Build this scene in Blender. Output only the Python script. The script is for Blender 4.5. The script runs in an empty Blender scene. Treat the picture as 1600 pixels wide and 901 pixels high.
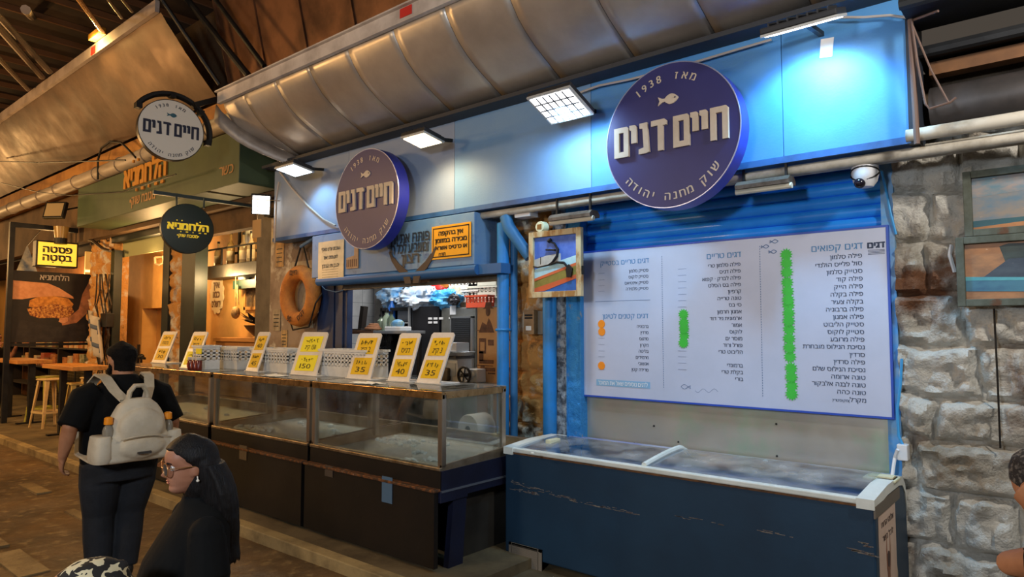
import bpy, bmesh, math, random
from mathutils import Vector, Matrix, noise
from mathutils.geometry import tessellate_polygon
random.seed(7)
SC = bpy.context.scene
COL = SC.collection
PI = math.pi
V = Vector

# ---------------------------------------------------------------- camera
F_PX, HOR = 1067.0, 515.0
YAW = PI/2 - math.atan2(1260, 1067)
PITCH = math.atan((HOR - 450.5)/F_PX)
CAM = V((0, 0, 1.8))
FW = V((-math.sin(YAW)*math.cos(PITCH), math.cos(YAW)*math.cos(PITCH), math.sin(PITCH)))
RT = V((math.cos(YAW), math.sin(YAW), 0))
UP = RT.cross(FW)
cd = bpy.data.cameras.new('camera')
cd.sensor_width = 36.0
cd.lens = 36.0*F_PX/1600.0
cd.clip_end = 200
cam = bpy.data.objects.new('camera', cd)
COL.objects.link(cam)
cam.matrix_world = Matrix(((RT.x, UP.x, -FW.x, CAM.x), (RT.y, UP.y, -FW.y, CAM.y), (RT.z, UP.z, -FW.z, CAM.z), (0, 0, 0, 1)))
SC.camera = cam

# ---------------------------------------------------------------- view, world, street fill lights
SC.view_settings.view_transform = 'Standard'
SC.view_settings.look = 'None'
SC.view_settings.exposure = 0.0
SC.view_settings.gamma = 1.0
SC.view_settings.use_curve_mapping = False
w = bpy.data.worlds.new('night')
SC.world = w
w.use_nodes = True
w.node_tree.nodes['Background'].inputs[0].default_value = (0.75, 0.62, 0.5, 1)
w.node_tree.nodes['Background'].inputs[1].default_value = 0.09


def lamp(name, kind, loc, power, color, size=0.3, aim=None, spot=None, blend=.5, size_y=None):
    l = bpy.data.lights.new(name, kind)
    l.energy = power
    l.color = color
    if kind == 'AREA':
        l.size = size
        if size_y:
            l.shape = 'RECTANGLE'
            l.size_y = size_y
    else:
        l.shadow_soft_size = size
    if kind == 'SPOT':
        l.spot_size = spot
        l.spot_blend = blend
    o = bpy.data.objects.new(name, l)
    COL.objects.link(o)
    o.location = loc
    if aim is not None:
        o.rotation_euler = (V(aim) - V(loc)).to_track_quat('-Z', 'Y').to_euler()
    return o


WARM = (1.0, 0.56, 0.20)
SOFTW = (1.0, 0.74, 0.46)
NEUT = (1.0, 0.93, 0.84)
COOL = (0.62, 0.80, 1.0)
# unseen fill lights added over the street, behind and beside the viewer
lamp('street_fill_light', 'POINT', (-14.5, 0.6, 3.4), 560, WARM, .25)
lamp('street_fill_light', 'POINT', (-9.5, 0.2, 4.2), 260, WARM, .25)
lamp('street_fill_light', 'POINT', (-5.5, -2.6, 3.9), 260, SOFTW, .3)
lamp('street_fill_light', 'POINT', (-1.0, -2.6, 3.0), 560, (.80, .89, 1.0), .3)
lamp('street_fill_light', 'POINT', (.9, 3.3, 3.7), 210, NEUT, .12)
lamp('street_fill_light', 'POINT', (-24.0, 2.0, 4.0), 600, WARM, .3)


# ---------------------------------------------------------------- pixel rays to points on planes of the place
def ray(u, v):
    return FW + RT*((u-800)/F_PX) + UP*((450.5-v)/F_PX)


def PY(u, v, y):
    r = ray(u, v)
    return CAM + r*(y/r.y)


def PX(u, v, x):
    r = ray(u, v)
    return CAM + r*(x/r.x)


def PZ(u, v, z):
    r = ray(u, v)
    return CAM + r*((z-CAM.z)/r.z)


def PD(u, v, d):
    return CAM + ray(u, v)*d


# ---------------------------------------------------------------- materials
def lin(h):
    h = h.lstrip('#')
    c = [int(h[i:i+2], 16)/255 for i in (0, 2, 4)]
    return tuple((x/12.92 if x <= .04045 else ((x+.055)/1.055)**2.4) for x in c) + (1,)


MATS = {}


def mat(name, hx, rough=.6, metal=0.0, hx2=None, scale=5.0, lo=.4, hi=.65, bump=0.0, bscale=30.0, stretch=(1, 1, 1), spec=.5,
        emit=None, estr=0.0, trans=0.0, alpha=1.0, ior=1.45, coat=0.0, hx3=None, scale3=14.0, lo3=.6, hi3=.7, rvar=0.0):
    if name in MATS:
        return MATS[name]
    m = bpy.data.materials.new(name)
    m.use_nodes = True
    nt = m.node_tree
    b = nt.nodes['Principled BSDF']
    N = nt.nodes.new
    L = nt.links.new
    b.inputs['Roughness'].default_value = rough
    b.inputs['Metallic'].default_value = metal
    b.inputs['Specular IOR Level'].default_value = spec
    b.inputs['Transmission Weight'].default_value = trans
    b.inputs['Alpha'].default_value = alpha
    b.inputs['IOR'].default_value = ior
    b.inputs['Coat Weight'].default_value = coat
    b.inputs['Base Color'].default_value = lin(hx)
    tc = N('ShaderNodeTexCoord')
    mp = N('ShaderNodeMapping')
    mp.inputs['Scale'].default_value = stretch
    L(tc.outputs['Object'], mp.inputs['Vector'])

    def nz(sc, det=5.0):
        n = N('ShaderNodeTexNoise')
        n.inputs['Scale'].default_value = sc
        n.inputs['Detail'].default_value = det
        n.inputs['Roughness'].default_value = .62
        L(mp.outputs[0], n.inputs['Vector'])
        return n

    def ramp(src, a, c):
        r = N('ShaderNodeMapRange')
        r.inputs[1].default_value = a
        r.inputs[2].default_value = c
        L(src.outputs['Fac'], r.inputs[0])
        return r
    if hx2:
        n = nz(scale)
        r = ramp(n, lo, hi)
        mx = N('ShaderNodeMix')
        mx.data_type = 'RGBA'
        mx.inputs[6].default_value = lin(hx)
        mx.inputs[7].default_value = lin(hx2)
        L(r.outputs[0], mx.inputs[0])
        out = mx
        if hx3:
            n3 = nz(scale3, 8)
            r3 = ramp(n3, lo3, hi3)
            m3 = N('ShaderNodeMix')
            m3.data_type = 'RGBA'
            L(mx.outputs[2], m3.inputs[6])
            m3.inputs[7].default_value = lin(hx3)
            L(r3.outputs[0], m3.inputs[0])
            out = m3
        L(out.outputs[2], b.inputs['Base Color'])
    if rvar:
        n = nz(scale*1.7)
        r = ramp(n, .3, .7)
        r.inputs[3].default_value = max(.03, rough-rvar)
        r.inputs[4].default_value = min(1, rough+rvar)
        L(r.outputs[0], b.inputs['Roughness'])
    if bump:
        n = nz(bscale, 6)
        bp = N('ShaderNodeBump')
        bp.inputs['Strength'].default_value = bump
        bp.inputs['Distance'].default_value = .02
        L(n.outputs['Fac'], bp.inputs['Height'])
        L(bp.outputs[0], b.inputs['Normal'])
    if emit:
        b.inputs['Emission Color'].default_value = lin(emit)
        b.inputs['Emission Strength'].default_value = estr
    MATS[name] = m
    return m


def glass_mat(name, tint='#ffffff', refl=.10, dirt_haze=.05):
    """thin pane: mostly clear, a little mirror, a little dirt"""
    if name in MATS:
        return MATS[name]
    m = bpy.data.materials.new(name)
    m.use_nodes = True
    nt = m.node_tree
    nt.nodes.clear()
    N = nt.nodes.new
    L = nt.links.new
    o = N('ShaderNodeOutputMaterial')
    t = N('ShaderNodeBsdfTransparent')
    t.inputs[0].default_value = lin(tint)
    g = N('ShaderNodeBsdfGlossy')
    g.inputs['Roughness'].default_value = .03
    d = N('ShaderNodeBsdfDiffuse')
    d.inputs[0].default_value = (.75, .75, .72, 1)
    fr = N('ShaderNodeFresnel')
    fr.inputs[0].default_value = 1.45
    mu = N('ShaderNodeMath')
    mu.operation = 'MULTIPLY'
    mu.inputs[1].default_value = refl*10
    L(fr.outputs[0], mu.inputs[0])
    mu.use_clamp = True
    m1 = N('ShaderNodeMixShader')
    L(mu.outputs[0], m1.inputs[0])
    L(t.outputs[0], m1.inputs[1])
    L(g.outputs[0], m1.inputs[2])
    n = N('ShaderNodeTexNoise')
    n.inputs['Scale'].default_value = 6
    n.inputs['Detail'].default_value = 6
    tc = N('ShaderNodeTexCoord')
    L(tc.outputs['Object'], n.inputs['Vector'])
    r = N('ShaderNodeMapRange')
    r.inputs[1].default_value = .35
    r.inputs[2].default_value = .8
    r.inputs[4].default_value = dirt_haze*2
    L(n.outputs['Fac'], r.inputs[0])
    m2 = N('ShaderNodeMixShader')
    L(r.outputs[0], m2.inputs[0])
    L(m1.outputs[0], m2.inputs[1])
    L(d.outputs[0], m2.inputs[2])
    L(m2.outputs[0], o.inputs[0])
    MATS[name] = m
    return m


# ---------------------------------------------------------------- mesh building
WM = {}


class MB:
    def __init__(self):
        self.bm = bmesh.new()

    def faces(self, vs, fs):
        b = [self.bm.verts.new(v) for v in vs]
        for f in fs:
            try:
                self.bm.faces.new([b[i] for i in f])
            except ValueError:
                pass
        return self

    def box(self, lo, hi, M=None, bev=0.0):
        lo, hi = V(lo), V(hi)
        vs = [V((x, y, z)) for z in (lo.z, hi.z) for y in (lo.y, hi.y) for x in (lo.x, hi.x)]
        fs = [(0, 2, 3, 1), (4, 5, 7, 6), (0, 1, 5, 4), (2, 6, 7, 3), (0, 4, 6, 2), (1, 3, 7, 5)]
        if bev > 0:
            t = bmesh.new()
            bb = [t.verts.new(v) for v in vs]
            for f in fs:
                t.faces.new([bb[i] for i in f])
            bmesh.ops.bevel(t, geom=t.edges[:], offset=bev, segments=2, affect='EDGES', profile=.5)
            t.verts.index_update()
            vs = [v.co.copy() for v in t.verts]
            fs = [[v.index for v in f.verts] for f in t.faces]
            t.free()
        if M is not None:
            vs = [M @ v for v in vs]
        return self.faces(vs, fs)

    def tube(self, pts, r, n=8, cap=True, sx=1.0):
        pts = [V(p) for p in pts]
        rs = r if isinstance(r, (list, tuple)) else [r]*len(pts)
        prev = None
        vs = []
        for i, p in enumerate(pts):
            a = pts[max(0, i-1)]
            c = pts[min(len(pts)-1, i+1)]
            d = (c-a)
            d = d.normalized() if d.length > 1e-9 else V((0, 0, 1))
            if prev is None:
                ref = V((0, 0, 1)) if abs(d.z) < .9 else V((1, 0, 0))
                x = d.cross(ref).normalized()
            else:
                x = (prev - d*prev.dot(d)).normalized()
            prev = x
            y = d.cross(x)
            for k in range(n):
                t = 2*PI*k/n
                vs.append(p + (x*math.cos(t)*sx + y*math.sin(t))*rs[i])
        m = len(pts)
        fs = []
        for i in range(m-1):
            for k in range(n):
                k2 = (k+1) % n
                fs.append((i*n+k, i*n+k2, (i+1)*n+k2, (i+1)*n+k))
        if cap:
            fs.append(tuple(range(n))[::-1])
            fs.append(tuple((m-1)*n+k for k in range(n)))
        return self.faces(vs, fs)

    def bar(self, a, b, w, h=None, up=(0, 0, 1)):
        """square bar from a to b"""
        a, b = V(a), V(b)
        h = h or w
        d = (b-a).normalized()
        u = V(up)
        if abs(d.dot(u)) > .95:
            u = V((0, 1, 0))
        x = d.cross(u).normalized()*(w/2)
        y = x.cross(d).normalized()*(h/2)
        vs = [p+s*x+t*y for p in (a, b) for s, t in ((-1, -1), (1, -1), (1, 1), (-1, 1))]
        return self.faces(vs, [(0, 1, 2, 3), (7, 6, 5, 4), (0, 4, 5, 1), (1, 5, 6, 2), (2, 6, 7, 3), (3, 7, 4, 0)])

    def ball(self, c, r, nu=16, nv=10, M=None):
        c = V(c)
        r = V(r) if isinstance(r, (tuple, list, Vector)) else V((r, r, r))
        vs = [V((0, 0, -1))]
        for j in range(1, nv):
            a = -PI/2 + PI*j/nv
            for i in range(nu):
                t = 2*PI*i/nu
                vs.append(V((math.cos(a)*math.cos(t), math.cos(a)*math.sin(t), math.sin(a))))
        vs.append(V((0, 0, 1)))
        fs = []
        for i in range(nu):
            fs.append((0, 1+(i+1) % nu, 1+i))
            for j in range(nv-2):
                a = 1+j*nu
                fs.append((a+i, a+(i+1) % nu, a+nu+(i+1) % nu, a+nu+i))
            a = 1+(nv-2)*nu
            fs.append((a+i, a+(i+1) % nu, len(vs)-1))
        vs = [V((v.x*r.x, v.y*r.y, v.z*r.z)) for v in vs]
        if M is not None:
            vs = [M @ v for v in vs]
        return self.faces([v+c for v in vs], fs)

    def lathe(self, prof, n=20, c=(0, 0, 0), M=None):
        """profile of (radius, z)"""
        c = V(c)
        vs = []
        for r, z in prof:
            for k in range(n):
                t = 2*PI*k/n
                p = V((max(r, 1e-4)*math.cos(t), max(r, 1e-4)*math.sin(t), z))
                vs.append((M @ p if M is not None else p)+c)
        fs = []
        m = len(prof)
        for i in range(m-1):
            for k in range(n):
                k2 = (k+1) % n
                fs.append((i*n+k, i*n+k2, (i+1)*n+k2, (i+1)*n+k))
        fs.append(tuple(range(n))[::-1])
        fs.append(tuple((m-1)*n+k for k in range(n)))
        return self.faces(vs, fs)

    def prism(self, poly, o, x, y, depth, back=0.0):
        """2D polygon extruded along x cross y (towards the viewer side) by depth"""
        o, x, y = V(o), V(x), V(y)
        nrm = x.cross(y).normalized()
        n = len(poly)
        vs = [o + x*p[0] + y*p[1] - nrm*back for p in poly] + [o + x*p[0] + y*p[1] + nrm*depth for p in poly]
        fs = [tuple(range(n))[::-1], tuple(range(n, 2*n))]
        for i in range(n):
            j = (i+1) % n
            fs.append((i, j, n+j, n+i))
        return self.faces(vs, fs)

    def loft(self, rings):
        """closed rings of equal length, capped"""
        n = len(rings[0])
        vs = [p for r in rings for p in r]
        fs = []
        for i in range(len(rings)-1):
            for k in range(n):
                k2 = (k+1) % n
                fs.append((i*n+k, i*n+k2, (i+1)*n+k2, (i+1)*n+k))
        fs.append(tuple(range(n))[::-1])
        fs.append(tuple((len(rings)-1)*n+k for k in range(n)))
        return self.faces(vs, fs)

    def torus(self, c, R, r, x=(1, 0, 0), y=(0, 0, 1), nu=32, nv=10, a0=0, a1=2*PI):
        c, x, y = V(c), V(x).normalized(), V(y).normalized()
        nn = x.cross(y)
        full = abs(a1-a0-2*PI) < 1e-6
        m = nu if full else nu+1
        vs = []
        for i in range(m):
            t = a0+(a1-a0)*i/nu
            d = x*math.cos(t)+y*math.sin(t)
            for k in range(nv):
                s = 2*PI*k/nv
                vs.append(c + d*(R+r*math.cos(s)) + nn*(r*math.sin(s)))
        fs = []
        for i in range(nu):
            i2 = (i+1) % m
            for k in range(nv):
                k2 = (k+1) % nv
                fs.append((i*nv+k, i2*nv+k, i2*nv+k2, i*nv+k2))
        if not full:
            fs.append(tuple(range(nv)))
            fs.append(tuple((m-1)*nv+k for k in range(nv))[::-1])
        return self.faces(vs, fs)

    def build(self, name, m, parent=None, smooth=False, world=True, loc=None, sharp=35):
        bm = self.bm
        bmesh.ops.recalc_face_normals(bm, faces=bm.faces[:])
        me = bpy.data.meshes.new(name)
        if parent is not None and world:
            bm.transform(WM[parent.name].inverted())
        elif loc is not None:
            bm.transform(Matrix.Translation(-V(loc)))
        bm.to_mesh(me)
        bm.free()
        if smooth:
            me.polygons.foreach_set('use_smooth', [True]*len(me.polygons))
            if sharp:
                me.set_sharp_from_angle(angle=math.radians(sharp))
        for x in (m if isinstance(m, (list, tuple)) else [m]):
            me.materials.append(x)
        o = bpy.data.objects.new(name, me)
        COL.objects.link(o)
        if parent is not None:
            o.parent = parent
            WM[o.name] = WM[parent.name]
        else:
            if loc is not None:
                o.location = loc
            WM[o.name] = Matrix.Translation(V(loc)) if loc is not None else Matrix()
        return o


def thing(name, label, cat, loc=(0, 0, 0), rz=0.0, group=None):
    o = bpy.data.objects.new(name, None)
    o.empty_display_size = .1
    COL.objects.link(o)
    o.location = loc
    o.rotation_euler = (0, 0, rz)
    WM[o.name] = Matrix.Translation(V(loc)) @ Matrix.Rotation(rz, 4, 'Z')
    return tag(o, label, cat, group)


def tag(o, label, cat, group=None, kind=None):
    o['label'] = label
    o['category'] = cat
    if group:
        o['group'] = group
    if kind:
        o['kind'] = kind
    return o


def struct(o):
    o['kind'] = 'structure'
    return o


def dup(root, loc, rz=None, label=None, group=None):
    r = root.copy()
    COL.objects.link(r)
    r.location = loc
    if rz is not None:
        r.rotation_euler = (0, 0, rz)
    if label:
        r['label'] = label
    if group:
        r['group'] = group
    WM[r.name] = Matrix.Translation(V(loc)) @ Matrix.Rotation(r.rotation_euler.z, 4, 'Z')
    for ch in list(root.children):
        c = ch.copy()
        COL.objects.link(c)
        c.parent = r
        for g in list(ch.children):
            d = g.copy()
            COL.objects.link(d)
            d.parent = c
    return r


# ---------------------------------------------------------------- lettering
FC = {}


def glyph(ch, res=2):
    """one letter, each stroke outline filled by itself (outlines may overlap in this face)"""
    if (ch, res) not in FC:
        c = bpy.data.curves.new('lettering_curve', 'FONT')
        c.body = ch
        c.resolution_u = res
        c.fill_mode = 'NONE'
        o = bpy.data.objects.new('lettering_tmp', c)
        COL.objects.link(o)
        dg = bpy.context.evaluated_depsgraph_get()
        dg.update()
        me = o.evaluated_get(dg).to_mesh()
        co = [v.co.copy() for v in me.vertices]
        nb = {}
        for e in me.edges:
            p, q = e.vertices
            nb.setdefault(p, []).append(q)
            nb.setdefault(q, []).append(p)
        o.evaluated_get(dg).to_mesh_clear()
        bpy.data.objects.remove(o)
        bpy.data.curves.remove(c)
        loops, seen = [], set()
        for s0 in sorted(nb):
            if s0 in seen:
                continue
            loop, cur = [s0], s0
            seen.add(s0)
            while True:
                nx = [q for q in nb[cur] if q not in seen]
                if not nx:
                    break
                cur = nx[0]
                seen.add(cur)
                loop.append(cur)
            if len(loop) > 2:
                loops.append([co[k] for k in loop])

        def area(l):
            return sum(l[k-1].x*l[k].y-l[k].x*l[k-1].y for k in range(len(l)))/2

        def inside(p, l):
            r = False
            for k in range(len(l)):
                a, b = l[k-1], l[k]
                if (a.y > p.y) != (b.y > p.y) and p.x < (b.x-a.x)*(p.y-a.y)/(b.y-a.y)+a.x:
                    r = not r
            return r
        loops.sort(key=lambda l: -abs(area(l)))
        outer = []
        for l in loops:
            host = None
            for g in outer:
                if all(inside(p, g[0]) for p in l):
                    host = g
            if host is not None:
                host.append(l)
            else:
                outer.append([l])
        vs, fs = [], []
        for k, g in enumerate(outer):
            flat = [V((p.x, p.y, .0006*k)) for l in g for p in l]
            n = len(vs)
            vs += flat
            fs += [tuple(n+q for q in t) for t in tessellate_polygon([[V((p.x, p.y, 0)) for p in l] for l in g])]
        xs = [v.x for v in vs] or [0]
        FC[(ch, res)] = (vs, fs, min(xs), max(xs))
    return FC[(ch, res)]


def glyphs(s, res=2):
    """outlines of a whole line, letter by letter"""
    V_, F_, pen = [], [], 0.0
    for ch in s:
        if ch == ' ':
            pen += .25
            continue
        vs, fs, a, b = glyph(ch, res)
        n = len(V_)
        V_ += [V((v.x+pen, v.y, v.z)) for v in vs]
        F_ += [tuple(n+i for i in f) for f in fs]
        pen += max(.05, b+min(a, .09))
    xs = [v.x for v in V_] or [0]
    return V_, F_, min(xs), max(xs)


def heb(s):
    """right-to-left order for a left-to-right setter; digits keep their order"""
    out, num = [], ''
    for ch in s:
        if ch.isdigit():
            num += ch
        else:
            if num:
                out.append(num)
                num = ''
            out.append(ch)
    if num:
        out.append(num)
    return ''.join(reversed(out))


def text(mb, s, o, size, x=(1, 0, 0), y=(0, 0, 1), align='C', bold=0.0, res=2, width=None, lift=.0015, sx=1.0, rtl=True):
    """flat lettering lying just over a surface; width squeezes it to a given length"""
    x, y, o = V(x).normalized(), V(y).normalized(), V(o)
    nrm = x.cross(y)
    vs, fs, a, b = glyphs(heb(s) if rtl else s, res)
    if not vs:
        return
    k = size
    kx = size*sx
    if width:
        kx = width/max(b-a, 1e-6)
    off = {'L': -a, 'R': -b, 'C': -(a+b)/2}[align]
    # heavier strokes: the same outlines set again a hair to either side
    for i, d in enumerate(((0, 0),) if bold <= 0 else (((-1, 0), (1, 0)) if bold < .03 else ((-1, -.6), (1, -.6), (1, .6), (-1, .6)))):
        e = V((0, 0, 0)) + x*(d[0]*bold*kx) + y*(d[1]*bold*k) + nrm*(.00015*i)
        mb.faces([o + e + x*((v.x+off)*kx) + y*(v.y*k) + nrm*(lift+v.z*.12) for v in vs], fs)


def arc_text(mb, s, c, R, size, a_start, step, x=(1, 0, 0), y=(0, 0, 1), top=True, bold=0.02, lift=.002, rtl=True):
    """letters around a circle, angle in degrees clockwise from the top for top=True, from the bottom leftwards otherwise"""
    x, y = V(x).normalized(), V(y).normalized()
    s = heb(s) if rtl else s
    for i, ch in enumerate(s):
        if ch == ' ':
            continue
        a = math.radians(a_start + step*i)
        if top:
            rad = x*math.sin(a)+y*math.cos(a)
            tx = x*math.cos(a)-y*math.sin(a)
            text(mb, ch, V(c)+rad*R, size, tx, rad, 'C', bold, lift=lift, rtl=False)
        else:
            rad = x*math.sin(a)-y*math.cos(a)
            tx = x*math.cos(a)+y*math.sin(a)
            text(mb, ch, V(c)+rad*R, size, tx, -rad, 'C', bold, lift=lift, rtl=False)


def remesh(mb, voxel, smooth=4):
    """one continuous skin over overlapping solids"""
    bm = mb.bm
    bmesh.ops.recalc_face_normals(bm, faces=bm.faces[:])
    me = bpy.data.meshes.new('skin_tmp')
    bm.to_mesh(me)
    bm.free()
    o = bpy.data.objects.new('skin_tmp', me)
    COL.objects.link(o)
    r = o.modifiers.new('r', 'REMESH')
    r.mode = 'VOXEL'
    r.voxel_size = voxel
    if smooth:
        s = o.modifiers.new('s', 'SMOOTH')
        s.factor = .5
        s.iterations = smooth
    dg = bpy.context.evaluated_depsgraph_get()
    dg.update()
    ev = o.evaluated_get(dg).to_mesh()
    out = MB()
    out.faces([v.co.copy() for v in ev.vertices], [tuple(p.vertices) for p in ev.polygons])
    o.evaluated_get(dg).to_mesh_clear()
    bpy.data.objects.remove(o)
    bpy.data.meshes.remove(me)
    return out
# ================================================================ SETTING
m_pave = mat('street_paving', '#6b5236', .42, hx2='#3c2e20', scale=.9, lo=.38, hi=.62, bump=.55, bscale=9, hx3='#927a52', scale3=9, lo3=.54, hi3=.74, rvar=.14)
m_conc = mat('kerb_concrete', '#a08a5e', .8, hx2='#6f5c3c', scale=3, bump=.3, bscale=25)
m_stone = mat('rough_limestone', '#c9c5bb', .9, hx2='#8f8676', scale=2.4, lo=.45, hi=.68, bump=1.0, bscale=42, hx3='#6a452c', scale3=1.5, lo3=.53, hi3=.66)
m_ochre = mat('ochre_rubble', '#c48f4e', .92, hx2='#d2cab8', scale=3.4, lo=.5, hi=.62, bump=1.0, bscale=26, hx3='#4e3a26', scale3=4, lo3=.6, hi3=.7)
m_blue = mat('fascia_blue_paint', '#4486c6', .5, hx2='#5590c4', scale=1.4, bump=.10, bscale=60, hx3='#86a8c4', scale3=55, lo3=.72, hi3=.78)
m_bluemid = mat('fascia_paint_half_warm_lit', '#6a92bc', .5, hx2='#7599bc', scale=1.4, bump=.10, bscale=60)  # the same blue paint, some warm light mixed into its colour
m_bluegrey = mat('fascia_paint_warm_lit', '#8093b0', .5, hx2='#8a9ab2', scale=1.4, bump=.10, bscale=60, hx3='#98a4b6', scale3=55, lo3=.72, hi3=.78)  # the blue paint with warm lamplight put into its colour
m_pipeblue = mat('pipe_blue_paint', '#2286d6', .45, hx2='#2d78b4', scale=3, bump=.1, bscale=40)
m_steelblue = mat('box_blue_paint', '#5b85b4', .45, hx2='#6f8fb0', scale=2.5, bump=.06, bscale=40, hx3='#3f679c', scale3=5, lo3=.55, hi3=.7)
m_shutter = mat('shutter_blue', '#2f9bff', .3, hx2='#2388f0', scale=2, coat=.3)
m_darkblue = mat('navy_door_paint', '#2b3c60', .5, hx2='#1e2a48', scale=3, bump=.08, bscale=30, hx3='#8b93a5', scale3=18, lo3=.72, hi3=.78)
m_canopy = mat('brushed_canopy_metal', '#c6bdb3', .40, .62, hx2='#b0a69c', scale=1.5, bump=.08, bscale=1.6, rvar=.08)
m_canopyb = mat('aged_canopy_metal', '#66503f', .5, .5, hx2='#4a392c', scale=1.2, bump=.15, bscale=3.0, rvar=.08)
m_roof = mat('dark_roof_sheet', '#35281f', .7, .2, hx2='#211812', scale=1.5, bump=.2, bscale=5)
m_roofdark = mat('black_roof_sheet', '#2b2c2e', .55, .3, hx2='#1d1e20', scale=2, bump=.2, bscale=6)
m_white = mat('white_beam_paint', '#cfc5bd', .55, hx2='#ada29a', scale=3)
m_tile = mat('white_wall_tile', '#dfe1e3', .25, hx2='#c9cccf', scale=4)
m_amber = mat('amber_plaster', '#d9a458', .7, hx2='#c08c44', scale=1.1, bump=.15, bscale=9)
m_brownwall = mat('brown_plaster', '#6d553c', .85, hx2='#4f3c2a', scale=1.5, bump=.3, bscale=12)
m_black = mat('black_metal', '#151414', .5, .2, hx2='#22201e', scale=6)
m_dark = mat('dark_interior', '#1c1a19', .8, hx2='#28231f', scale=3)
m_wood = mat('pale_plank', '#b98a48', .6, hx2='#8a5f2c', scale=3.5, stretch=(.4, 4, 5), bump=.12, bscale=16)
m_steel = mat('stainless_steel', '#b9bbb8', .3, .95, hx2='#8d918e', scale=3, stretch=(1, 1, .25), rvar=.1)
m_chrome = mat('worn_steel_frame', '#c4b8a8', .32, .85, hx2='#a09282', scale=3, stretch=(1, 1, .2), rvar=.08)

# ---- street and raised edge
b = MB()
nx, ny = 120, 52
X0, X1, Y0, Y1 = -34.0, 6.0, -9.0, 3.4
vs, fs = [], []
for j in range(ny+1):
    for i in range(nx+1):
        x = X0+(X1-X0)*i/nx
        y = Y0+(Y1-Y0)*j/ny
        vs.append(V((x, y, .012*noise.noise(V((x*.8, y*.8, 0)))-.012)))
for j in range(ny):
    for i in range(nx):
        a = j*(nx+1)+i
        fs.append((a, a+1, a+nx+2, a+nx+1))
b.faces(vs, fs)
struct(b.build('floor', m_pave, smooth=True))
# pale slabs let into the street paving
b = MB()
random.seed(3)
for (u0, v0, wd, dp) in ((-20, 848, .5, .22), (128, 806, .35, .09), (40, 886, .55, .2), (60, 765, .5, .14)):
    p = PZ(u0, v0, 0)
    b.box((p.x-wd, p.y-dp/2, -.03), (p.x+wd*.4, p.y+dp/2, .004))
struct(b.build('trim_4', mat('pale_paving_slab', '#8a744e', .5, hx2='#5c482e', scale=2.5, bump=.5, bscale=14)))
b = MB().box((-34, 3.13, -.1), (-3.66, 3.24, .085), bev=.008)
struct(b.build('trim_1', m_conc))
b = MB().box((-34, 3.24, -.1), (-3.3, 7.2, .075)).box((-3.3, 3.4, -.1), (6, 5.2, .0))
struct(b.build('trim_2', mat('raised_floor', '#6f6045', .7, hx2='#4d412e', scale=2, bump=.3, bscale=20)))


# ---- rough stone walls with real relief
def stone_face(name, x0, x1, z0, z1, y, m, rowh=.305, wmin=.30, wmax=.66, relief=.088, cell=.019, seed=1, ret=.25):
    rnd = random.Random(seed)
    rows = []
    z = z0-.1
    while z < z1+.3:
        h = rowh*rnd.uniform(.88, 1.1)
        xs = []
        x = x0-rnd.uniform(.1, .5)
        while x < x1+.6:
            wd = rnd.uniform(wmin, wmax)
            xs.append((x, x+wd, rnd.uniform(-.6, 1), rnd.random()*50))
            x += wd
        rows.append((z, z+h, xs))
        z += h
    nx_, nz_ = int((x1-x0)/cell), int((z1-z0)/cell)

    def depth(x, zz):
        xx = x+.05*noise.noise(V((x*4, zz*4, seed)))
        z2 = zz+.045*noise.noise(V((x*3.5, zz*3.5, seed+9)))
        for (a, c, xs) in rows:
            if a <= z2 < c:
                for (p, q, k, sd) in xs:
                    if p <= xx < q:
                        e = min(xx-p, q-xx, z2-a, c-z2)
                        f = min(1, e/.042)
                        f = f*f*(3-2*f)
                        ch = noise.noise(V((x*4.2+sd, zz*4.2, sd)))
                        ch2 = abs(noise.noise(V((x*9+sd, zz*9, sd))))
                        ch3 = noise.noise(V((x*26, zz*26, sd)))
                        tilt = ((xx-p)/(q-p)-.5)*k*.5 + ((z2-a)/(c-a)-.5)*.35
                        ch = ch*.6+.9*(.42-abs(noise.noise(V((x*6+sd, zz*5, sd+3)))))
                        return f*relief*(.62+.75*ch+.75*ch2+.2*ch3+tilt)+.008*ch3
        return 0
    vs = []
    for j in range(nz_+1):
        for i in range(nx_+1):
            x = x0+(x1-x0)*i/nx_
            zz = z0+(z1-z0)*j/nz_
            vs.append(V((x, y-depth(x, zz), zz)))
    fs = []
    for j in range(nz_):
        for i in range(nx_):
            a = j*(nx_+1)+i
            fs.append((a, a+1, a+nx_+2, a+nx_+1))
    b = MB()
    b.faces(vs, fs)
    b.box((x0, y+.02, z0), (x1, y+ret, z1))
    # side returns
    for xx in (x0, x1):
        b.box((xx-.004, y-.02, z0), (xx+.004, y+ret, z1))
    return struct(b.build(name, m, smooth=True, sharp=50))


stone_face('wall_right', -.955, 2.6, 0, 3.05, 5.05, m_stone, seed=4)
b = MB().box((-.955, 5.03, 3.05), (5, 5.3, 3.45))
struct(b.build('trim_3', mat('soiled_lintel', '#5b4c3c', .9, hx2='#3a2f25', scale=4, bump=.6, bscale=22)))
b = MB().box((2.6, 5.03, 0), (5, 5.3, 3.05))
struct(b.build('wall_far_right', m_stone))
stone_face('wall_pillar', -4.26, -3.71, .0, 3.0, 5.0, m_ochre, rowh=.26, wmin=.2, wmax=.42, relief=.07, seed=11)

# ---- fish shop room behind the hatch
b = MB()
b.box((-8.35, 6.6, 0), (-3.9, 6.7, 3.4))
struct(b.build('wall_back', m_tile))
b = MB()
b.box((-8.35, 5.0, 0), (-8.25, 6.6, 3.4))
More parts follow.
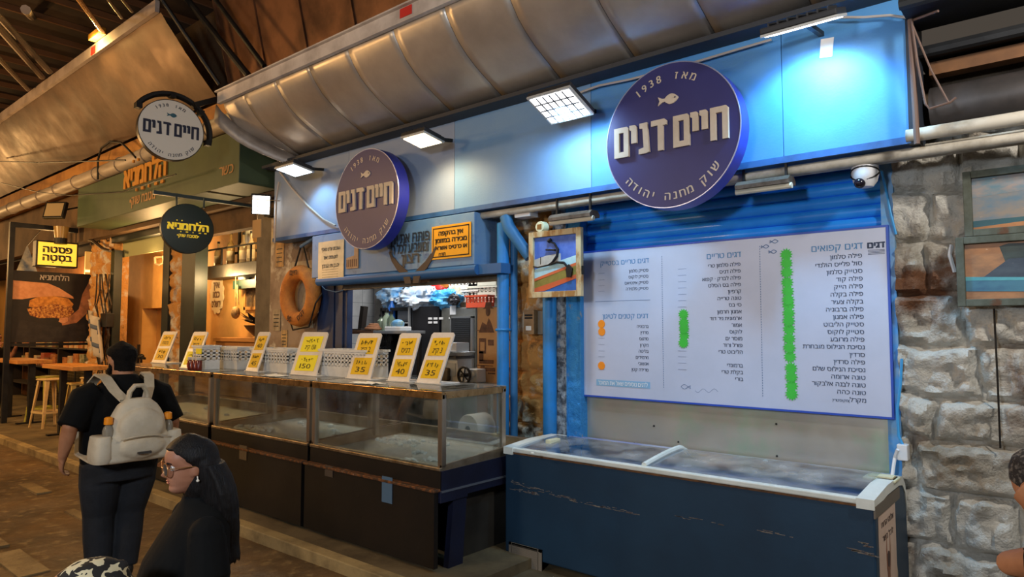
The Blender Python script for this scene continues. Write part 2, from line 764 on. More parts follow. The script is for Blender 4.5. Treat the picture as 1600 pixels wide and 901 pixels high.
# joints between the wall tiles
struct(b.build('wall_left', m_tile))
b = MB()
for z in [i*.2 for i in range(1, 17)]:
    b.box((-8.25, 5.1, z-.003), (-8.2485, 6.6, z+.003))
    b.box((-8.2, 6.5985, z-.003), (-4, 6.6, z+.003))
for i in range(8):
    b.box((-8.25, 5.1+i*.2, 0), (-8.2485, 5.106+i*.2, 3.3))
for i in range(21):
    b.box((-8.2+i*.2, 6.5985, 0), (-8.194+i*.2, 6.6, 3.3))
struct(b.build('trim_5', mat('tile_joint', '#9aa0a4', .8)))
b = MB().box((-4.0, 5.2, 0), (-3.9, 6.6, 3.4))
struct(b.build('wall_inner_right', m_tile))
b = MB().box((-8.35, 4.75, 3.3), (-3.4, 6.7, 3.4))
struct(b.build('ceiling_shop', m_dark))
struct(MB().box((-3.46, 5.08, 0), (-.95, 5.2, 3.4)).build('wall_behind_shutter', m_dark))
lamp('shop_room_light', 'AREA', (-6.2, 5.45, 3.2), 42, (1.0, .97, .93), .9, aim=(-6.4, 5.9, 0))

# ---- soffit behind the fascia
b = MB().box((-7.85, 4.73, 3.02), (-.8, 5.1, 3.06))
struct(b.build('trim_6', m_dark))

# ---- facade of the neighbours on the left
b = MB().box((-34, 4.75, 3.55), (-7.9, 4.95, 6.6))
struct(b.build('wall_facade', m_brownwall))
b = MB().box((-34, 4.45, 4.56), (-8.6, 4.75, 4.93))
struct(b.build('trim_7', mat('facade_plywood', '#b07c3e', .75, hx2='#8a5a2a', scale=2, bump=.2, bscale=12)))
b = MB().box((-34, 6.6, 0), (-8.4, 6.7, 3.6))
b.box((-13.0, 6.3, 0), (-12.9, 6.6, 3.6))
struct(b.build('wall_restaurant', m_amber))
struct(MB().box((-34, 4.95, 3.5), (-8.35, 6.7, 3.6)).build('ceiling_restaurant', m_dark))
stone_face('wall_stone_pier', -15.3, -14.15, .07, 3.6, 5.0, m_ochre, rowh=.24, wmin=.2, wmax=.5, relief=.06, seed=21, cell=.04)
stone_face('wall_stone_jamb', -11.62, -11.08, .07, 3.3, 5.0, m_ochre, rowh=.25, wmin=.3, wmax=.5, relief=.05, seed=22, cell=.035)
# door and bar frames
m_dgreen = mat('dark_green_frame', '#1d2620', .5, hx2='#141a16', scale=4)
b = MB()
b.box((-14.15, 4.93, .07), (-13.98, 5.07, 3.3))
b.box((-11.86, 4.93, .07), (-11.62, 5.07, 3.3))
b.box((-14.15, 4.93, 3.44), (-11.62, 5.07, 3.55))
struct(b.build('door_1', m_dgreen))
b = MB()
b.box((-11.08, 4.90, .07), (-10.62, 5.1, 3.55))
struct(b.build('trim_8', m_dgreen))
b = MB()
b.box((-11.62, 4.93, 3.25), (-8.2, 5.08, 3.55))
struct(b.build('trim_9', mat('brown_lintel', '#5e452c', .8, hx2='#42301f', scale=3)))
struct(MB().box((-8.72, 4.86, .07), (-8.35, 5.12, 3.4)).build('trim_10', mat('grey_brown_post', '#6c604f', .7, hx2='#54493c', scale=3, bump=.2, bscale=20)))
# horizontal planks closing the foot of the bar
b = MB()
z = .1
while z < 1.3:
    b.box((-10.62, 4.94, z), (-8.35, 5.0, min(1.34, z+.235)), bev=.004)
    z += .25
struct(b.build('wall_bar_front', m_wood))
# inner recess of the doorway
b = MB()
q0, q1, q2 = PY(222, 500, 5.6).x, PY(266, 500, 5.6).x, PY(240, 481, 5.6).z
b.box((-16.4, 5.6, .08), (q0, 5.9, 3.5))
b.box((q0, 5.6, q2), (q1, 5.9, 3.5))
b.box((q1, 5.6, .08), (-11.86, 5.9, 3.5))
b.box((q0, 5.88, .08), (q1, 5.92, q2))
b.box((-11.858, 5.62, .08), (-8.36, 5.9, 3.5))
struct(b.build('wall_doorway', m_amber))
lamp('restaurant_light', 'POINT', (-10.2, 5.12, 2.6), 55, (1.0, .68, .32), .06)
lamp('restaurant_light', 'POINT', (-9.4, 5.3, 3.38), 22, (1.0, .66, .3), .06)
lamp('restaurant_light', 'POINT', (-12.6, 5.15, 3.0), 95, (1.0, .60, .24), .15)

# ---- front wall left of the hatch: pale board wall, navy door leaf
b = MB().box((-8.35, 4.86, .07), (-7.22, 4.95, 3.3))
struct(b.build('wall_front', mat('soiled_pale_board', '#a58f78', .8, hx2='#7a6450', scale=2.2, bump=.2, bscale=15, hx3='#d2c6ae', scale3=1.6, lo3=.55, hi3=.62)))
b = MB()
b.box((-7.22, 4.84, .07), (-6.62, 4.92, 3.3), bev=.006)
b.box((-7.16, 4.82, .3), (-6.86, 4.84, 2.6), bev=.006)
b.box((-6.82, 4.82, .3), (-6.68, 4.84, 2.6), bev=.006)
struct(b.build('door_2', m_darkblue))

# ---- roof high over the street
b = MB()
b.box((-34, -9, 7.3), (6, 7, 7.4))
struct(b.build('ceiling', m_roof))
b = MB()
for i in range(40):
    x = -30+i*.9
    b.box((x, 2, 7.2), (x+.05, 7, 7.3))
struct(b.build('ceiling_ribs', mat('roof_rib', '#6b4c36', .5, .5)))
# dark lean-to roof at the right end
b = MB()
yz = [(3.1, 4.55), (3.5, 4.3), (3.9, 4.05), (4.3, 3.82), (4.7, 3.62), (5.3, 3.46)]
for (y0, z0), (y1, z1) in zip(yz, yz[1:]):
    b.box((-.76, y0, z1), (6, y1+.02, z1+.05))
    b.tube([(-.76, y0, z1+.02), (6, y0, z1+.02)], .035, 8)
struct(b.build('roof_lean_to', m_roofdark))
# ================================================================ SHOP FRONT
# ---- blue fascia
FY = 4.6
t = thing('shop_fascia', 'long blue painted sheet fascia above the fish shop, behind the round navy signs', 'fascia', (-4.3, FY, 2.91))
b = MB()
seams = [-7.85, -6.3, -4.62, -3.05, -1.52, -.78]
for a, c in zip(seams, seams[1:]):
    MB().box((a+.0025, FY, 2.95), (c-.0025, FY+.14, 3.82)).build('fascia_panel', m_bluegrey if c < -4.5 else (m_bluemid if c < -3 else m_blue), t)  # panel tones imitate warm light on the left, cool on the right
b.box((-7.84, FY+.02, 2.96), (-.79, FY+.12, 3.81))
b.build('panel_core', m_dark, t)
MB().box((-7.85, FY-.012, 2.908), (-.775, FY+.2, 2.952)).build('bottom_lip', mat('fascia_lip_paint', '#35639b', .5, hx2='#2c4f7c', scale=4), t)
MB().box((-.785, FY-.01, 2.9), (-.735, FY+.22, 3.9)).build('end_trim', mat('dark_end_trim', '#1d2430', .6), t)
MB().prism([(-.045, -.06), (.03, -.068), (.045, .055), (-.035, .062)], PY(1292, 74, FY-.004), (1, 0, 0), (0, 0, 1), .003).build('paper_note', mat('white_paper', '#e8e6e0', .8), t)

# ---- curved metal canopy over the shop
t = thing('metal_canopy', 'big curved silver sheet metal hood above the blue fascia', 'canopy', (-4.3, 4.2, 3.87))
m_seam = mat('canopy_seam_dark', '#3a342f', .5, .5)
prof = [(3.80, 4.50), (3.83, 4.40), (3.89, 4.31), (3.97, 4.215), (4.07, 4.135), (4.18, 4.065), (4.31, 4.0), (4.45, 3.935), (4.62, 3.86)]
cs = [-7.66, -7.18, -6.52, -5.9, -5.26, -4.6, -3.95, -3.3, -2.6, -1.95, -1.3, -.78]
for k, (a, c) in enumerate(zip(cs, cs[1:])):
    b = MB()
    n = 8
    vs = []
    for i in range(n+1):
        x = a+(c-a)*i/n+(.02 if i == n else 0)
        lap = .005*(1-i/n)
        for (y, z) in prof:
            wv = .006*noise.noise(V((x*1.3, y*3, 1.7)))
            vs.append(V((x, y-lap*.7-wv, z-lap-wv)))
    m = len(prof)
    fs = [(i*m+j, i*m+j+1, (i+1)*m+j+1, (i+1)*m+j) for i in range(n) for j in range(m-1)]
    b.faces(vs, fs)
    o = b.build('metal_sheet', m_canopy, t, smooth=True, sharp=60)
    s = o.modifiers.new('thickness', 'SOLIDIFY')
    s.thickness = .003
    if k:
        MB().tube([(a+.002, y-.004-.006*noise.noise(V((a*1.3, y*3, 1.7))), z-.006-.006*noise.noise(V((a*1.3, y*3, 1.7)))) for (y, z) in prof], .003, 6).build('seam', m_seam, t, smooth=True)
b = MB().box((-7.7, 3.755, 4.44), (-.78, 3.80, 4.57))
b.box((-7.7, 3.72, 4.565), (-.78, 3.80, 4.58))
b.build('edge_beam', m_white, t)
p = PY(634, 3, 3.75)
MB().box((p.x-.075, 3.748, 4.475), (p.x+.075, 3.755, 4.555)).build('red_sticker', mat('red_sticker', '#c92a24', .6), t)
b = MB()
vs = []
for i, (y, z) in enumerate(prof):
    f = i/(len(prof)-1)
    x = -7.85+.65*f
    vs += [V((x, y+.02, z-.02)), V((x+.03, y-.02, z-.24+.08*f))]
b.faces(vs, [(2*i, 2*i+1, 2*i+3, 2*i+2) for i in range(len(prof)-1)])
o = b.build('end_rim', mat('dull_rim_sheet', '#b4aaa2', .5, .5, hx2='#968b82', scale=3), t, smooth=True)
o.modifiers.new('thickness', 'SOLIDIFY').thickness = .006
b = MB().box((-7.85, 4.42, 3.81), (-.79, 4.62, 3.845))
b.build('shadow_strip', mat('canopy_shadow_tone', '#33363c', .6), t)  # dark strip drawn in as the shade between canopy and fascia

# ---- the neighbour's canopy on the left
t = thing('metal_canopy', 'brownish aged sheet metal canopy above the restaurants, with a pale edge beam', 'canopy', (-14, 4, 4.97))
prof2 = [(3.6, 5.92), (3.70, 5.77), (3.82, 5.62), (3.95, 5.455), (4.09, 5.29), (4.24, 5.12), (4.4, 4.95)]
x = -9.0
k = 0
while x > -30:
    b = MB()
    vs = []
    n = 6
    for i in range(n+1):
        xx = x-.72*i/n
        lap = .014*(i/n)
        for (y, z) in prof2:
            wv = .009*noise.noise(V((xx*1.9, y*4, 5)))
            vs.append(V((xx, y-lap*.7-wv, z-lap-wv)))
    m = len(prof2)
    b.faces(vs, [(i*m+j, i*m+j+1, (i+1)*m+j+1, (i+1)*m+j) for i in range(n) for j in range(m-1)])
    b.build('metal_sheet', m_canopyb, t, smooth=True, sharp=60)
    x -= .71
    k += 1
b = MB().box((-30, 3.545, 5.87), (-9.0, 3.6, 6.03))
b.build('edge_beam', mat('pale_beam_paint', '#a99a92', .55, hx2='#8b7d75', scale=3), t)
p = PY(147, 72, 3.545)
MB().box((p.x-.11, 3.54, 5.88), (p.x+.07, 3.546, 6.0)).build('red_sticker', MATS['red_sticker'], t)
# a small golden lamp sits on that beam
t = thing('beam_lamp', 'small golden lamp glowing on the pale beam beside its red sticker', 'lamp', (p.x-.35, 3.5, 6.05))
q = V((p.x+.25, 3.50, 6.10))
MB().box(q-V((.22, .05, .05)), q+V((.22, .05, .04)), bev=.015).build('housing', mat('lamp_brass', '#a87a30', .4, .7), t)
MB().box(q-V((.2, .045, .058)), q+V((.2, .045, -.05))).build('lit_face', mat('lamp_gold_lit', '#ffcf6a', .4, emit='#ffc050', estr=3.0), t)
lamp('beam_lamp_light', 'POINT', q+V((0, -.12, -.16)), 30, (1.0, .66, .22), .06)
# sheets between the two canopies, and dark pipes running down over them
t = thing('roof_sheet', 'brown sloping roof sheets above the gap between the two canopies', 'roof sheets', (-8.3, 4.3, 5.0))
b = MB()
for k in range(5):
    x0 = -9.05+k*.95
    b.faces([V((x0, 4.75, 4.55)), V((x0+.97, 4.75, 4.55)), V((x0+.97, 4.2, 6.9)), V((x0, 4.2, 6.9))], [(0, 1, 2, 3)])
    b.bar((x0, 4.74, 4.55), (x0, 4.19, 6.9), .03)
b.build('sheet_face', mat('brown_roof_metal', '#8a6248', .5, .6, hx2='#5f4433', scale=1.6, bump=.1, bscale=4), t)
for (u0, v0, u1, v1, r, ya, yb, lab) in ((245, -12, 343, 132, .028, 3.55, 4.3, 'thin dark pipe running down over the canopy joint, nearest the round white sign'),
                                         (287, -8, 388, 118, .045, 3.9, 4.4, 'dark pipe running down over the canopy joint, next to the silver hood'),
                                         (330, -10, 413, 103, .03, 3.95, 4.2, 'slim dark pipe that ends on the silver hood beam')):
    b = MB().tube([PY(u0, v0, ya), PY(u1, v1, yb)], r, 10)
    tag(b.build('roof_pipe', m_black, smooth=True), lab, 'pipe', 'dark pipes over the canopy joint')
# rods and rafters under the dark roof at the top left
for i, (a, c, r, lab) in enumerate((((118, -8), (160, 50), .03, 'gilded hanging rod meeting the pale beam by its sticker'), ((164, -8), (190, 28), .02, 'thin grey rod above the pale beam'), ((-5, 22), (78, 112), .05, 'grey roof pipe at the top left'),
                                    ((-5, 40), (66, 120), .05, 'second grey roof pipe below the first'), ((-5, 88), (44, 140), .035, 'lowest thin roof pipe at the photo edge'), ((40, 15), (50, 27), .06, 'short grey bracket under the dark roof'), ((186, -8), (206, 18), .02, 'thin grey rod furthest along the pale beam'))):
    b = MB().tube([PY(a[0], a[1], 2.5), PY(c[0], c[1], 3.45)], r, 8)
    tag(b.build('roof_rod', mat('roof_rod_brass', '#c08a35', .4, .8) if i == 0 else mat('roof_rod_grey', '#7a6a5c', .5, .6), smooth=True), lab, 'rod', 'rods under the roof')

# ---- blue roller shutter with steel sheet below
t = thing('roller_shutter', 'bright blue corrugated roller shutter behind the menu board', 'shutter', (-2.2, 5.02, 1.2))
b = MB()
vs = []
z = 1.2
pts = []
while z < 3.1:
    for i in range(7):
        f = i/7
        pts.append((5.035-.02*math.sin(PI*f)**.7, z+.085*f))
    pts.append((5.045, z+.084))
    z += .085
for (y, zz) in pts:
    vs += [V((-3.40, y, zz)), V((-1.02, y, zz))]
b.faces(vs, [(2*i, 2*i+1, 2*i+3, 2*i+2) for i in range(len(pts)-1)])
b.build('slat_curtain', m_shutter, t, smooth=True, sharp=50)
for x0, x1 in ((-3.455, -3.385), (-1.03, -.955)):
    MB().box((x0, 4.985, .5), (x1, 5.06, 3.1)).build('guide_rail', mat('rail_paint', '#3f8fd2', .5, hx2='#7f9fb8', scale=6, hx3='#3579b4', scale3=3), t)
t = thing('steel_backsplash', 'stainless steel sheet on the wall below the menu board', 'steel sheet', (-2.2, 5.0, .5))
MB().box((-3.385, 5.0, .4), (-1.03, 5.012, 1.25)).build('sheet_face', mat('backsplash_steel', '#bdb7ab', .38, .55, hx2='#a3bda2', scale=1.5, lo=.48, hi=.66, bump=.04, bscale=3, rvar=.1), t)
for (u, v) in ((1213, 662), (1214, 712), (991, 692), (1060, 690), (1022, 665)):
    p = PY(u, v, 5.0)
    MB().ball((p.x, 4.998, p.z), .008, 8, 6).build('screw', m_black, t)

# ---- menu board
BL, BR, BT, BB = -3.435, -.998, 2.47, 1.24
BY = 4.955
t = thing('menu_board', 'large white fish menu board with blue edges, hung over the blue shutter', 'menu board', (BL, BY, BB))
MB().box((BL, BY, BB), (BR, BY+.028, BT)).build('board_face', mat('menu_white', '#c3cae0', .5, hx2='#bcc4da', scale=2), t)
b = MB()
e = .014
b.box((BL-.004, BY-.003, BB-e), (BR+e, BY+.034, BB))
b.box((BL-.004, BY-.003, BT), (BR+e, BY+.034, BT+e))
b.box((BR, BY-.003, BB), (BR+e, BY+.034, BT))
b.box((BL-e, BY-.003, BB), (BL, BY+.034, BT))
b.build('edge_frame', mat('menu_edge_blue', '#2b4fb4', .4), t)
ln, hd = MB(), True
m_mhead = mat('menu_heading_ink', '#4f86b8', .6)
m_mink = mat('menu_ink', '#2d3a55', .6)


def bp(u, v):
    p = PY(u, v, BY)
    return V((p.x, BY, p.z))


def item(s, u, v, size, mb=None, bold=.008, sx=1.0):
    b_ = MB()
    text(b_, s, bp(u, v), size, align='R', bold=bold, sx=sx, lift=.0016)
    b_.build('heading_lettering' if mb else 'item_lettering', m_mhead if mb else m_mink, t)


# frozen fish, the column by the stone wall
item('דגים קפואים', 1348, 388, .066, hd, .012, 1.0)
for i, s in enumerate(['פילה סלמון', 'סול פלייס הולנדי', 'סטייק סלמון', 'פילה קוד', 'פילה הייק', 'פילה בקלה', 'בקלה צעיר', 'פילה ברבוניה', 'פילה אמנון', 'סטייק הליבוט', 'סטייק לוקוס',
                       'פילה מרובע', 'נסיכת הנילוס מובחרת', 'סרדין', 'פילה סרדין', 'נסיכת הנילוס שלם', 'טונה ארומה', 'טונה לבנה אלבקור', 'טונה כהה', 'מקרל']):
    f = i/19
    item(s, 1347+6.5*f, 402+227*f, .043, sx=1.05)
item('(מקוסטרי)', 1328, 628, .026)
# fresh fish
item('דגים טריים', 1158, 401, .064, hd, .012)
fresh = ['פילה סלמון טרי', 'פילה דניס', 'פילה לברק · קפוא', 'פילה בס הסלט', 'קרפיון', 'טונה טרייה', 'סי בס', 'אמנון חרמון', 'ארמונית ניר דוד', 'אמור', 'לוקוס', 'מוסר ים', 'פורל ורוד', 'הליבוט טרי', '', 'ברמונדי', 'בקלת טרי', 'בורי']
for i, s in enumerate(fresh):
    f = i/17
    if s:
        item(s, 1157+4.5*f, 415+180*f, .041, sx=1.02)
# fresh steaks, small frying fish
item('דגים טריים בסטייק', 1014, 410, .062, hd, .01)
for i, s in enumerate(['סטייק סלמון', 'סטייק לוקוס', 'סטייק אינטיאס', 'סטייק פלמידה']):
    item(s, 1013, 424+i*9.4, .038, sx=.95)
item('דגים קטנים לטיגון', 1013, 497, .062, hd, .01)
for i, s in enumerate(['ברבוניה', 'סרדין', 'סרגוס', 'מקרון', 'בליטה', 'מרמידים', 'אנשובי', 'סרידה קטן']):
    item(s, 1013.5, 512+i*9.75, .038, sx=.95)
# fine rules, dotted column lines, little fish outlines
for (u0, v0, u1, v1) in ((1034, 401, 1037, 608), (1187, 385, 1192, 622)):
    a, c = bp(u0, v0), bp(u1, v1)
    n = 60
    for i in range(n):
        p = a.lerp(c, i/n)
        ln.box((p.x-.002, BY-.0015, p.z-.005), (p.x+.002, BY, p.z+.004))
for v in [420+i*9.9 for i in range(8)] + [548, 557, 567, 577]:
    p = bp(1066, v)
    ln.box((p.x-.035, BY-.0015, p.z-.001), (p.x+.035, BY, p.z+.001))
for v in (427, 437, 446, 455, 528, 538, 548, 557, 577):
    p = bp(940, v)
    ln.box((p.x-.03, BY-.0015, p.z-.001), (p.x+.03, BY, p.z+.001))
a, c = bp(930, 471), bp(1016, 471)
ln.box((a.x, BY-.0015, a.z-.0015), (c.x, BY, a.z+.0015))


def fish_outline(mb, c, L, m=1, r=.0025, x=V((1, 0, 0)), y=V((0, 0, 1)), n=V((0, -1, 0))):
    pts = []
    for i in range(13):
        f = i/12
        pts.append((L*(-.5+f*.7), L*.2*math.sin(PI*f)))
    pts2 = [(px, -py) for px, py in pts]
    tail = [(L*.2, 0), (L*.45, L*.15), (L*.4, 0), (L*.45, -L*.15), (L*.2, 0)]
    for q in (pts, pts2, tail):
        mb.tube([V(c)+x*px*m+y*py+n*.001 for px, py in q], r, 5)


for (u, v, L) in ((1209, 377, .062), (1195, 385, .06), (1207, 393, .06)):
    b = MB()
    fish_outline(b, bp(u, v), L, -1)
    b.build('fish_drawing', mat('menu_line_blue', '#51709c', .6), t)
b = MB()
fish_outline(b, bp(1072, 604), .085, 1, .0015)
b.build('fish_drawing', MATS['menu_line_blue'], t)
pts = [bp(1086+i*3, 610+3*math.sin(i*1.1)) for i in range(13)]
ln.tube(pts, .0012, 4)
ln.build('line_drawing', mat('menu_line_blue', '#51709c', .6), t)
p, q = bp(932, 592), bp(1016, 607)
MB().box((p.x, BY-.002, q.z), (q.x, BY, p.z)).build('blue_band', mat('menu_band', '#86b4d8', .5), t)
b = MB()
text(b, 'לדגים נוספים שאל את המוכר', V(((p.x+q.x)/2, BY-.002, (p.z+q.z)/2-.016)), .05, width=(q.x-p.x)*.92, bold=.01)
b.build('band_lettering', mat('white_print', '#eef2f6', .6), t)
p = bp(1369, 384)
b = MB()
text(b, 'דגים', V((p.x, BY, p.z-.012)), .06, bold=.05, width=.1)
for i in range(4):
    b.box((p.x-.05, BY-.001, p.z-.028-i*.009), (p.x+.05, BY, p.z-.0245-i*.009))
b.build('logo_print', MATS['menu_ink'], t)


def star(mb, c, r, n=13, k=.66, th=.004):
    poly = []
    for i in range(2*n):
        rr = r*(1 if i % 2 == 0 else k)
        a = PI*i/n
        poly.append((rr*math.cos(a), rr*math.sin(a)))
    mb.prism(poly, c, (1, 0, 0), (0, 0, 1), th)


m_gst = mat('green_sticker', '#3fc443', .5, hx2='#37b63c', scale=3)
m_ost = mat('orange_sticker', '#f59222', .5)
for q, (u, v) in enumerate([(1228.5, 397.5), (1229, 411), (1229.5, 425), (1230, 441), (1231, 455), (1231.5, 468), (1232, 476.5), (1232.5, 489), (1232.5, 501), (1233, 514), (1233, 528.5), (1233.5, 543), (1234.5, 557), (1236, 575), (1236.5, 588.5), (1237, 602.5), (1237, 615.5)]):
    b = MB()
    star(b, bp(u, v), .047, th=.0028+.0011*(q % 3))
    b.build('green_sticker', m_gst, t)
for q, (u, v) in enumerate([(1068, 491), (1068.5, 504), (1069, 513.5), (1069, 524), (1068, 535.5)]):
    b = MB()
    star(b, bp(u, v), .047, th=.0028+.0011*(q % 3))
    b.build('green_sticker', m_gst, t)
for (u, v) in [(940, 506), (940.5, 518), (940, 571)]:
    b = MB()
    star(b, bp(u, v), .036, 22, .9, .003+.001*(int(v) % 3))
    b.build('orange_sticker', m_ost, t)

# ---- chest freezer
fx0, fx1, fy0, fy1, fz = -3.573, -.935, 4.14, 4.94, .88
t = thing('chest_freezer', 'long dark blue chest freezer with glass lids below the menu board', 'freezer', ((fx0+fx1)/2, 4.5, 0))
m_frz = mat('freezer_blue_paint', '#1f3d56', .5, hx2='#1a3349', scale=1.3, lo=.35, hi=.65, bump=.05, bscale=30, hx3='#5b6f80', scale3=60, lo3=.74, hi3=.79)
m_frzw = mat('freezer_white_rim', '#e4e9e4', .35, hx2='#d2d8d2', scale=5)
# side profile: straight front, curved back shoulder
side = [(fy0, .06), (fy0, fz-.05), (fy0+.03, fz-.04), (fy1-.12, fz-.02), (fy1-.04, fz-.07), (fy1+.005, fz-.2), (fy1+.03, fz-.45), (fy1+.03, .06)]
b = MB()
b.box((fx0-.003, fy0, .06), (fx1+.003, fy0+.05, fz-.035), bev=.012)
b.prism([(max(.03, y-fy0), z) for y, z in side], (fx1-.05, fy0, 0), (0, 1, 0), (0, 0, 1), .05)
b.prism([(max(.03, y-fy0), z) for y, z in side], (fx0, fy0, 0), (0, 1, 0), (0, 0, 1), .05)
b.box((fx0+.04, fy0+.04, .06), (fx1-.04, fy1, .3))
b.box((fx0+.04, fy1-.02, .06), (fx1-.04, fy1+.02, fz-.2))
b.build('cabinet_body', m_frz, t)
b = MB()
b.box((fx0-.004, fy0-.012, fz-.035), (fx1+.004, fy0+.04, fz), bev=.008)
b.build('front_rim', m_frzw, t)
for xa, xb, nm in ((fx0-.004, fx0+.085, 'end_rim'), (fx1-.085, fx1+.006, 'end_rim')):
    b = MB()
    top = [(fy0-.02, fz+.002), (fy0+.3, fz+.03), (fy1-.2, fz+.03), (fy1-.1, fz+.015), (fy1-.03, fz-.04), (fy1+.02, fz-.17)]
    poly = top + [(y-.0, z-.055) for y, z in reversed(top)]
    b.prism([(y-fy0, z) for y, z in poly], (xa, fy0, 0), (0, 1, 0), (0, 0, 1), xb-xa)
    b.build(nm, m_frzw, t)
MB().box((fx1-.002, fy0-.01, fz-.1), (fx1+.008, fy1-.2, fz-.035)).build('end_trim', mat('brown_grey_trim', '#6d6459', .6), t)
MB().box((fx0, fy0-.006, fz-.048), (fx1, fy0+.01, fz-.034)).build('rust_line', mat('rusty_seam', '#4f3a2a', .8, hx2='#7a5230', scale=20), t)
# white liner, inside
b = MB()
b.box((fx0+.05, fy0+.05, .3), (fx1-.05, fy1-.03, .32))
b.box((fx0+.05, fy0+.05, .3), (fx0+.07, fy1-.03, fz-.03))
b.box((fx1-.07, fy0+.05, .3), (fx1-.05, fy1-.03, fz-.03))
b.box((fx0+.05, fy0+.045, .3), (fx1-.05, fy0+.06, fz-.03))
b.box((fx0+.05, fy1-.03, .3), (fx1-.05, fy1-.015, fz-.03))
b.build('liner', mat('liner_white', '#ccd3dd', .4), t)
gx = -2.35
for a, c, yo, nm in ((fx0+.085, gx+.02, .0, 'glass_lid'), (gx-.02, fx1-.085, .012, 'glass_lid')):
    b = MB()
    n = 14
    vs = []
    for i in range(n+1):
        f = i/n
        y = fy0+.035+(fy1-fy0-.06)*f
        z = fz-.012+.045*math.sin(PI*min(1, f*.62))-(.11*max(0, f-.75)/.25 if f > .75 else 0)+yo
        vs += [V((a, y, z)), V((c, y, z))]
    b.faces(vs, [(2*i, 2*i+1, 2*i+3, 2*i+2) for i in range(n)])
    o = b.build(nm, glass_mat('freezer_glass', '#e8eef6', .12, .20), t, smooth=True)  # extra whiteness on the lids imitates reflections of the pale board
b = MB()
n = 14
pts = []
for i in range(n+1):
    f = i/n
    y = fy0+.02+(fy1-fy0-.08)*f
    pts.append((gx, y, fz+.005+.05*math.sin(PI*min(1, f*.62))-(.08*max(0, f-.75)/.25 if f > .75 else 0)))
b.tube(pts, .02, 8)
b.build('lid_divider', m_frzw, t, smooth=True)
b = MB()
y = fy1-.02
b.box((fx0+.08, y-.03, fz-.02), (fx1-.08, y+.03, fz+.0))
b.build('back_rail', mat('freezer_back_rail', '#a9b0c4', .4, hx2='#7f8ac0', scale=3), t)
for (u, v) in ((1196, 720), (832, 708)):
    p = PZ(u, v, fz+.02)
    if fx0+.1 < p.x < fx1-.1:
        MB().ball((p.x, min(p.y, fy1-.04), fz+.02), (.018, .012, .01), 10, 6).build('lid_stop', m_frzw, t)
p = PZ(868, 690, fz+.02)
MB().box((p.x-.05, p.y-.07, fz+.008), (p.x+.0, p.y+.07, fz+.042), bev=.006).build('handle', mat('cream_plastic', '#dcd8b4', .5), t)
p = PZ(1383, 745, fz+.03)
b = MB()
b.box((p.x-.11, p.y-.07, fz+.012), (p.x+.07, p.y+.07, fz+.03), bev=.006)
b.box((p.x-.08, p.y-.045, fz+.03), (p.x+.05, p.y+.045, fz+.04))
b.build('handle', MATS['cream_plastic'], t)
# grille at the foot
a, c = PY(797, 845, fy0), PY(848, 893, fy0)
b = MB()
b.box((a.x, fy0-.012, c.z-.02), (c.x, fy0, a.z), bev=.004)
b.build('vent_grille', mat('vent_frame', '#17181a', .6), t)
b = MB()
n = 12
for i in range(n):
    z = c.z+(a.z-c.z)*(i+.5)/n
    b.box((a.x+.03, fy0-.016, z-.006), (c.x-.035, fy0-.012, z+.006))
b.box((a.x, fy0-.016, c.z-.02), (a.x+.025, fy0-.01, a.z)).box((c.x-.03, fy0-.016, c.z-.02), (c.x, fy0-.01, a.z)).box((a.x, fy0-.016, a.z-.02), (c.x, fy0-.01, a.z))
b.build('vent_slats', mat('vent_tan', '#857a6c', .6), t)
b = MB()
rnd = random.Random(5)
for (ua, va, ub, vb, n) in ((800, 752, 900, 782, 46), (905, 783, 1000, 804, 30), (1050, 804, 1130, 818, 14), (1185, 828, 1240, 838, 10), (800, 763, 842, 772, 24), (1330, 858, 1366, 868, 20), (1345, 848, 1366, 856, 10)):
    for i in range(n):
        f = rnd.random()
        p = PY(ua+(ub-ua)*f, va+(vb-va)*f+rnd.uniform(-2.4, 2.4), fy0)
        l = rnd.uniform(.004, .03)
        b.box((p.x-l, fy0-.0012, p.z-.0015), (p.x+l, fy0+.002, p.z+.0015))
b.build('scratch_marks', mat('bare_scratch', '#8b8378', .8, hx2='#5c4a44', scale=30), t)
# poster on the freezer's end
def PE(u, v):
    return PX(u, v, fx1)


a, c = PE(1371, 790), PE(1397, 870)
y0 = max(a.y, fy0+.015)
y1 = max(y0+.2, PE(1398, 800).y)
z1, z0 = .80, .16
b = MB().box((fx1, y0, z0), (fx1+.003, y1, z1))
b.build('poster', mat('poster_pink', '#d8bfae', .6, hx2='#ccb09e', scale=4), t)
b = MB()
o = V((fx1+.003, (y0+y1)/2, 0))
text(b, 'אלוהי הרוח', o+V((0, 0, .70)), .05, (0, 1, 0), (0, 0, 1), width=(y1-y0)*.7, bold=.02)
text(b, 'לכל בשר', o+V((0, 0, .62)), .05, (0, 1, 0), (0, 0, 1), width=(y1-y0)*.62, bold=.02)
b.build('poster_lettering', mat('poster_ink', '#4d3a36', .7), t)
b = MB()
o2 = o+V((0, 0, 0))
b.prism([(-.028, .2), (-.03, .42), (-.045, .46), (-.05, .56), (-.038, .64), (-.03, .5), (.0, .45), (.03, .5), (.042, .64), (.052, .56), (.045, .46), (.03, .42), (.028, .2)], o2, (0, 1, 0), (0, 0, 1), .0018)
b.build('poster_figure', mat('poster_brown', '#9b6f57', .7, hx2='#6f4b3c', scale=8), t)
b = MB()
b.prism([(.03*math.cos(i*PI/8), .5+.045*math.sin(i*PI/8)) for i in range(16)], o2, (0, 1, 0), (0, 0, 1), .003)
b.build('poster_hair', MATS['poster_ink'], t)
b = MB()
b.prism([(-.03+.0, .0), (.03, .02), (.045, .09), (.02, .16), (-.02, .15), (-.045, .07)], (fx1, fy0+.47, .27), (0, 1, 0), (0, 0, 1), .002)
b.build('paint_loss', mat('bare_primer', '#b7a78f', .8), t)

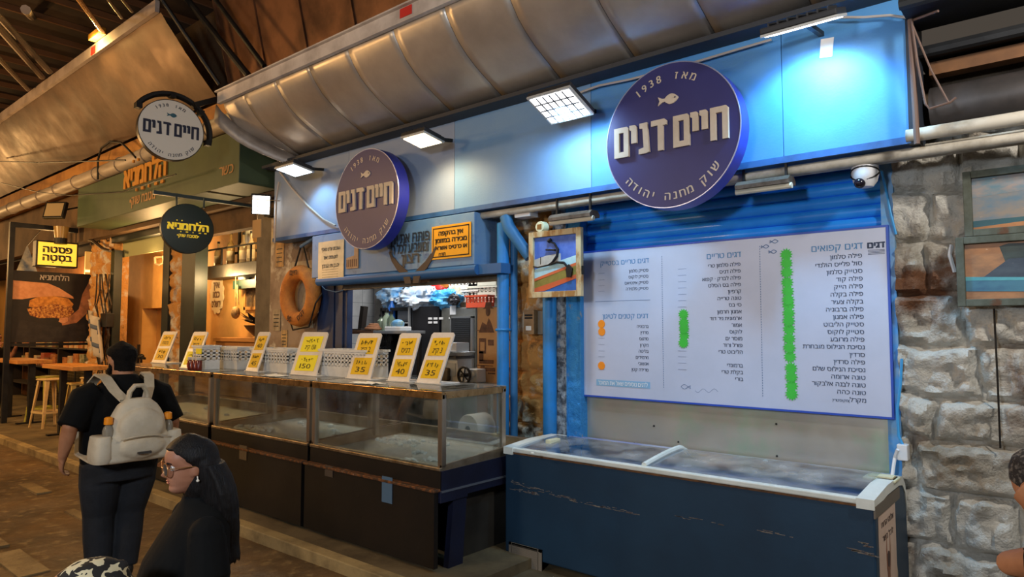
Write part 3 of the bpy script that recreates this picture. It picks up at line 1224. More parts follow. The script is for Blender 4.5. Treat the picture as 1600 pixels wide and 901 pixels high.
# ---- stainless display counter, three bays
CY0, CY1 = 3.49, 4.20
CX0, CX1 = -9.85, -3.62
TZ, LZ = 1.35, .80
bays = [(-9.85, -7.14), (-7.06, -5.30), (-5.26, -3.62)]
m_navy = mat('counter_navy_paint', '#15172a', .45, hx2='#1b2038', scale=2, bump=.06, bscale=20, hx3='#8a8578', scale3=30, lo3=.74, hi3=.8)
m_blackp = mat('counter_black_paint', '#0d0d0f', .48, hx2='#1a1513', scale=1.6, bump=.08, bscale=14, hx3='#7a5c42', scale3=26, lo3=.75, hi3=.8)
m_rust = mat('rusted_edge', '#4a3628', .7, .3, hx2='#8a5630', scale=26, lo=.45, hi=.6, hx3='#b4aba0', scale3=9, lo3=.6, hi3=.7)
m_ice = mat('crushed_ice', '#eef3f4', .5, hx2='#d8e2e6', scale=30, bump=.6, bscale=90)
m_tray = mat('tray_steel', '#b2b2aa', .45, .25, hx2='#c6c6be', scale=40, lo=.45, hi=.6, bump=.25, bscale=180, hx3='#d8dcda', scale3=120, lo3=.62, hi3=.66)
labs = ['fish counter bay furthest down the street, half hidden by the man with the backpack', 'middle fish counter bay, between the far bay and the bay next to the freezer', 'glass and steel fish counter bay standing next to the blue freezer']
for (x0, x1), lab in zip(bays, labs):
    t = thing('display_counter', lab, 'display counter', ((x0+x1)/2, 3.8, .075), group='glass fish display counters')
    s = .045
    for (x, y) in ((x0+s/2, CY0+s/2), (x1-s/2, CY0+s/2), (x0+s/2, CY1-s/2), (x1-s/2, CY1-s/2)):
        MB().box((x-s/2, y-s/2, LZ), (x+s/2, y+s/2, TZ-.02), bev=.004).build('post', m_chrome, t)
    b = MB()
    b.box((x0, CY0-.005, TZ-.058), (x1, CY0+.03, TZ-.003), bev=.004)
    b.box((x0, CY1-.03, TZ-.05), (x1, CY1+.005, TZ-.003), bev=.004)
    b.box((x0, CY0+.03, TZ-.055), (x0+.03, CY1-.03, TZ-.003), bev=.004)
    b.box((x1-.03, CY0+.03, TZ-.055), (x1, CY1-.03, TZ-.003), bev=.004)
    b.build('top_frame', mat('brassy_steel_frame', '#b89466', .32, .9, hx2='#8f6f45', scale=8, rvar=.1), t)
    MB().box((x0, CY0, TZ-.003), (x1, CY1, TZ+.003)).build('top_pane', glass_mat('counter_top_glass', '#eef4f1', .10, .12), t)
    MB().box((x0+.045, CY0+.012, LZ), (x1-.045, CY0+.018, TZ-.058)).build('front_pane', glass_mat('counter_glass', '#f6faf8', .055, .03), t)
    for xx in ((x0+.012, x1-.012) if x1 > -4 else (x0+.012,)):
        MB().box((xx-.003, CY0+.045, LZ), (xx+.003, CY1-.045, TZ-.055)).build('end_pane', MATS['counter_glass'], t)
    # sloping ice tray
    b = MB()
    TB = 4.52
    b.faces([V((x0, CY0+.01, LZ-.06)), V((x1, CY0+.01, LZ-.06)), V((x1, TB, LZ-.015)), V((x0, TB, LZ-.015))], [(0, 1, 2, 3)])
    b.build('tray_floor', m_tray, t)
    b = MB()
    b.box((x0, TB-.01, LZ-.1), (x1, TB+.02, LZ+.085))
    b.box((x0, TB-.03, LZ+.075), (x1, TB+.02, LZ+.09))
    for xx in (x0, x1-.02):
        b.prism([(0, -.1), (TB-CY0, -.1), (TB-CY0, .085), (0, .02)], (xx, CY0, LZ), (0, 1, 0), (0, 0, 1), .02)
    b.build('tray_rim', mat('tray_rim_steel', '#a99a84', .4, .8, hx2='#8c7a62', scale=6, rvar=.1), t)
    MB().box((x0, CY0-.02, LZ-.02), (x1, CY0+.03, LZ+.005), bev=.005).build('ledge', mat('ledge_steel', '#b3a58e', .35, .85, hx2='#7d6a50', scale=14), t)
    MB().box((x0, CY0-.012, LZ-.15), (x1, CY0+.02, LZ-.02)).build('apron', m_blackp, t)
    b = MB().box((x0-.01, CY0-.075, LZ-.165), (x1+.0, CY0-.01, LZ-.145), bev=.004)
    b.build('front_lip', m_rust, t)
    MB().box((x0, CY0-.065, .10), (x1-.01, CY0-.025, LZ-.165)).build('front_panel', m_blackp, t)
    for xx in (x0+.1, (x0+x1)/2, x1-.15):
        MB().box((xx-.03, CY0+.02, .075), (xx+.03, CY0+.08, LZ-.15)).build('leg', m_navy, t)
    MB().box((x0+.02, 4.35, .075), (x1-.02, 4.4, LZ-.1)).build('back_panel', m_dark, t)
    # scraps of ice left in the tray
    b = MB()
    rnd = random.Random(int(x0*10))
    for k in range(9):
        cx, cy = rnd.uniform(x0+.15, x1-.15), rnd.uniform(CY0+.1, 4.42)
        zz = LZ-.06+.045*(cy-CY0)/(TB-CY0)
        R = rnd.uniform(.015, .05)
        for q in range(int(6+R*260)):
            a = rnd.uniform(0, 2*PI)
            d = R*rnd.random()**.6*1.5
            r = rnd.uniform(.006, .016)*(1.3-d/(R*1.6))+.004
            b.ball((cx+1.7*d*math.cos(a), cy+d*math.sin(a), zz+r*.5+R*.35*max(0, 1-d/R)), (r*1.3, r, r*.9), 6, 5)
    if x0 > -8:
        for k in range(60):
            f = rnd.random()
            cx = x0+.1+.55*f+rnd.uniform(-.05, .05)
            cy = 4.05+.3*rnd.random() if x0 > -5.28 else CY0+.15+.25*rnd.random()
            r = rnd.uniform(.008, .022)
            b.ball((cx, cy, LZ-.045+r), (r*1.5, r, r), 6, 5)
    tag(b.build('crushed_ice', m_ice, loc=((x0+x1)/2, 3.9, LZ-.05), smooth=True), {-9.85: 'white ice scraps in the fish counter bay furthest down the street', -7.06: 'white ice scraps in the middle fish counter bay', -5.26: 'white ice scraps in the fish counter bay next to the freezer'}[x0], 'ice', 'ice scraps in the counter trays', 'stuff')
    if x1 > -4:
        b = MB()
        b.prism([(-.0, -.16), (1.0, -.16), (1.0, .0), (0, -.02)], (x1-.01, CY0-.005, LZ), (0, 1, 0), (0, 0, 1), .016)
        b.build('end_apron', m_navy, t)
        b = MB()
        b.box((x1-.02, CY0-.02, LZ-.245), (x1+.012, CY0+.26, LZ-.165), bev=.004)
        b.box((x1-.02, CY0+.26, LZ-.225), (x1+.008, CY0+.85, LZ-.165), bev=.004)
        b.build('end_rail', m_navy, t)
        b = MB().box((x1-.02, CY0-.01, LZ-.172), (x1+.014, CY0+1.0, LZ-.158))
        b.build('end_strip', mat('strip_bare_steel', '#9aa0ac', .35, .8), t)
        b = MB().prism([(0.05, .075), (.2, .075), (.24, LZ-.24), (.10, LZ-.24)], (x1-.05, CY0+.02, 0), (0, 1, 0), (0, 0, 1), .05)
        b.build('end_leg', m_navy, t)
        MB().box((x1-.12, CY0+.3, .075), (x1-.1, CY0+.9, LZ-.2)).build('end_panel', mat('dark_grey_panel', '#35332f', .5, hx2='#2a2825', scale=3), t)
    # taped repairs on the front
    pas = {-9.85: [], -7.06: [(380, 703, .07, .09, '#6b5f50')], -5.26: [(514, 733, .055, .06, '#4c4138'), (605, 758, .06, .13, '#4d6b86')]}[x0]
    for (u, v, ww, hh, cc) in pas:
        p = PY(u, v, CY0-.066)
        MB().box((p.x-ww, CY0-.069, p.z-hh), (p.x+ww, CY0-.065, p.z+hh*.5)).build('tape_patch', mat('tape_'+cc[1:], cc, .6), t)
# ================================================================ SIGNS AND LAMPS
m_signnavy = mat('sign_navy_face', '#292b66', .4, hx2='#2d2f6c', scale=2, hx3='#6b70a8', scale3=60, lo3=.76, hi3=.8)
m_signside = mat('sign_side_metal', '#2b32b0', .35, .2, hx2='#3a40a0', scale=2)
m_cream = mat('letter_cream', '#cdbfae', .5, hx2='#bfb09e', scale=6)
m_letterside = mat('letter_dark_side', '#231f3c', .5)

# heavy block letters on a unit height, drawn as bars (x0, y0, x1, y1)
BLK = {
    'ח': (.62, [[(0, 0), (.2, 0), (.2, .82), (.42, .82), (.42, 0), (.62, 0), (.62, .93), (.55, 1), (0, 1)]]),
    'י': (.25, [[(.03, .40), (.25, .40), (.25, .93), (.18, 1), (-.04, 1), (-.04, .86), (.03, .82)]]),
    'ם': (.60, [[(0, 0), (.6, 0), (.6, .18), (.2, .18), (.2, .82), (.0, .82)], [(0, .82), (.4, .82), (.4, .18), (.6, .18), (.6, .93), (.53, 1), (0, 1)]]),
    'ד': (.60, [[(.26, 0), (.46, 0), (.46, .8), (.6, .8), (.6, .93), (.52, 1), (0, 1), (0, .82), (.26, .82)]]),
    'ג': (.42, [[(0, 0), (.28, .0), (.42, .03), (.40, .2), (.34, 1), (.04, 1), (.04, .84), (.16, .82), (.2, .2), (0, .16)]]),
}


def block_word(mb, s, o, h, x, y, depth, sx=1.0, gap=.085, space=.17):
    tot = sum((BLK[c][0]+gap) if c in BLK else space for c in s)-gap
    pos = tot/2
    for ch in s:
        if ch not in BLK:
            pos -= space
            continue
        wd, polys = BLK[ch]
        for poly in polys:
            mb.prism([((pos-wd+px)*h*sx, py*h) for px, py in poly], o, x, y, depth)
        pos -= wd+gap


def fish_shape(mb, c, L, x, y, depth, flip=1):
    pts = []
    for i in range(11):
        f = i/10
        pts.append((L*(.5-f*.68), L*.235*math.sin(PI*min(1, f*.93+.0))**.8))
    pts += [(-L*.30, L*.09), (-L*.52, L*.2), (-L*.44, 0), (-L*.52, -L*.2), (-L*.30, -L*.09)]
    for i in range(10, 0, -1):
        f = i/10
        pts.append((L*(.5-f*.68), -L*.235*math.sin(PI*min(1, f*.93))**.8))
    mb.prism([(px*flip, py) for px, py in pts], c, x, y, depth)


def round_shop_sign(name, label, c, R, th, x, y, face, side, ink, raised, group=None, fish_ink=None, marks=None):
    c, x, y = V(c), V(x), V(y)
    n = x.cross(y)
    t = thing(name, label, 'sign', c-n*th*.5, group=group)
    M = Matrix((x, y, n)).transposed()
    MB().lathe([(R*.985, .0), (R, -.004), (R, -th), (R*.9, -th)], 72, c, M).build('sign_drum', side, t, smooth=True)
    MB().lathe([(R*.985, .001), (R*.98, .003), (.001, .003)], 72, c, M).build('sign_face', face, t, smooth=True)
    MB().torus(c+n*.001, R*.99, .005, x, y, 72, 6).build('rim_trim', mat('rim_bright', '#aeb4d8', .3, .6) if not marks else side, t, smooth=True)
    o = c+n*.003
    b = MB()
    block_word(b, 'חיים דגים', o-y*R*.20, R*.43, x, y, raised, .90)
    b.build('logo_lettering', ink, t)
    b = MB()
    fish_shape(b, o+y*R*.49, R*.30, x, y, max(.003, raised*.4))
    b.build('fish_emblem', fish_ink or ink, t)
    MB().ball(o+y*R*.50+x*R*.10+n*max(.003, raised*.4), R*.012, 8, 6).build('fish_eye', m_letterside, t)
    b = MB()
    arc_text(b, '1938', o, R*.76, R*.155, -35, 8.2, x, y, True, .02, rtl=False)
    arc_text(b, 'מאז', o, R*.76, R*.155, 8.5, 9.0, x, y, True, .02)
    arc_text(b, 'שוק מחנה יהודה', o, R*.885, R*.165, -48, 7.6, x, y, False, .02)
    b.build('ring_lettering', ink, t)
    return t


XX, ZZ = V((1, 0, 0)), V((0, 0, 1))
c = PY(1046, 211, 4.30)
round_shop_sign('round_sign', 'larger round navy fish shop sign beside the bright lamp, above the menu board', c, .515, .13, XX, ZZ, m_signnavy, m_signside, m_cream, .022, 'round navy shop signs')
MB().box((c.x-.2, 4.42, c.z-.1), (c.x+.2, FY, c.z+.1)).build('sign_bracket', m_black, bpy.data.objects['round_sign'])
c = PY(572, 310.5, 4.30)
t2 = round_shop_sign('round_sign', 'round navy fish shop sign above the hatch and the yellow cash-only plate', c, .515, .13, XX, ZZ, m_signnavy, m_signside, m_cream, .022, 'round navy shop signs')
MB().box((c.x-.2, 4.42, c.z-.1), (c.x+.2, FY, c.z+.1)).build('sign_bracket', m_black, t2)
# white round sign projecting into the street
c = PX(268, 203, -7.85)
x, y = V((0.18, 1, 0)).normalized(), ZZ
t3 = round_shop_sign('round_sign', 'round white fish shop sign with navy letters hanging out over the street', c, .345, .09, x, y,
                     mat('sign_white_face', '#d9cfc0', .45), mat('sign_dark_drum', '#2b2624', .4, .3), mat('sign_navy_ink', '#1d2036', .5), .004, fish_ink=mat('fish_teal', '#2e5a68', .5), marks=True)
n = x.cross(y)
b = MB()
b.torus(c-n*.045, .415, .028, x, y, 30, 6, math.radians(-12), math.radians(148))
b.torus(c-n*.0, .415, .028, x, y, 30, 6, math.radians(-12), math.radians(148))
for a in (-12, 40, 90, 148):
    r = math.radians(a)
    p = c+(x*math.cos(r)+y*math.sin(r))*.40
    b.box((p.x-.05, p.y-.03, p.z-.03), (p.x+.03, p.y+.03, p.z+.03))
b.build('arc_bracket', mat('arc_black', '#1b1817', .5, .3), t3)
b = MB().bar(c+x*.22+y*.33, (c.x, 3.86, 4.56), .09, .06)
b.build('mounting_arm', MATS['arc_black'], t3)

# green restaurant box sign
a, e = PY(120, 354.5, 4.2), PY(373, 282.5, 4.2)
t = thing('restaurant_sign', 'long green box sign with golden letters above the restaurant bar', 'sign', ((a.x+e.x)/2, 4.2, a.z))
zt = PY(120, 296, 4.2).z
m_gsign = mat('sign_green_paint', '#46543a', .55, hx2='#3c4a34', scale=1.5)
MB().box((a.x, 4.2, a.z), (e.x, 4.75, zt), bev=.01).build('sign_box', m_gsign, t)
m_gold = mat('letter_gold', '#c68a34', .45, .2)


def lachmania(mb, mid, size, x, y, depth_lift, bold=.06, width=None):
    text(mb, 'הלחמניא', mid, size, x, y, 'C', bold, lift=depth_lift, width=width)
    wv = width or size*3.3
    x = V(x).normalized()
    y = V(y).normalized()
    nn = x.cross(y)
    for f, q in ((.43, 2), (.29, 2), (.12, 1), (-.03, 2), (-.18, 1)):
        for k in range(q):
            p = V(mid)+x*(f*wv+(k-.5)*size*.12*(q > 1))-y*size*.2+nn*depth_lift
            s = size*.05
            mb.faces([p-x*s-y*s, p+x*s-y*s, p+x*s+y*s, p-x*s+y*s], [(0, 1, 2, 3)])
    for f in (.29, -.16, -.28):
        p = V(mid)+x*(f*wv)+y*size*.86+nn*depth_lift
        s = size*.06
        mb.faces([p-x*s-y*s*.8, p+x*s-y*s*.8, p+x*s+y*s*.8, p-x*s+y*s*.8], [(0, 1, 2, 3)])


b = MB()
p = PY(227, 282, 4.2)
for l in (.002, .014, .026):
    lachmania(b, V((p.x, 4.2, p.z-.02)), .44, XX, ZZ, l, .05, width=1.5)
b.build('gold_lettering', m_gold, t)
b = MB()
p = PY(224, 311, 4.2)
text(b, '•מטבח שוק•', V((p.x, 4.2, p.z-.04)), .2, bold=.03, lift=.006, width=1.0)
p = PY(354, 270, 4.2)
text(b, 'כשר', V((p.x, 4.2, p.z-.02)), .19, bold=.02, lift=.006, width=.36)
b.build('small_lettering', mat('letter_bronze', '#a87c4a', .5), t)

# round green sign on its arm
c = PX(294, 357, -8.9)
x = V((.12, 1, 0)).normalized()
n = x.cross(ZZ)
R = .325
t = thing('round_sign', 'small round dark green sign with golden lettering hung from an arm before the bar', 'sign', c)
M = Matrix((x, ZZ, n)).transposed()
MB().lathe([(R*.98, 0), (R, -.004), (R, -.07), (R*.9, -.07)], 56, c, M).build('sign_drum', mat('green_drum', '#22292a', .45), t, smooth=True)
MB().lathe([(R*.98, .001), (R*.97, .003), (.001, .003)], 56, c, M).build('sign_face', mat('green_face', '#37423f', .5), t, smooth=True)
b = MB()
lachmania(b, c+n*.004+ZZ*-.02, .135, x, ZZ, .002, .05, width=.50)
text(b, '•מטבח שוק•', c+n*.004-ZZ*.115, .06, x, ZZ, bold=.03, width=.27)
b.build('gold_lettering', mat('lit_gold', '#e8c430', .4, emit='#e8c02a', estr=.55), t)
b = MB()
q = c-n*.035
b.bar(q+ZZ*(R+.1)-x*.42, q+ZZ*(R+.1)+V((0, 1.0, 0)), .045, .045)
for s in (-.14, .2):
    b.tube([q+x*s+ZZ*(R-.03), q+x*s+ZZ*(R+.1)], .012, 6)
b.build('hanging_arm', mat('arm_grey_green', '#4a5452', .5, .4), t)

# ---- floodlights
def flood(label, c, w_, d_, yaw, tilt, power, color, hexc, estr, grid=True, spot=True, roll=0.0, aim=None, group='floodlights under the canopies', blend=.6, ang=115):
    """body with a lit face; its lamp shines out of that face"""
    c = V(c)
    R_ = Matrix.Rotation(yaw, 3, 'Z') @ Matrix.Rotation(tilt, 3, 'X') @ Matrix.Rotation(roll, 3, 'Y')
    t = thing('floodlight', label, 'floodlight', c, group=group)
    M4 = Matrix.Translation(c) @ R_.to_4x4()
    b = MB()
    b.box((-w_/2-.02, -d_/2-.02, .012), (w_/2+.02, d_/2+.02, .05), M4, bev=.008)
    for i in range(7):
        xx = -w_/2+w_*(i+.5)/7
        b.box((xx-.004, -d_/2, .05), (xx+.004, d_/2, .07), M4)
    b.build('housing', mat('flood_housing', '#3a3a3c', .5, .5), t)
    MB().box((-w_/2-.02, -d_/2-.02, -.004), (w_/2+.02, d_/2+.02, .012), M4).build('bezel', mat('flood_bezel', '#c8c8c4', .4, .3), t)
    MB().box((-w_/2, -d_/2, -.008), (w_/2, d_/2, -.004), M4).build('lit_face', mat('flood_lit_'+hexc[1:]+str(int(estr)), hexc, .4, emit=hexc, estr=estr), t)
    if grid:
        b = MB()
        for i in range(1, 6):
            xx = -w_/2+w_*i/6
            b.box((xx-.006, -d_/2, -.011), (xx+.006, d_/2, -.008), M4)
        for i in range(1, 4):
            yy = -d_/2+d_*i/4
            b.box((-w_/2, yy-.006, -.011), (w_/2, yy+.006, -.008), M4)
        b.build('led_grid', mat('led_grid_grey', '#54585e', .5), t)
    b = MB()
    b.bar(c+V((0, 0, .03)), (c.x, FY+.02, c.z+.08), .03)
    b.build('mount', m_black, t)
    nrm = R_ @ V((0, 0, -1))
    lamp('flood_light', 'SPOT', c+nrm*.03, power*.62, color, .09, aim=c+nrm if aim is None else aim, spot=math.radians(ang), blend=blend)
    return t


flood('bright square LED floodlight to the left of the larger navy sign', PY(875, 166, 4.12), .36, .30, 0, math.radians(-22), 190, (.45, .74, 1.0), '#ffffff', 5, aim=(-3.0, 4.62, 3.05), ang=150, blend=.9)
flood('slim lit floodlight above the plain blue end of the fascia', PY(1255, 41, 4.22), .40, .20, 0, math.radians(22), 200, (.22, .60, 1.0), '#ffffff', 9, grid=False, aim=(-1.3, 4.7, 2.95), ang=120, blend=.5)
flood('warm glowing floodlight over the hatch beside the navy sign', PY(660, 219, 4.22), .28, .22, 0, math.radians(-10), 120, (1.0, .70, .36), '#ffe2b0', 12, grid=False, aim=(-4.6, 4.5, 2.4), ang=140, blend=.9)
flood('pale floodlight at the left end of the blue fascia', PY(460, 266, 4.22), .34, .24, 0, math.radians(-10), 60, (.34, .70, 1.0), '#e8f6ff', 5, grid=False, aim=(-6.75, 4.65, 3.0), ang=95, blend=.5)
c = PX(408, 320, -7.95)

# that one is turned out towards the street
nrm = V((.80, -.42, -.42)).normalized()
xa = nrm.cross(V((0, 0, 1))).normalized()
ya = xa.cross(nrm)
M4 = Matrix.Translation(c) @ Matrix((xa, ya, -nrm)).transposed().to_4x4()
t = thing('floodlight', 'white square floodlight facing the street above the bottle shelf', 'floodlight', c, group='floodlights under the canopies')
MB().box((-.12, -.13, .0), (.12, .13, .05), M4, bev=.008).build('housing', MATS['flood_housing'], t)
MB().box((-.1, -.115, -.006), (.1, .115, .0), M4).build('lit_face', mat('flood_lit_street', '#fff6ea', .4, emit='#fff4e4', estr=9), t)
b = MB()
for i in range(1, 5):
    b.box((-.1, -.115+.046*i-.003, -.009), (.1, -.115+.046*i+.003, -.006), M4)
b.build('led_grid', MATS['led_grid_grey'], t)
MB().bar(c-nrm*.05, (c.x-.15, 4.75, c.z+.12), .03).build('mount', m_black, t)
lamp('flood_light', 'SPOT', c+nrm*.03, 120, (1.0, .78, .52), .1, aim=c+V((2.0, -2.6, -2.2)), spot=math.radians(110), blend=.8)
# small card under that lamp, and unlit flood by the pipe
p = PY(401, 357, 4.3)
tag(MB().box((p.x-.1, 4.3, p.z-.11), (p.x+.1, 4.31, p.z+.11)).tube([(p.x, 4.305, p.z+.1), (p.x, 4.305, p.z+.36), (p.x, 4.78, p.z+.4)], .006, 5).build('hanging_card', mat('buff_card', '#b08a58', .7), loc=p), 'buff card hanging under the white square floodlight', 'card')
c = PY(89, 330, 4.05)
t = thing('floodlight', 'unlit black floodlight below the pale pipe, left of the green box sign', 'floodlight', c)
M4 = Matrix.Translation(c) @ Matrix.Rotation(math.radians(35), 4, 'Z') @ Matrix.Rotation(math.radians(75), 4, 'X')
MB().box((-.2, -.16, 0), (.2, .16, .07), M4, bev=.01).build('housing', m_black, t)
MB().box((-.165, -.125, .07), (.165, .125, .076), M4).build('glass_face', mat('unlit_face', '#9c8a6a', .3), t)
MB().bar(c, (c.x-.1, 4.75, c.z+.25), .03).build('mount', m_black, t)

# ---- pipes, cables, strip lights under the fascia
a, e = PY(0, 352, 4.42), PY(240, 238, 4.42)
b = MB()
b.tube([(-30, 4.42, e.z), (-8.2, 4.42, e.z)], .12, 18)
o = b.build('duct_pipe', mat('pale_duct', '#b5a89c', .5, hx2='#9a8d80', scale=4, stretch=(.3, 1, 1)), smooth=True)
tag(o, 'long pale duct pipe running above the green box sign', 'pipe')
b = MB()
for i in range(14):
    b.torus((-9.2-i*1.05, 4.42, e.z), .125, .012, (0, 1, 0), (0, 0, 1), 18, 6)
bo = b.build('pipe_collar', mat('collar_grey', '#8b7e72', .5), None, smooth=True)
bo.parent = o
b = MB()
for y, z, r in ((4.66, 2.865, .032), (4.82, 2.90, .045)):
    b.tube([(-4.35, y, z), (1.5, y, z)], r, 12)
b.tube([(-.8, 4.60, 2.955), (3.2, 4.6, 2.955)], .04, 12)
tag(b.build('conduit_pipe', mat('cream_conduit', '#c6bfb0', .5, hx2='#958c7c', scale=5), smooth=True), 'pair of pale conduit pipes running under the fascia to the stone wall', 'pipe')
for (u, v, L, lab) in ((1195, 292, .36, 'rusty unlit strip light under the fascia beside the larger navy sign'), (896, 342, .42, 'unlit strip light above the framed anchor painting')):
    p = PY(u, v, 4.62)
    t = thing('strip_light', lab, 'strip light', p, group='strip lights under the fascia')
    sec = [(-.075, .02), (-.04, .05), (.04, .05), (.075, .02), (.07, -.005), (-.07, -.005)]
    b = MB().prism(sec, (p.x-L/2, p.y, p.z+.0), (0, 1, 0), (0, 0, 1), L)
    b.build('housing', mat('rusted_housing', '#7a6a5c', .6, .4, hx2='#54463a', scale=9), t)
    b = MB().tube([(p.x-L/2-.01, p.y-.03, p.z-.018), (p.x+L/2+.01, p.y-.03, p.z-.018)], .02, 10)
    b.build('tube', mat('dead_tube', '#d5cdb8', .3), t, smooth=True)
    b = MB()
    for s in (-.4, .4):
        b.bar((p.x+L*s, p.y, p.z+.04), (p.x+L*s, p.y, 2.95), .016)
    b.build('hanger', m_black, t)
# camera
p = PY(1352, 279, 4.72)
t = thing('security_camera', 'white dome security camera under the fascia by the stone wall', 'camera', p)
b = MB().lathe([(.06, .085), (.078, .075), (.08, .03), (.07, -.02), (.045, -.055), (.0, -.06)], 22, p)
b.build('shell', mat('camera_white', '#d6d6d8', .35), t, smooth=True)
MB().ball(p+V((-.02, -.055, -.035)), .034, 14, 10).build('lens', mat('lens_black', '#1c1820', .1), t, smooth=True)
b = MB().torus(p+V((-.0, 0, .03)), .08, .006, (1, 0, 0), (0, .8, .6), 20, 6)
b.torus(p+V((0, 0, .04)), .08, .006, (1, 0, 0), (0, .9, -.3), 20, 6)
b.build('strap', m_black, t)
MB().tube([p+V((0, 0, .08)), p+V((0, .02, .16))], .02, 8).build('mount', MATS['camera_white'], t)
b = MB()
b.tube([PY(1366, 262, 4.8), PY(1378, 268, 4.85), PY(1385, 300, 4.97), PY(1392, 335, 4.97), PY(1400, 366, 4.98)], .008, 6)
tag(b.build('blue_cable', mat('blue_cable', '#3f9fe0', .5), smooth=True), 'blue cable curling down from the security camera', 'cable')
b = MB()
b.tube([PY(1409, 560, 4.93), PY(1407, 600, 4.93), PY(1402, 640, 4.93), PY(1404, 680, 4.93), PY(1412, 698, 4.93)], .009, 6)
tag(b.build('blue_cable', MATS['blue_cable'], smooth=True), 'blue cable running down to the white socket above the freezer', 'cable')
p = PY(1411, 706, 4.93)
t = thing('wall_socket', 'small white socket box on the wall behind the freezer end', 'socket', p)
MB().box((p.x-.03, 4.9, p.z-.05), (p.x+.03, 4.97, p.z+.05), bev=.006).build('socket_box', mat('socket_white', '#dfe2e6', .4), t)
MB().tube([p+V((-.02, -.05, .02)), PY(1398, 715, 4.9), PY(1394, 742, 4.86)], .011, 6).build('plug_lead', MATS['socket_white'], t)
# cables along the fascia top
m_cab = mat('pale_cable', '#b5aca4', .6)
b = MB()
pts = [PY(u, v, 4.56) for u, v in ((905, 145), (935, 134), (985, 124), (1090, 96), (1150, 78), (1205, 62))]
b.tube(pts, .009, 6)
tag(b.build('cable', m_cab, smooth=True), 'pale cable between the two white floodlights along the fascia top', 'cable', 'cables on the fascia')
b = MB()
b.tube([PY(u, v, 4.56) for u, v in ((437, 268), (455, 292), (480, 320), (505, 342), (524, 352))], .012, 6)
tag(b.build('cable', m_cab, smooth=True), 'white cable sagging from the pale floodlight to the navy sign over the hatch', 'cable', 'cables on the fascia')
b = MB()
b.tube([PY(u, v, 4.56) for u, v in ((436, 284), (432, 312), (431, 345), (429, 380))], .012, 6)
tag(b.build('cable', m_cab, smooth=True), 'short white cable hanging at the far end of the blue fascia', 'cable', 'cables on the fascia')
b = MB()
b.tube([PY(u, v, 4.56) for u, v in ((1310, 27), (1350, 27), (1390, 24), (1420, 28))], .008, 6)
tag(b.build('cable', m_cab, smooth=True), 'thin cable from the slim floodlight to the fascia end', 'cable', 'cables on the fascia')
b = MB()
b.tube([PY(u, v, 4.5) for u, v in ((1421, 10), (1424, 60), (1428, 140), (1433, 225))], .016, 8)
b.tube([PY(u, v, 4.48) for u, v in ((1424, 30), (1434, 100), (1446, 162), (1452, 170), (1484, 160), (1494, 152))], .007, 6)
b.tube([PY(u, v, 4.48) for u, v in ((1426, 40), (1455, 110), (1482, 160))], .006, 6)
b.tube([PY(1423, 33, 4.5), PY(1466, 17, 4.4)], .008, 6)
tag(b.build('hanging_cable', mat('rusty_cable', '#6a5348', .6)), 'loose rusty cables hanging beside the end of the blue fascia', 'cable')
# overhead wires on the left
b = MB()
b.tube([PY(u, v, 3.9) for u, v in ((0, 252), (60, 254), (130, 252), (196, 250))], .012, 6)
b.tube([PY(u, v, 3.9) for u, v in ((0, 285), (60, 300), (110, 305), (190, 300), (275, 272))], .009, 6)
tag(b.build('wire', m_black), 'sagging black wires crossing before the pale duct pipe', 'wire')
b = MB()
b.tube([PY(u, v, 4.3) for u, v in ((153, 280), (153, 250), (158, 232), (172, 221), (190, 223), (203, 236), (212, 246))], .018, 8)
tag(b.build('cable_loop', m_black, smooth=True), 'black cable looping up over the pale duct pipe', 'cable')

# ================================================================ HATCH AND PILLAR
HY = 4.55
a, e = PY(487, 433, HY), PY(741, 412, HY)
t = thing('shutter_box', 'steel blue shutter box above the hatch, carrying the notice plates', 'shutter box', ((a.x+e.x)/2, HY, e.z))
bx0, bx1, bz0 = a.x, e.x, 2.40
MB().box((bx0, HY, bz0), (bx1, 4.92, 2.89), bev=.006).build('box_body', m_steelblue, t)
b = MB()
b.tube([(bx0+.1, HY+.03, bz0-.045), (bx1+.02, HY+.03, bz0-.045)], .05, 14)
b.box((bx0+.1, HY+.03, bz0-.09), (bx1+.3, HY+.16, bz0))
b.build('lower_rail', mat('rail_blue', '#2f6198', .45), t, smooth=True)
MB().box((bx0+.35, 4.74, 2.255), (bx1+.18, 4.8, 2.42)).build('shutter_edge', mat('shutter_steel', '#857a6a', .5, .5, hx2='#6b6154', scale=5), t)
p = PY(658, 434, 4.73)
MB().box((p.x-.11, 4.733, p.z-.05), (p.x+.12, 4.74, p.z+.04)).build('shutter_tag', mat('rusty_tag', '#8d5a3c', .7, hx2='#b89a78', scale=30), t)

p0, p1 = PY(676, 350, HY), PY(737, 395, HY)
t = thing('notice_plate', 'yellow cash-only notice plate with a black border on the blue shutter box', 'sign', ((p0.x+p1.x)/2, HY, 2.45))
x0, x1, z0, z1 = p0.x, p1.x, 2.475, 2.80
MB().box((x0, HY-.012, z0), (x1, HY-.004, z1), bev=.003).build('plate_face', mat('plate_yellow', '#e0a020', .45, hx2='#d29418', scale=3), t)
b = MB()
for (q0, q1, r0, r1) in ((x0+.02, x1-.02, z0+.02, z0+.03), (x0+.02, x1-.02, z1-.03, z1-.02), (x0+.02, x0+.03, z0+.02, z1-.02), (x1-.03, x1-.02, z0+.02, z1-.02)):
    b.box((q0, HY-.0135, r0), (q1, HY-.012, r1))
b.build('border_line', m_black, t)
b = MB()
cx, wq = (x0+x1)/2, x1-x0
for s, zz, ww, sz in (('אין בהקפה', z1-.095, .62, .062), ('מכירה במזומן', z1-.165, .80, .062), ('או כרטיס אשראי', z1-.232, .82, .055)):
    text(b, s, V((cx, HY-.012, zz)), sz, width=wq*ww, bold=.045)
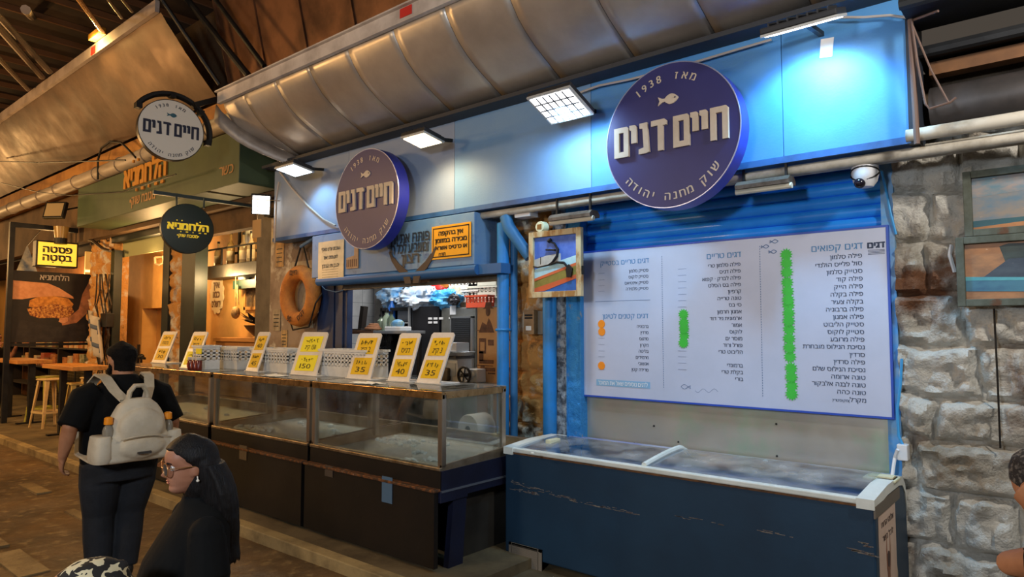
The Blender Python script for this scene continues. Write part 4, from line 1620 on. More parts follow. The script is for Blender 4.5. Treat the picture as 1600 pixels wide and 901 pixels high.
text(b, 'תודה', V((x0+.15, HY-.012, z0+.035)), .045, width=.09, bold=.04)
b.build('plate_lettering', m_black, t)

p0, p1 = PY(499, 379, HY), PY(538, 434, HY)
t = thing('notice_plate', 'grey weathered notice plate on the far end of the blue shutter box', 'sign', ((p0.x+p1.x)/2, HY, p1.z))
x0, x1, z0, z1 = p0.x, p1.x, PY(499, 441, HY).z, p0.z
MB().box((x0, HY-.012, z0), (x1, HY-.004, z1)).build('plate_face', mat('plate_grey', '#b0aa9c', .4, .4, hx2='#8f9088', scale=3, hx3='#c9a87a', scale3=5, lo3=.6, hi3=.75), t)
b = MB()
for i, s in enumerate(('הסכמנו עלינו מאלף', 'לחם ודגים באשר', 'יח בן פני הרידין')):
    text(b, s, V(((x0+x1)/2, HY-.012, z1-.11-i*.095)), .062, width=(x1-x0)*(.72, .55, .66)[i], bold=.02)
for i in range(5):
    b.box((x0+.08, HY-.0125, z0+.05+i*.028), (x1-.1, HY-.012, z0+.053+i*.028))
b.build('plate_lettering', mat('plate_ink', '#3a3630', .7), t)

p = PY(555, 402, HY)
t = thing('cutout_plaque', 'small wooden tower cut-out next to the grey notice plate', 'plaque', p)
b = MB().prism([(-.12, -.12), (.09, -.12), (.09, .12), (.055, .17), (.02, .12), (.02, .02), (-.12, .0)], V((p.x-.02, HY-.004, p.z)), XX, ZZ, .012)
b.build('wood_cutout', mat('cutout_wood', '#c09a72', .7, hx2='#a8805a', scale=8), t)
b = MB()
for i in range(6):
    b.box((p.x-.13+i*.033, HY-.018, p.z-.1), (p.x-.118+i*.033, HY-.016, p.z-.02))
b.build('cut_lines', mat('cutout_dark', '#6c4c34', .8), t)

p = PY(642, 390, HY)
t = thing('metal_cutout', 'dark metal cut-out of verse lettering above two open hands', 'cut-out', p)
b = MB()
for i, (s, ww) in enumerate((('פותח את ידך', .62), ('ומשביע לכל חי', .58), ('רצון', .26))):
    text(b, s, V((p.x-.02+(.03 if i == 2 else 0), HY-.012, p.z+.075-i*.105)), .15, width=ww, bold=.03, lift=.004)
b.build('verse_lettering', mat('cut_grey', '#3c4450', .5, .5), t)
b = MB()
for sg in (-1, 1):
    o = V((p.x+.03, HY-.002, p.z-.20))
    palm = [(sg*.015, -.14), (sg*.10, -.14), (sg*.13, -.06), (sg*.22, -.0), (sg*.31, .10), (sg*.36, .2), (sg*.34, .205), (sg*.28, .13), (sg*.275, .14), (sg*.2, .07), (sg*.12, .02), (sg*.06, -.02), (sg*.025, -.07)]
    b.prism(palm, o, XX, ZZ, .012)
b.build('hands', mat('cut_brown', '#4c4340', .6, .3), t)

# blue pipes and struts at the pillar
b = MB()
x = PY(786, 600, 4.72).x
b.tube([(x, 4.72, .0), (x, 4.72, 2.78)], .057, 18)
b.torus((x, 4.72, PY(786, 515, 4.72).z), .06, .014, XX, (0, 1, 0), 18, 6)
tag(b.build('drain_pipe', m_pipeblue, smooth=True), 'blue drain pipe beside the hatch, nearest the cardboard strip', 'pipe', 'blue pipes on the pillar')
b = MB()
x = PY(803, 600, 4.82).x
b.tube([(x, 4.82, .0), (x, 4.82, 2.7)], .035, 14)
tag(b.build('drain_pipe', mat('pipe_blue_dull', '#2d6a9c', .5, hx2='#3f7fb0', scale=3), smooth=True), 'slimmer dull blue pipe beside the drain pipe at the hatch', 'pipe', 'blue pipes on the pillar')
b = MB()
b.tube([PY(791, 338, 4.68), PY(795, 355, 4.68), PY(828, 402, 4.74)], [.06, .058, .05], 14)
tag(b.build('pipe_elbow', mat('pipe_blue_dull', ''), smooth=True), 'slanting blue pipe elbow under the fascia, ending behind the framed painting', 'pipe', 'blue pipes on the pillar')
b = MB()
x = PY(859, 560, 4.85).x
b.tube([(x, 4.85, .0), (x, 4.85, 2.62)], .062, 18)
tag(b.build('drain_pipe', m_pipeblue, smooth=True), 'thick bright blue pipe under the framed anchor painting', 'pipe', 'blue pipes on the pillar')
p0, p1 = PY(888, 560, 4.93), PY(905, 560, 4.93)
stone_face('trim_blue_pier', p0.x-.0, p1.x+.03, .0, 2.95, 4.925, mat('blue_sprayed_stone', '#2b86d0', .7, hx2='#3c94d6', scale=5, bump=.8, bscale=40, hx3='#8a9aa6', scale3=9, lo3=.62, hi3=.7), rowh=.3, wmin=.3, wmax=.4, relief=.012, seed=31)
p0, p1 = PY(870, 560, 4.95), PY(889, 560, 4.95)
stone_face('trim_grey_pier', p0.x, p1.x, .0, 2.95, 4.92, mat('speckled_stone', '#a5abb0', .9, hx2='#5a6068', scale=16, lo=.45, hi=.58, bump=1, bscale=40, hx3='#2f7fc0', scale3=3, lo3=.58, hi3=.66), rowh=.24, wmin=.2, wmax=.3, relief=.026, seed=32)
# framed anchor painting
ty = 4.66
p0, p1 = PY(828, 360, ty), PY(910, 463, ty)
x0, x1, z0, z1 = p0.x, p1.x, p1.z, p0.z
z1 = PY(870, 359, ty).z
z0 = PY(870, 464, ty).z
t = thing('framed_painting', 'small boat and anchor painting in a peeling wooden frame on the pillar', 'painting', ((x0+x1)/2, ty, z0))
wf = .05
b = MB()
b.box((x0, ty-.02, z0), (x0+wf, ty+.02, z1), bev=.003)
b.box((x1-wf, ty-.02, z0), (x1, ty+.02, z1), bev=.003)
b.box((x0+wf, ty-.02, z0), (x1-wf, ty+.02, z0+wf), bev=.003)
b.box((x0+wf, ty-.02, z1-wf), (x1-wf, ty+.02, z1), bev=.003)
b.build('frame', mat('peeling_wood', '#cdbb93', .75, hx2='#a67a45', scale=9, lo=.46, hi=.56, stretch=(1, 1, .35), bump=.3, bscale=30), t)
ix0, ix1, iz0, iz1 = x0+wf, x1-wf, z0+wf, z1-wf
W, H = ix1-ix0, iz1-iz0


def pic(name, poly, hx, lift, **k):
    b = MB().prism([(q[0]*W, q[1]*H) for q in poly], V((ix0, ty+.005, iz0)), XX, ZZ, lift)
    b.build(name, mat('paint_'+hx[1:], hx, .7, hx2=k.get('h2'), scale=14), t)


pic('painted_sky', [(0, .0), (1, 0), (1, 1), (0, 1)], '#4b6cc4', .001, h2='#5c7dd0')
pic('painted_sea', [(0, 0), (1, 0), (1, .35), (0, .1)], '#2d66b4', .002, h2='#2450a0')
pic('painted_cabin', [(0, .46), (.62, .5), (.62, .68), (.3, .66), (0, .6)], '#c9c6bd', .002, h2='#b0b0ac')
pic('painted_gunwale', [(0, .24), (1, .5), (1, .63), (0, .42)], '#b9dde6', .003, h2='#a5cfdc')
pic('painted_stripe', [(0, .19), (1, .45), (1, .5), (0, .25)], '#d3683c', .004)
pic('painted_hull', [(0, .05), (1, .28), (1, .45), (0, .2)], '#7f7434', .004, h2='#93863e')
pic('painted_stripe', [(0, .0), (.25, .02), (1, .22), (1, .29), (0, .07)], '#c85e36', .005)


def ip(a, c):
    return V((ix0+a*W, ty-.012, iz0+c*H))


b = MB()
b.tube([ip(.36, .92), ip(.5, .86), ip(.58, .75), ip(.56, .63), ip(.45, .52), ip(.36, .48)], [.006, .009, .012, .012, .011, .008], 8)
b.tube([ip(.36, .48), ip(.55, .52), ip(.72, .5), ip(.82, .4), ip(.84, .32)], [.008, .01, .011, .012, .008], 8)
b.prism([(-.02, -.05), (.02, -.05), (.04, .02), (0, .06), (-.03, .02)], ip(.84, .34), XX, ZZ, .012)
b.tube([ip(.36, .48), ip(.1, .45), ip(-.12, .5)], .007, 6)
b.tube([ip(.3, .76), ip(.52, .74)], .009, 6)
b.tube([ip(.36, .9), ip(.42, .94)], .016, 6)
b.tube([ip(.17, .5), ip(.17, .64)], .003, 6)
b.build('anchor', mat('anchor_iron', '#23262c', .5, .5), t, smooth=True)
MB().box((x1, ty-.012, z0+.18), (x1+.012, ty+.01, z0+.25)).build('hinge', m_black, t)
# alarm box and junction boxes
p = PY(826, 503, 4.84)
t = thing('meter_box', 'small worn brown meter box with a white label on the rubble pillar', 'box', p)
MB().box((p.x-.06, 4.84, p.z-.11), (p.x+.06, 4.96, p.z+.11), bev=.006).build('box_body', mat('meter_brown', '#a98760', .6, hx2='#8b6a46', scale=8), t)
MB().box((p.x-.03, 4.836, p.z-.075), (p.x+.03, 4.84, p.z-.035), bev=.004).build('label_plate', mat('white_paper', ''), t)
b = MB()
b.box((p.x-.045, 4.836, p.z+.03), (p.x+.045, 4.84, p.z+.045))
b.box((p.x-.045, 4.836, p.z+.055), (p.x+.045, 4.84, p.z+.07))
b.build('print_lines', m_black, t)
MB().box((p.x+.075, 4.88, p.z-.11), (p.x+.16, 4.96, p.z+.1)).build('side_plate', mat('grey_plate', '#7c7a76', .5, .4), t)
p = PY(820, 332, 4.7)
t = thing('junction_box', 'pale junction box under the fascia above the pillar', 'box', p)
MB().box((p.x-.09, 4.66, p.z-.045), (p.x+.09, 4.78, p.z+.05), bev=.008).build('box_body', mat('camera_white', ''), t)
MB().ball((p.x-.0, 4.655, p.z+.02), .015, 8, 6).build('cable_hole', m_black, t)
p = PY(843, 354, 4.64)
t = thing('wall_sensor', 'small cream sensor with a brown face above the framed anchor painting', 'sensor', p)
MB().lathe([(.045, 0), (.05, -.01), (.05, -.07), (.03, -.09)], 18, p, Matrix.Rotation(PI/2, 3, 'X')).build('shell', mat('cream_plastic', ''), t, smooth=True)
MB().box((p.x-.022, p.y-.006, p.z-.02), (p.x+.022, p.y+.001, p.z+.02)).build('sensor_face', mat('sensor_brown', '#8a5a2c', .5), t)

# life ring
c = PY(469, 462, 4.72)
t = thing('life_ring', 'worn orange life ring with hand-painted letters left of the hatch', 'life ring', c)
MB().torus(c, .288, .092, XX, ZZ, 48, 14).build('ring_body', mat('ring_orange', '#cf7d2c', .7, hx2='#b0662a', scale=7, bump=.5, bscale=40, hx3='#d9b98c', scale3=22, lo3=.68, hi3=.74), t, smooth=True)
b = MB()
for s, ang in (('חיים', 0), ('דגים', 145), ('80', 195)):
    r = math.radians(ang)
    d = V((math.sin(r), 0, math.cos(r)))
    tx = V((math.cos(r), 0, -math.sin(r)))
    if 90 < ang < 270:
        d2, tx2 = -d, -tx
    else:
        d2, tx2 = d, tx
    text(b, s, c+d*.288-d2*.035+V((0, -.096, 0)), .095, tx2, d2, bold=.03, lift=.004)
b.build('painted_lettering', mat('ring_ink', '#4c2c18', .8), t)
b = MB()
b.tube([c+V((-.16, .0, .30)), PY(470, 385, 4.75)], .012, 6)
b.tube([c+V((.2, .0, .28)), PY(474, 385, 4.75)], .012, 6)
b.tube([c+V((-.28, 0, -.2)), c+V((-.1, -.03, -.42)), c+V((.25, -.03, -.38)), c+V((.36, -.02, -.1)), c+V((.42, .03, .02))], .01, 6)
b.build('rope', m_black, t)
# paper stuck inside and by the ring
p = PY(468, 450, 4.85)
tag(MB().box((p.x-.2, 4.846, p.z-.5), (p.x+.3, 4.858, p.z+.34)).build('pinned_paper', mat('old_paper', '#b7a88c', .8, hx2='#a08c6c', scale=4), loc=(p.x, 4.85, p.z)), 'old buff paper pinned on the wall inside the life ring', 'paper')
for (u, v, ww, hh, hx, lab) in ((437, 398, .1, .16, '#c79a5e', 'small ochre sticker at the top of the wall beside the life ring'), (432, 500, .09, .14, '#b9a88a', 'torn pale sticker on the wall at the lower left of the life ring'), (444, 530, .07, .12, '#d8b070', 'yellowish sticker low on the wall below the life ring')):
    p = PY(u, v, 4.85)
    t = thing('wall_sticker', lab, 'sticker', p, group='stickers around the life ring')
    MB().box((p.x-ww, 4.849, p.z-hh), (p.x+ww, 4.857, p.z+hh)).build('paper_sheet', mat('stk_'+hx[1:], hx, .7, hx2='#8a7458', scale=9), t)
    b = MB()
    for i in range(4):
        b.box((p.x-ww*.7, 4.847, p.z-hh*.6+i*hh*.35), (p.x+ww*.6, 4.849, p.z-hh*.6+i*hh*.35+.012))
    b.build('print_lines', mat('plate_ink', ''), t)
b = MB()
b.tube([PY(u, v, 4.8) for u, v in ((497, 440), (508, 452), (525, 456), (540, 452), (552, 440))], .006, 6)
b.tube([PY(u, v, 4.7) for u, v in ((470, 385), (490, 372), (520, 362), (540, 358))], .02, 8)
tag(b.build('cable', mat('blue_grey_cable', '#6a86a4', .6)), 'blue grey cable under the shutter box above the life ring', 'cable')

# ================================================================ INSIDE THE HATCH
def shelf_y(u, v, Y):
    return PY(u, v, Y)


# steel column and pier at the tile corner
a, e = PY(594, 450, 6.4), PY(611, 450, 6.4)
struct(MB().box((a.x, 6.3, 0), (e.x, 6.5, 3.3)).build('pillar_inner', mat('pier_grey', '#6d6a66', .5, .3, hx2='#85827c', scale=3)))
# big black cabinet, fridge
a, e = PY(612, 480, 6.2), PY(704, 480, 6.2)
t = thing('black_cabinet', 'tall black open cabinet inside the hatch below the blue bags', 'cabinet', ((a.x+e.x)/2, 6.4, 0))
zt = PY(655, 479, 6.0).z
m_cabk = mat('cabinet_black', '#1b1c1f', .4, hx2='#25262a', scale=3)
mx = PY(660, 480, 6.2).x
b = MB()
b.box((a.x, 6.0, zt-.04), (e.x, 6.55, zt))
b.box((a.x, 6.5, 0), (e.x, 6.55, zt))
b.box((a.x, 6.0, 0), (a.x+.03, 6.5, zt))
b.box((mx-.015, 6.0, 0), (mx+.015, 6.5, zt))
b.build('carcass', m_cabk, t)
MB().box((mx, 6.0, 0), (e.x, 6.04, zt-.04)).build('door', m_cabk, t)
p = PY(681, 497, 6.0)
b = MB()
for i in (-1, 0, 1):
    for j in (0, 1):
        if not (i == 1 and j == 1):
            b.box((p.x+i*.1-.035, 5.993, p.z-j*.05-.016), (p.x+i*.1+.035, 6.0, p.z-j*.05+.012))
b.build('door_label', mat('label_white', '#e6e6e6', .5), t)
MB().box((p.x+.24, 5.993, p.z-.01), (p.x+.3, 6.0, p.z+.01)).build('door_label', MATS['label_white'], t)
MB().bar((mx-.01, 5.98, .2), (mx-.01, 5.98, zt), .025).build('edge_strip', mat('edge_alu', '#c9ccce', .35, .6), t)
p = PY(642, 503, 6.1)
MB().box((a.x+.05, 6.02, p.z-.02), (mx-.02, 6.45, p.z)).build('shelf_board', mat('shelf_white', '#b7b9ba', .5), t)
p = PY(637, 492, 6.1)
t = thing('storage_tub', 'grey plastic tub on the shelf of the black cabinet', 'tub', (p.x, 6.15, p.z-.09))
b = MB().box((p.x-.17, 6.05, p.z-.085), (p.x+.17, 6.3, p.z+.08), bev=.03)
b.build('tub_body', mat('grey_plastic', '#6e7278', .5), t)
MB().box((p.x-.19, 6.04, p.z+.075), (p.x+.19, 6.31, p.z+.1), bev=.008).build('lid', mat('grey_plastic_lid', '#84888e', .5), t)
p = PY(612, 487, 6.05)
t = thing('plastic_bottle', 'blue bottle standing at the far edge of the black cabinet', 'bottle', p)
MB().lathe([(.05, -.2), (.055, -.19), (.055, .05), (.02, .12), (.02, .16), (.0, .16)], 14, p).build('bottle_body', mat('bottle_blue', '#2b66b8', .3), t, smooth=True)
MB().lathe([(.024, .15), (.024, .19), (.0, .19)], 12, p).build('cap', mat('label_white', ''), t)

# steel fridge with louvred door
a, e = PY(703, 480, 6.15), PY(747, 480, 6.15)
zt = PY(724, 480, 6.0).z
t = thing('steel_fridge', 'grey steel fridge with a dark louvred door behind the scales', 'fridge', ((a.x+e.x)/2, 6.3, 0))
MB().box((a.x, 6.0, 0), (e.x+.1, 6.55, zt), bev=.01).build('fridge_body', mat('fridge_steel', '#8b8c88', .45, .6, hx2='#77786f', scale=2), t)
q0, q1 = PY(708, 497, 6.0), PY(738, 575, 6.0)
b = MB()
b.box((q0.x, 5.975, q1.z), (q1.x, 6.0, q0.z))
b.build('louvre_door', mat('louvre_dark', '#2a2c2f', .5), t)
b = MB()
n = 26
for i in range(n):
    z = q1.z+(q0.z-q1.z)*(i+.5)/n
    b.box((q0.x+.02, 5.968, z-.006), (q1.x-.02, 5.976, z+.006))
b.build('louvres', mat('louvre_slat', '#46494d', .4, .4), t)
b = MB()
b.box((q0.x-.02, 5.965, q1.z-.02), (q0.x, 6.0, q0.z+.02))
b.box((q1.x, 5.965, q1.z-.02), (q1.x+.035, 6.0, q0.z+.02))
b.box((q0.x-.02, 5.965, q0.z), (q1.x+.035, 6.0, q0.z+.02))
b.box((q0.x-.02, 5.965, q1.z-.02), (q1.x+.035, 6.0, q1.z))
b.build('door_frame', mat('frame_alu', '#aeb0b2', .35, .8), t)
p = PY(708, 485, 6.0)
MB().box((p.x-.05, 5.993, p.z-.05), (p.x+.05, 6.0, p.z+.06)).build('sticker', mat('label_white', ''), t)


# crumpled bags on the cabinet and fridge
def bag(name, label, u, v, Y, r, hx, hx2, seed, wrinkle=.34, trans=.25, sub=None):
    p = PY(u, v, Y)
    b = MB()
    nu, nv = 40, 26
    vs = [V((0, 0, -r[2]))]
    for j in range(1, nv):
        a = -PI/2+PI*j/nv
        for i in range(nu):
            t_ = 2*PI*i/nu
            d = V((math.cos(a)*math.cos(t_), math.cos(a)*math.sin(t_), math.sin(a)))
            k = 1+wrinkle*noise.noise(d*2.2+V((seed, 0, 0)))+wrinkle*.9*abs(noise.noise(d*6+V((0, seed, 0))))-wrinkle*.35+wrinkle*.45*abs(noise.noise(d*13+V((0, 0, seed))))
            vs.append(V((d.x*r[0]*k, d.y*r[1]*k, max(d.z*r[2]*k, -r[2]))))
    vs.append(V((0, 0, r[2])))
    fs = []
    for i in range(nu):
        fs.append((0, 1+(i+1) % nu, 1+i))
        for j in range(nv-2):
            q = 1+j*nu
            fs.append((q+i, q+(i+1) % nu, q+nu+(i+1) % nu, q+nu+i))
        q = 1+(nv-2)*nu
        fs.append((q+i, q+(i+1) % nu, len(vs)-1))
    b.faces([w_+p for w_ in vs], fs)
    o = b.build(name, mat('bag_'+hx[1:], hx, .35, hx2=hx2, scale=7, lo=.42, hi=.58), None, smooth=True, loc=p-V((0, 0, r[2])), sharp=28)
    tag(o, label, 'bag', 'bags on top of the cabinets')
    return o


bag('plastic_bag', 'big sky blue plastic bundle, furthest down the street of the bags', 624, 463, 6.25, (.36, .2, .20), '#6aaee8', '#b7d4ee', 1)
bag('plastic_bag', 'white and blue crumpled bag in the middle of the cabinet top', 652, 467, 6.1, (.34, .18, .17), '#a9c8ea', '#e6eef6', 5)
bag('plastic_bag', 'pale wrinkled bag drooping between the blue bundle and the red cloth', 668, 464, 6.3, (.22, .16, .16), '#d4dde6', '#9fb0c4', 9)
bag('plastic_bag', 'bright cyan bag with dark contents below the white crates', 698, 468, 6.1, (.26, .16, .13), '#3aa2e2', '#69bdf0', 3)
bag('plastic_bag', 'black bundle poking out of the cyan bag', 709, 468, 5.98, (.09, .05, .07), '#26262a', '#4a4a50', 12)
bag('cloth_bundle', 'red cloth bundle behind the bags', 681, 452, 6.4, (.30, .12, .14), '#d8322e', '#b82622', 14, .12)
bag('cloth_bundle', 'orange cloth on top of the red bundle', 698, 446, 6.42, (.18, .1, .06), '#e59a34', '#d07a28', 17, .12)
bag('cloth_bundle', 'black cloth lying over the blue bundle', 642, 451, 6.2, (.14, .1, .06), '#1c1d22', '#33353c', 19, .15)
bag('plastic_bag', 'cream sack leaning beside the cyan bag', 719, 463, 6.2, (.15, .12, .19), '#c9c4ae', '#a59c80', 23, .12)


# crates
def crate(name, label, c, sx, sy, sz, m, nx_=9, nz_=4, group=None, rz=0.0, rim=.02):
    t = thing(name, label, 'crate', c, rz, group)
    b = MB()
    b.box((-sx/2, -sy/2, 0), (sx/2, sy/2, .012))
    b.build('base', m, t, world=False)
    for (ax, ln_, off) in (('x', sx, -sy/2), ('x', sx, sy/2), ('y', sy, -sx/2), ('y', sy, sx/2)):
        b = MB()
        k = nx_ if ax == 'x' else max(3, int(nx_*sy/sx))
        hz = sz

        def bx(u0, u1, z0, z1):
            if ax == 'x':
                b.box((u0, off-.006, z0), (u1, off+.006, z1))
            else:
                b.box((off-.006, u0, z0), (off+.006, u1, z1))
        bx(-ln_/2, ln_/2, 0, hz*.40)
        bx(-ln_/2, ln_/2, hz*.82, hz)
        for q in range(1, 3):
            z = hz*(.40+.42*q/3)
            bx(-ln_/2, ln_/2, z-hz*.03, z+hz*.03)
        for i in range(k+1):
            uu = -ln_/2+ln_*i/k
            bx(max(-ln_/2, uu-ln_/k*.25), min(ln_/2, uu+ln_/k*.25), hz*.38, hz*.84)
        b.build('side', m, t, world=False)
    b = MB()
    for sgn in (-1, 1):
        b.box((-sx/2-rim, sgn*sy/2-rim*.7, sz-.022), (sx/2+rim, sgn*sy/2+rim*.7, sz))
        b.box((sgn*sx/2-rim*.7, -sy/2, sz-.022), (sgn*sx/2+rim*.7, sy/2, sz))
    b.build('rim', m, t, world=False)
    return t


m_crate = mat('crate_white', '#e8e6e0', .5, hx2='#d9d6ce', scale=5)
p = PY(732, 480, 6.25)
for i in range(3):
    crate('plastic_crate', ['white crate at the foot of the stack beside the cyan bag', 'white crate in the middle of the stack beside the cyan bag', 'white crate on top of the stack beside the cyan bag'][i], (p.x+.02, 6.3, p.z+.06+i*.16), .5, .34, .15, m_crate, 8, 2, 'white crates on the fridge')
p2 = PY(757, 480, 6.28)
for i in range(4):
    crate('plastic_crate', ['pale crate at the bottom behind the cardboard strip', 'second pale crate above the cardboard strip', 'third pale crate above the cardboard strip', 'topmost pale crate above the cardboard strip'][i], (p2.x+.1, 6.3, p2.z+i*.13), .46, .34, .125, mat('crate_cream', '#d9d9c8', .5), 7, 1, 'pale crates above the cardboard')
p = PY(740, 480, 5.95)
crate('plastic_crate', 'small orange red crate below the white crate stack', (p.x, 6.1, p.z), .34, .2, .15, mat('crate_red', '#e0593a', .5), 6, 2)
t = thing('fridge_shelf', 'steel shelf over the fridge that carries the crates', 'shelf', (p2.x-.1, 6.3, p2.z-.02))
MB().box((p2.x-.75, 6.05, p2.z-.03), (p2.x+.4, 6.55, p2.z)).build('shelf_board', m_steel, t)
for q in (p2.x-.7, p2.x+.35):
    MB().box((q-.02, 6.56, 0), (q+.02, 6.59, p2.z)).build('post', m_steel, t)

# cardboard strip with old prints
YC = 5.3
a, e = PY(746, 480, YC), PY(775, 480, YC)
z1, z0 = PY(760, 480, YC).z, .3
t = thing('cardboard_panel', 'tall brown cardboard strip with old prints beside the blue drain pipe', 'panel', ((a.x+e.x)/2, YC, z0))
MB().box((a.x, YC, z0), (e.x+.1, YC+.03, z1)).build('board_sheet', mat('cardboard', '#b58a5c', .8, hx2='#a67c50', scale=3), t)
m_prt = mat('print_brown', '#6c4a36', .8, hx2='#4b3428', scale=12)
cx = (a.x+e.x)/2
b = MB()
q = PY(760, 500, YC)
b.prism([(-.11, -.13), (.11, -.13), (.06, -.02), (.03, .02), (.0, -.05), (-.06, -.02)], V((cx, YC, q.z)), XX, ZZ, .002)
b.ball((cx+.02, YC, q.z+.09), (.035, .004, .05), 12, 8)
b.prism([(-.075, .12), (.085, .12), (.05, .14), (.045, .19), (-.03, .19), (-.04, .14)], V((cx+.02, YC, q.z)), XX, ZZ, .003)
b.build('portrait_print', m_prt, t)
b = MB()
for (u, v, ww, hh) in ((754, 540, .05, .08), (767, 535, .04, .03), (752, 556, .03, .05), (754, 578, .03, .05), (766, 577, .07, .02), (768, 583, .05, .008), (757, 516, .12, .004), (757, 571, .12, .004)):
    p = PY(u, v, YC)
    b.box((p.x-ww, YC-.002, p.z-hh), (p.x+ww, YC, p.z+hh))
b.build('small_print', m_prt, t)
b = MB()
p = PY(754, 540, YC)
b.box((p.x-.03, YC-.003, p.z-.05), (p.x+.03, YC-.002, p.z+.04))
b.build('print_gap', mat('cardboard', ''), t)
b = MB()
b.box((cx-.1, YC-.002, PY(760, 565, YC).z-.02), (cx+.1, YC, PY(760, 565, YC).z+.02))
b.build('headline_print', m_prt, t)

# work shelf with tools, fan, scales
a, e = PY(550, 516, 5.35), PY(640, 517, 5.35)
t = thing('work_shelf', 'narrow steel shelf with a brown wooden end just inside the hatch', 'shelf', ((a.x+e.x)/2, 5.4, a.z-.03))
sz = (a.z+e.z)/2
mx = PY(588, 516, 5.35).x
MB().box((a.x, 5.3, sz-.04), (mx, 5.6, sz), bev=.004).build('wood_end', mat('shelf_brown', '#8b6248', .6), t)
MB().box((mx, 5.3, sz-.035), (e.x, 5.6, sz), bev=.004).build('shelf_board', mat('shelf_steel', '#aab0b4', .4, .5), t)
for q in (a.x+.05, e.x-.05):
    MB().bar((q, 5.55, sz-.04), (q, 5.55, .075), .04).build('leg', m_dark, t)
p = PY(563, 513, 5.4)
t = thing('meat_mallet', 'black upright tool with a square foot on the brown shelf end', 'tool', (p.x, 5.42, sz))
MB().box((p.x-.1, 5.34, sz), (p.x+.09, 5.5, sz+.025), bev=.006).build('foot', mat('tool_black', '#2b2724', .5), t)
MB().bar((p.x, 5.42, sz+.02), (p.x+.05, 5.42, sz+.31), .07).build('handle', mat('tool_black', ''), t)
p = PY(586, 511, 5.4)
t = thing('rope_coil', 'brown coil of rope on the work shelf', 'rope', (p.x, 5.42, sz))
b = MB()
for i in range(3):
    b.torus((p.x+i*.01, 5.42, sz+.025+i*.024), .13-.02*i, .018, XX, (0, 1, 0), 26, 8)
b.build('coil', mat('rope_brown', '#9c6a48', .8), t, smooth=True)
for (u, hgt, hx, lab, r) in ((596, .2, '#7c8a74', 'greenish jar with a dark lid on the work shelf', .05), (604, .26, '#90a08c', 'taller pale green bottle on the work shelf', .05), (611, .24, '#5b6a5a', 'dark green bottle on the work shelf beside the blue bowl', .045)):
    p = PY(u, 515, 5.42)
    t = thing('glass_jar', lab, 'jar', (p.x, 5.42, sz), group='jars on the work shelf')
    MB().lathe([(r, 0), (r*1.05, .01), (r*1.05, hgt*.6), (r*.5, hgt*.75), (r*.5, hgt*.9), (0, hgt*.9)], 14, (p.x, 5.42, sz)).build('jar_body', mat('jar_'+hx[1:], hx, .25, spec=.7), t, smooth=True)
    MB().lathe([(r*.58, hgt*.86), (r*.58, hgt), (0, hgt)], 12, (p.x, 5.42, sz)).build('lid', m_black, t)
p = PY(624, 512, 5.42)
t = thing('plastic_tray', 'white tray of blue and green bits at the end of the work shelf', 'tray', (p.x, 5.42, sz))
MB().box((p.x-.16, 5.32, sz), (p.x+.13, 5.5, sz+.05), bev=.01).build('tray_body', mat('label_white', ''), t)
MB().ball((p.x-.03, 5.42, sz+.08), (.1, .07, .06), 14, 8).build('contents', mat('blue_bits', '#5a90bc', .5, hx2='#7d8a5a', scale=12), t)
# electric fan
p = PY(597, 533, 5.5)
t = thing('desk_fan', 'black round fan hanging below the work shelf', 'fan', p)
b = MB()
for r in (.06, .1, .14, .18, .215):
    b.torus(p+V((0, -.05, 0)), r, .006, XX, ZZ, 30, 6)
for i in range(20):
    a_ = 2*PI*i/20
    d = V((math.cos(a_), 0, math.sin(a_)))
    b.tube([p+d*.05+V((0, -.05, 0)), p+d*.215+V((0, -.05, 0))], .003, 4)
b.build('guard', m_black, t)
MB().lathe([(.06, -.06), (.07, 0), (.05, .1), (0, .1)], 18, p, Matrix.Rotation(-PI/2, 3, 'X')).build('motor', mat('tool_black', ''), t, smooth=True)
b = MB()
for i in range(4):
    a_ = 2*PI*i/4+.3
    d = V((math.cos(a_), 0, math.sin(a_)))
    e_ = V((-math.sin(a_), 0, math.cos(a_)))
    b.faces([p+d*.05-e_*.02, p+d*.05+e_*.02+V((0, .02, 0)), p+d*.19+e_*.07+V((0, .02, 0)), p+d*.19-e_*.05], [(0, 1, 2, 3)])
b.build('blade', mat('blade_dark', '#34363a', .4), t)
MB().bar(p+V((0, .03, .05)), (p.x, p.y+.03, sz-.03), .03).build('bracket', m_black, t)
# scales and slicer on a steel table behind the counter
t = thing('work_table', 'steel work table inside the hatch behind the glass counter', 'table', (-6.0, 5.3, .075))
tz = PY(700, 597, 5.05).z
MB().box((-6.3, 5.05, tz-.04), (-4.55, 5.6, tz), bev=.005).build('tabletop', m_steel, t)
for x_ in (-6.25, -4.6):
    for y_ in (5.1, 5.55):
        MB().box((x_-.02, y_-.02, .075), (x_+.02, y_+.02, tz-.04)).build('leg', m_steel, t)
MB().box((-6.0, 5.12, .3), (-5.2, 5.14, tz-.1)).build('front_sheet', mat('dull_steel_sheet', '#8d908a', .5, .7, hx2='#6b6d68', scale=3), t)
p = PY(710, 585, 5.3)
t = thing('weighing_scale', 'white shop weighing scale with a dark pan behind the price boards', 'scale', (p.x, 5.3, tz))
zz = tz
b = MB()
b.prism([(-.16, 0), (.16, 0), (.14, .24), (-.14, .24)], (p.x, 5.2, zz), XX, ZZ, 0, .22)
b.build('scale_body', mat('scale_white', '#c9ccd0', .4), t)
b = MB().box((p.x-.12, 5.195, zz+.05), (p.x+.12, 5.2, zz+.19))
b.build('display_panel', mat('scale_panel', '#aeb6c0', .4), t)
b = MB()
b.box((p.x-.17, 5.15, zz+.24), (p.x+.17, 5.45, zz+.27), bev=.006)
b.build('neck_plate', mat('scale_dark', '#3a3c40', .5), t)
b = MB()
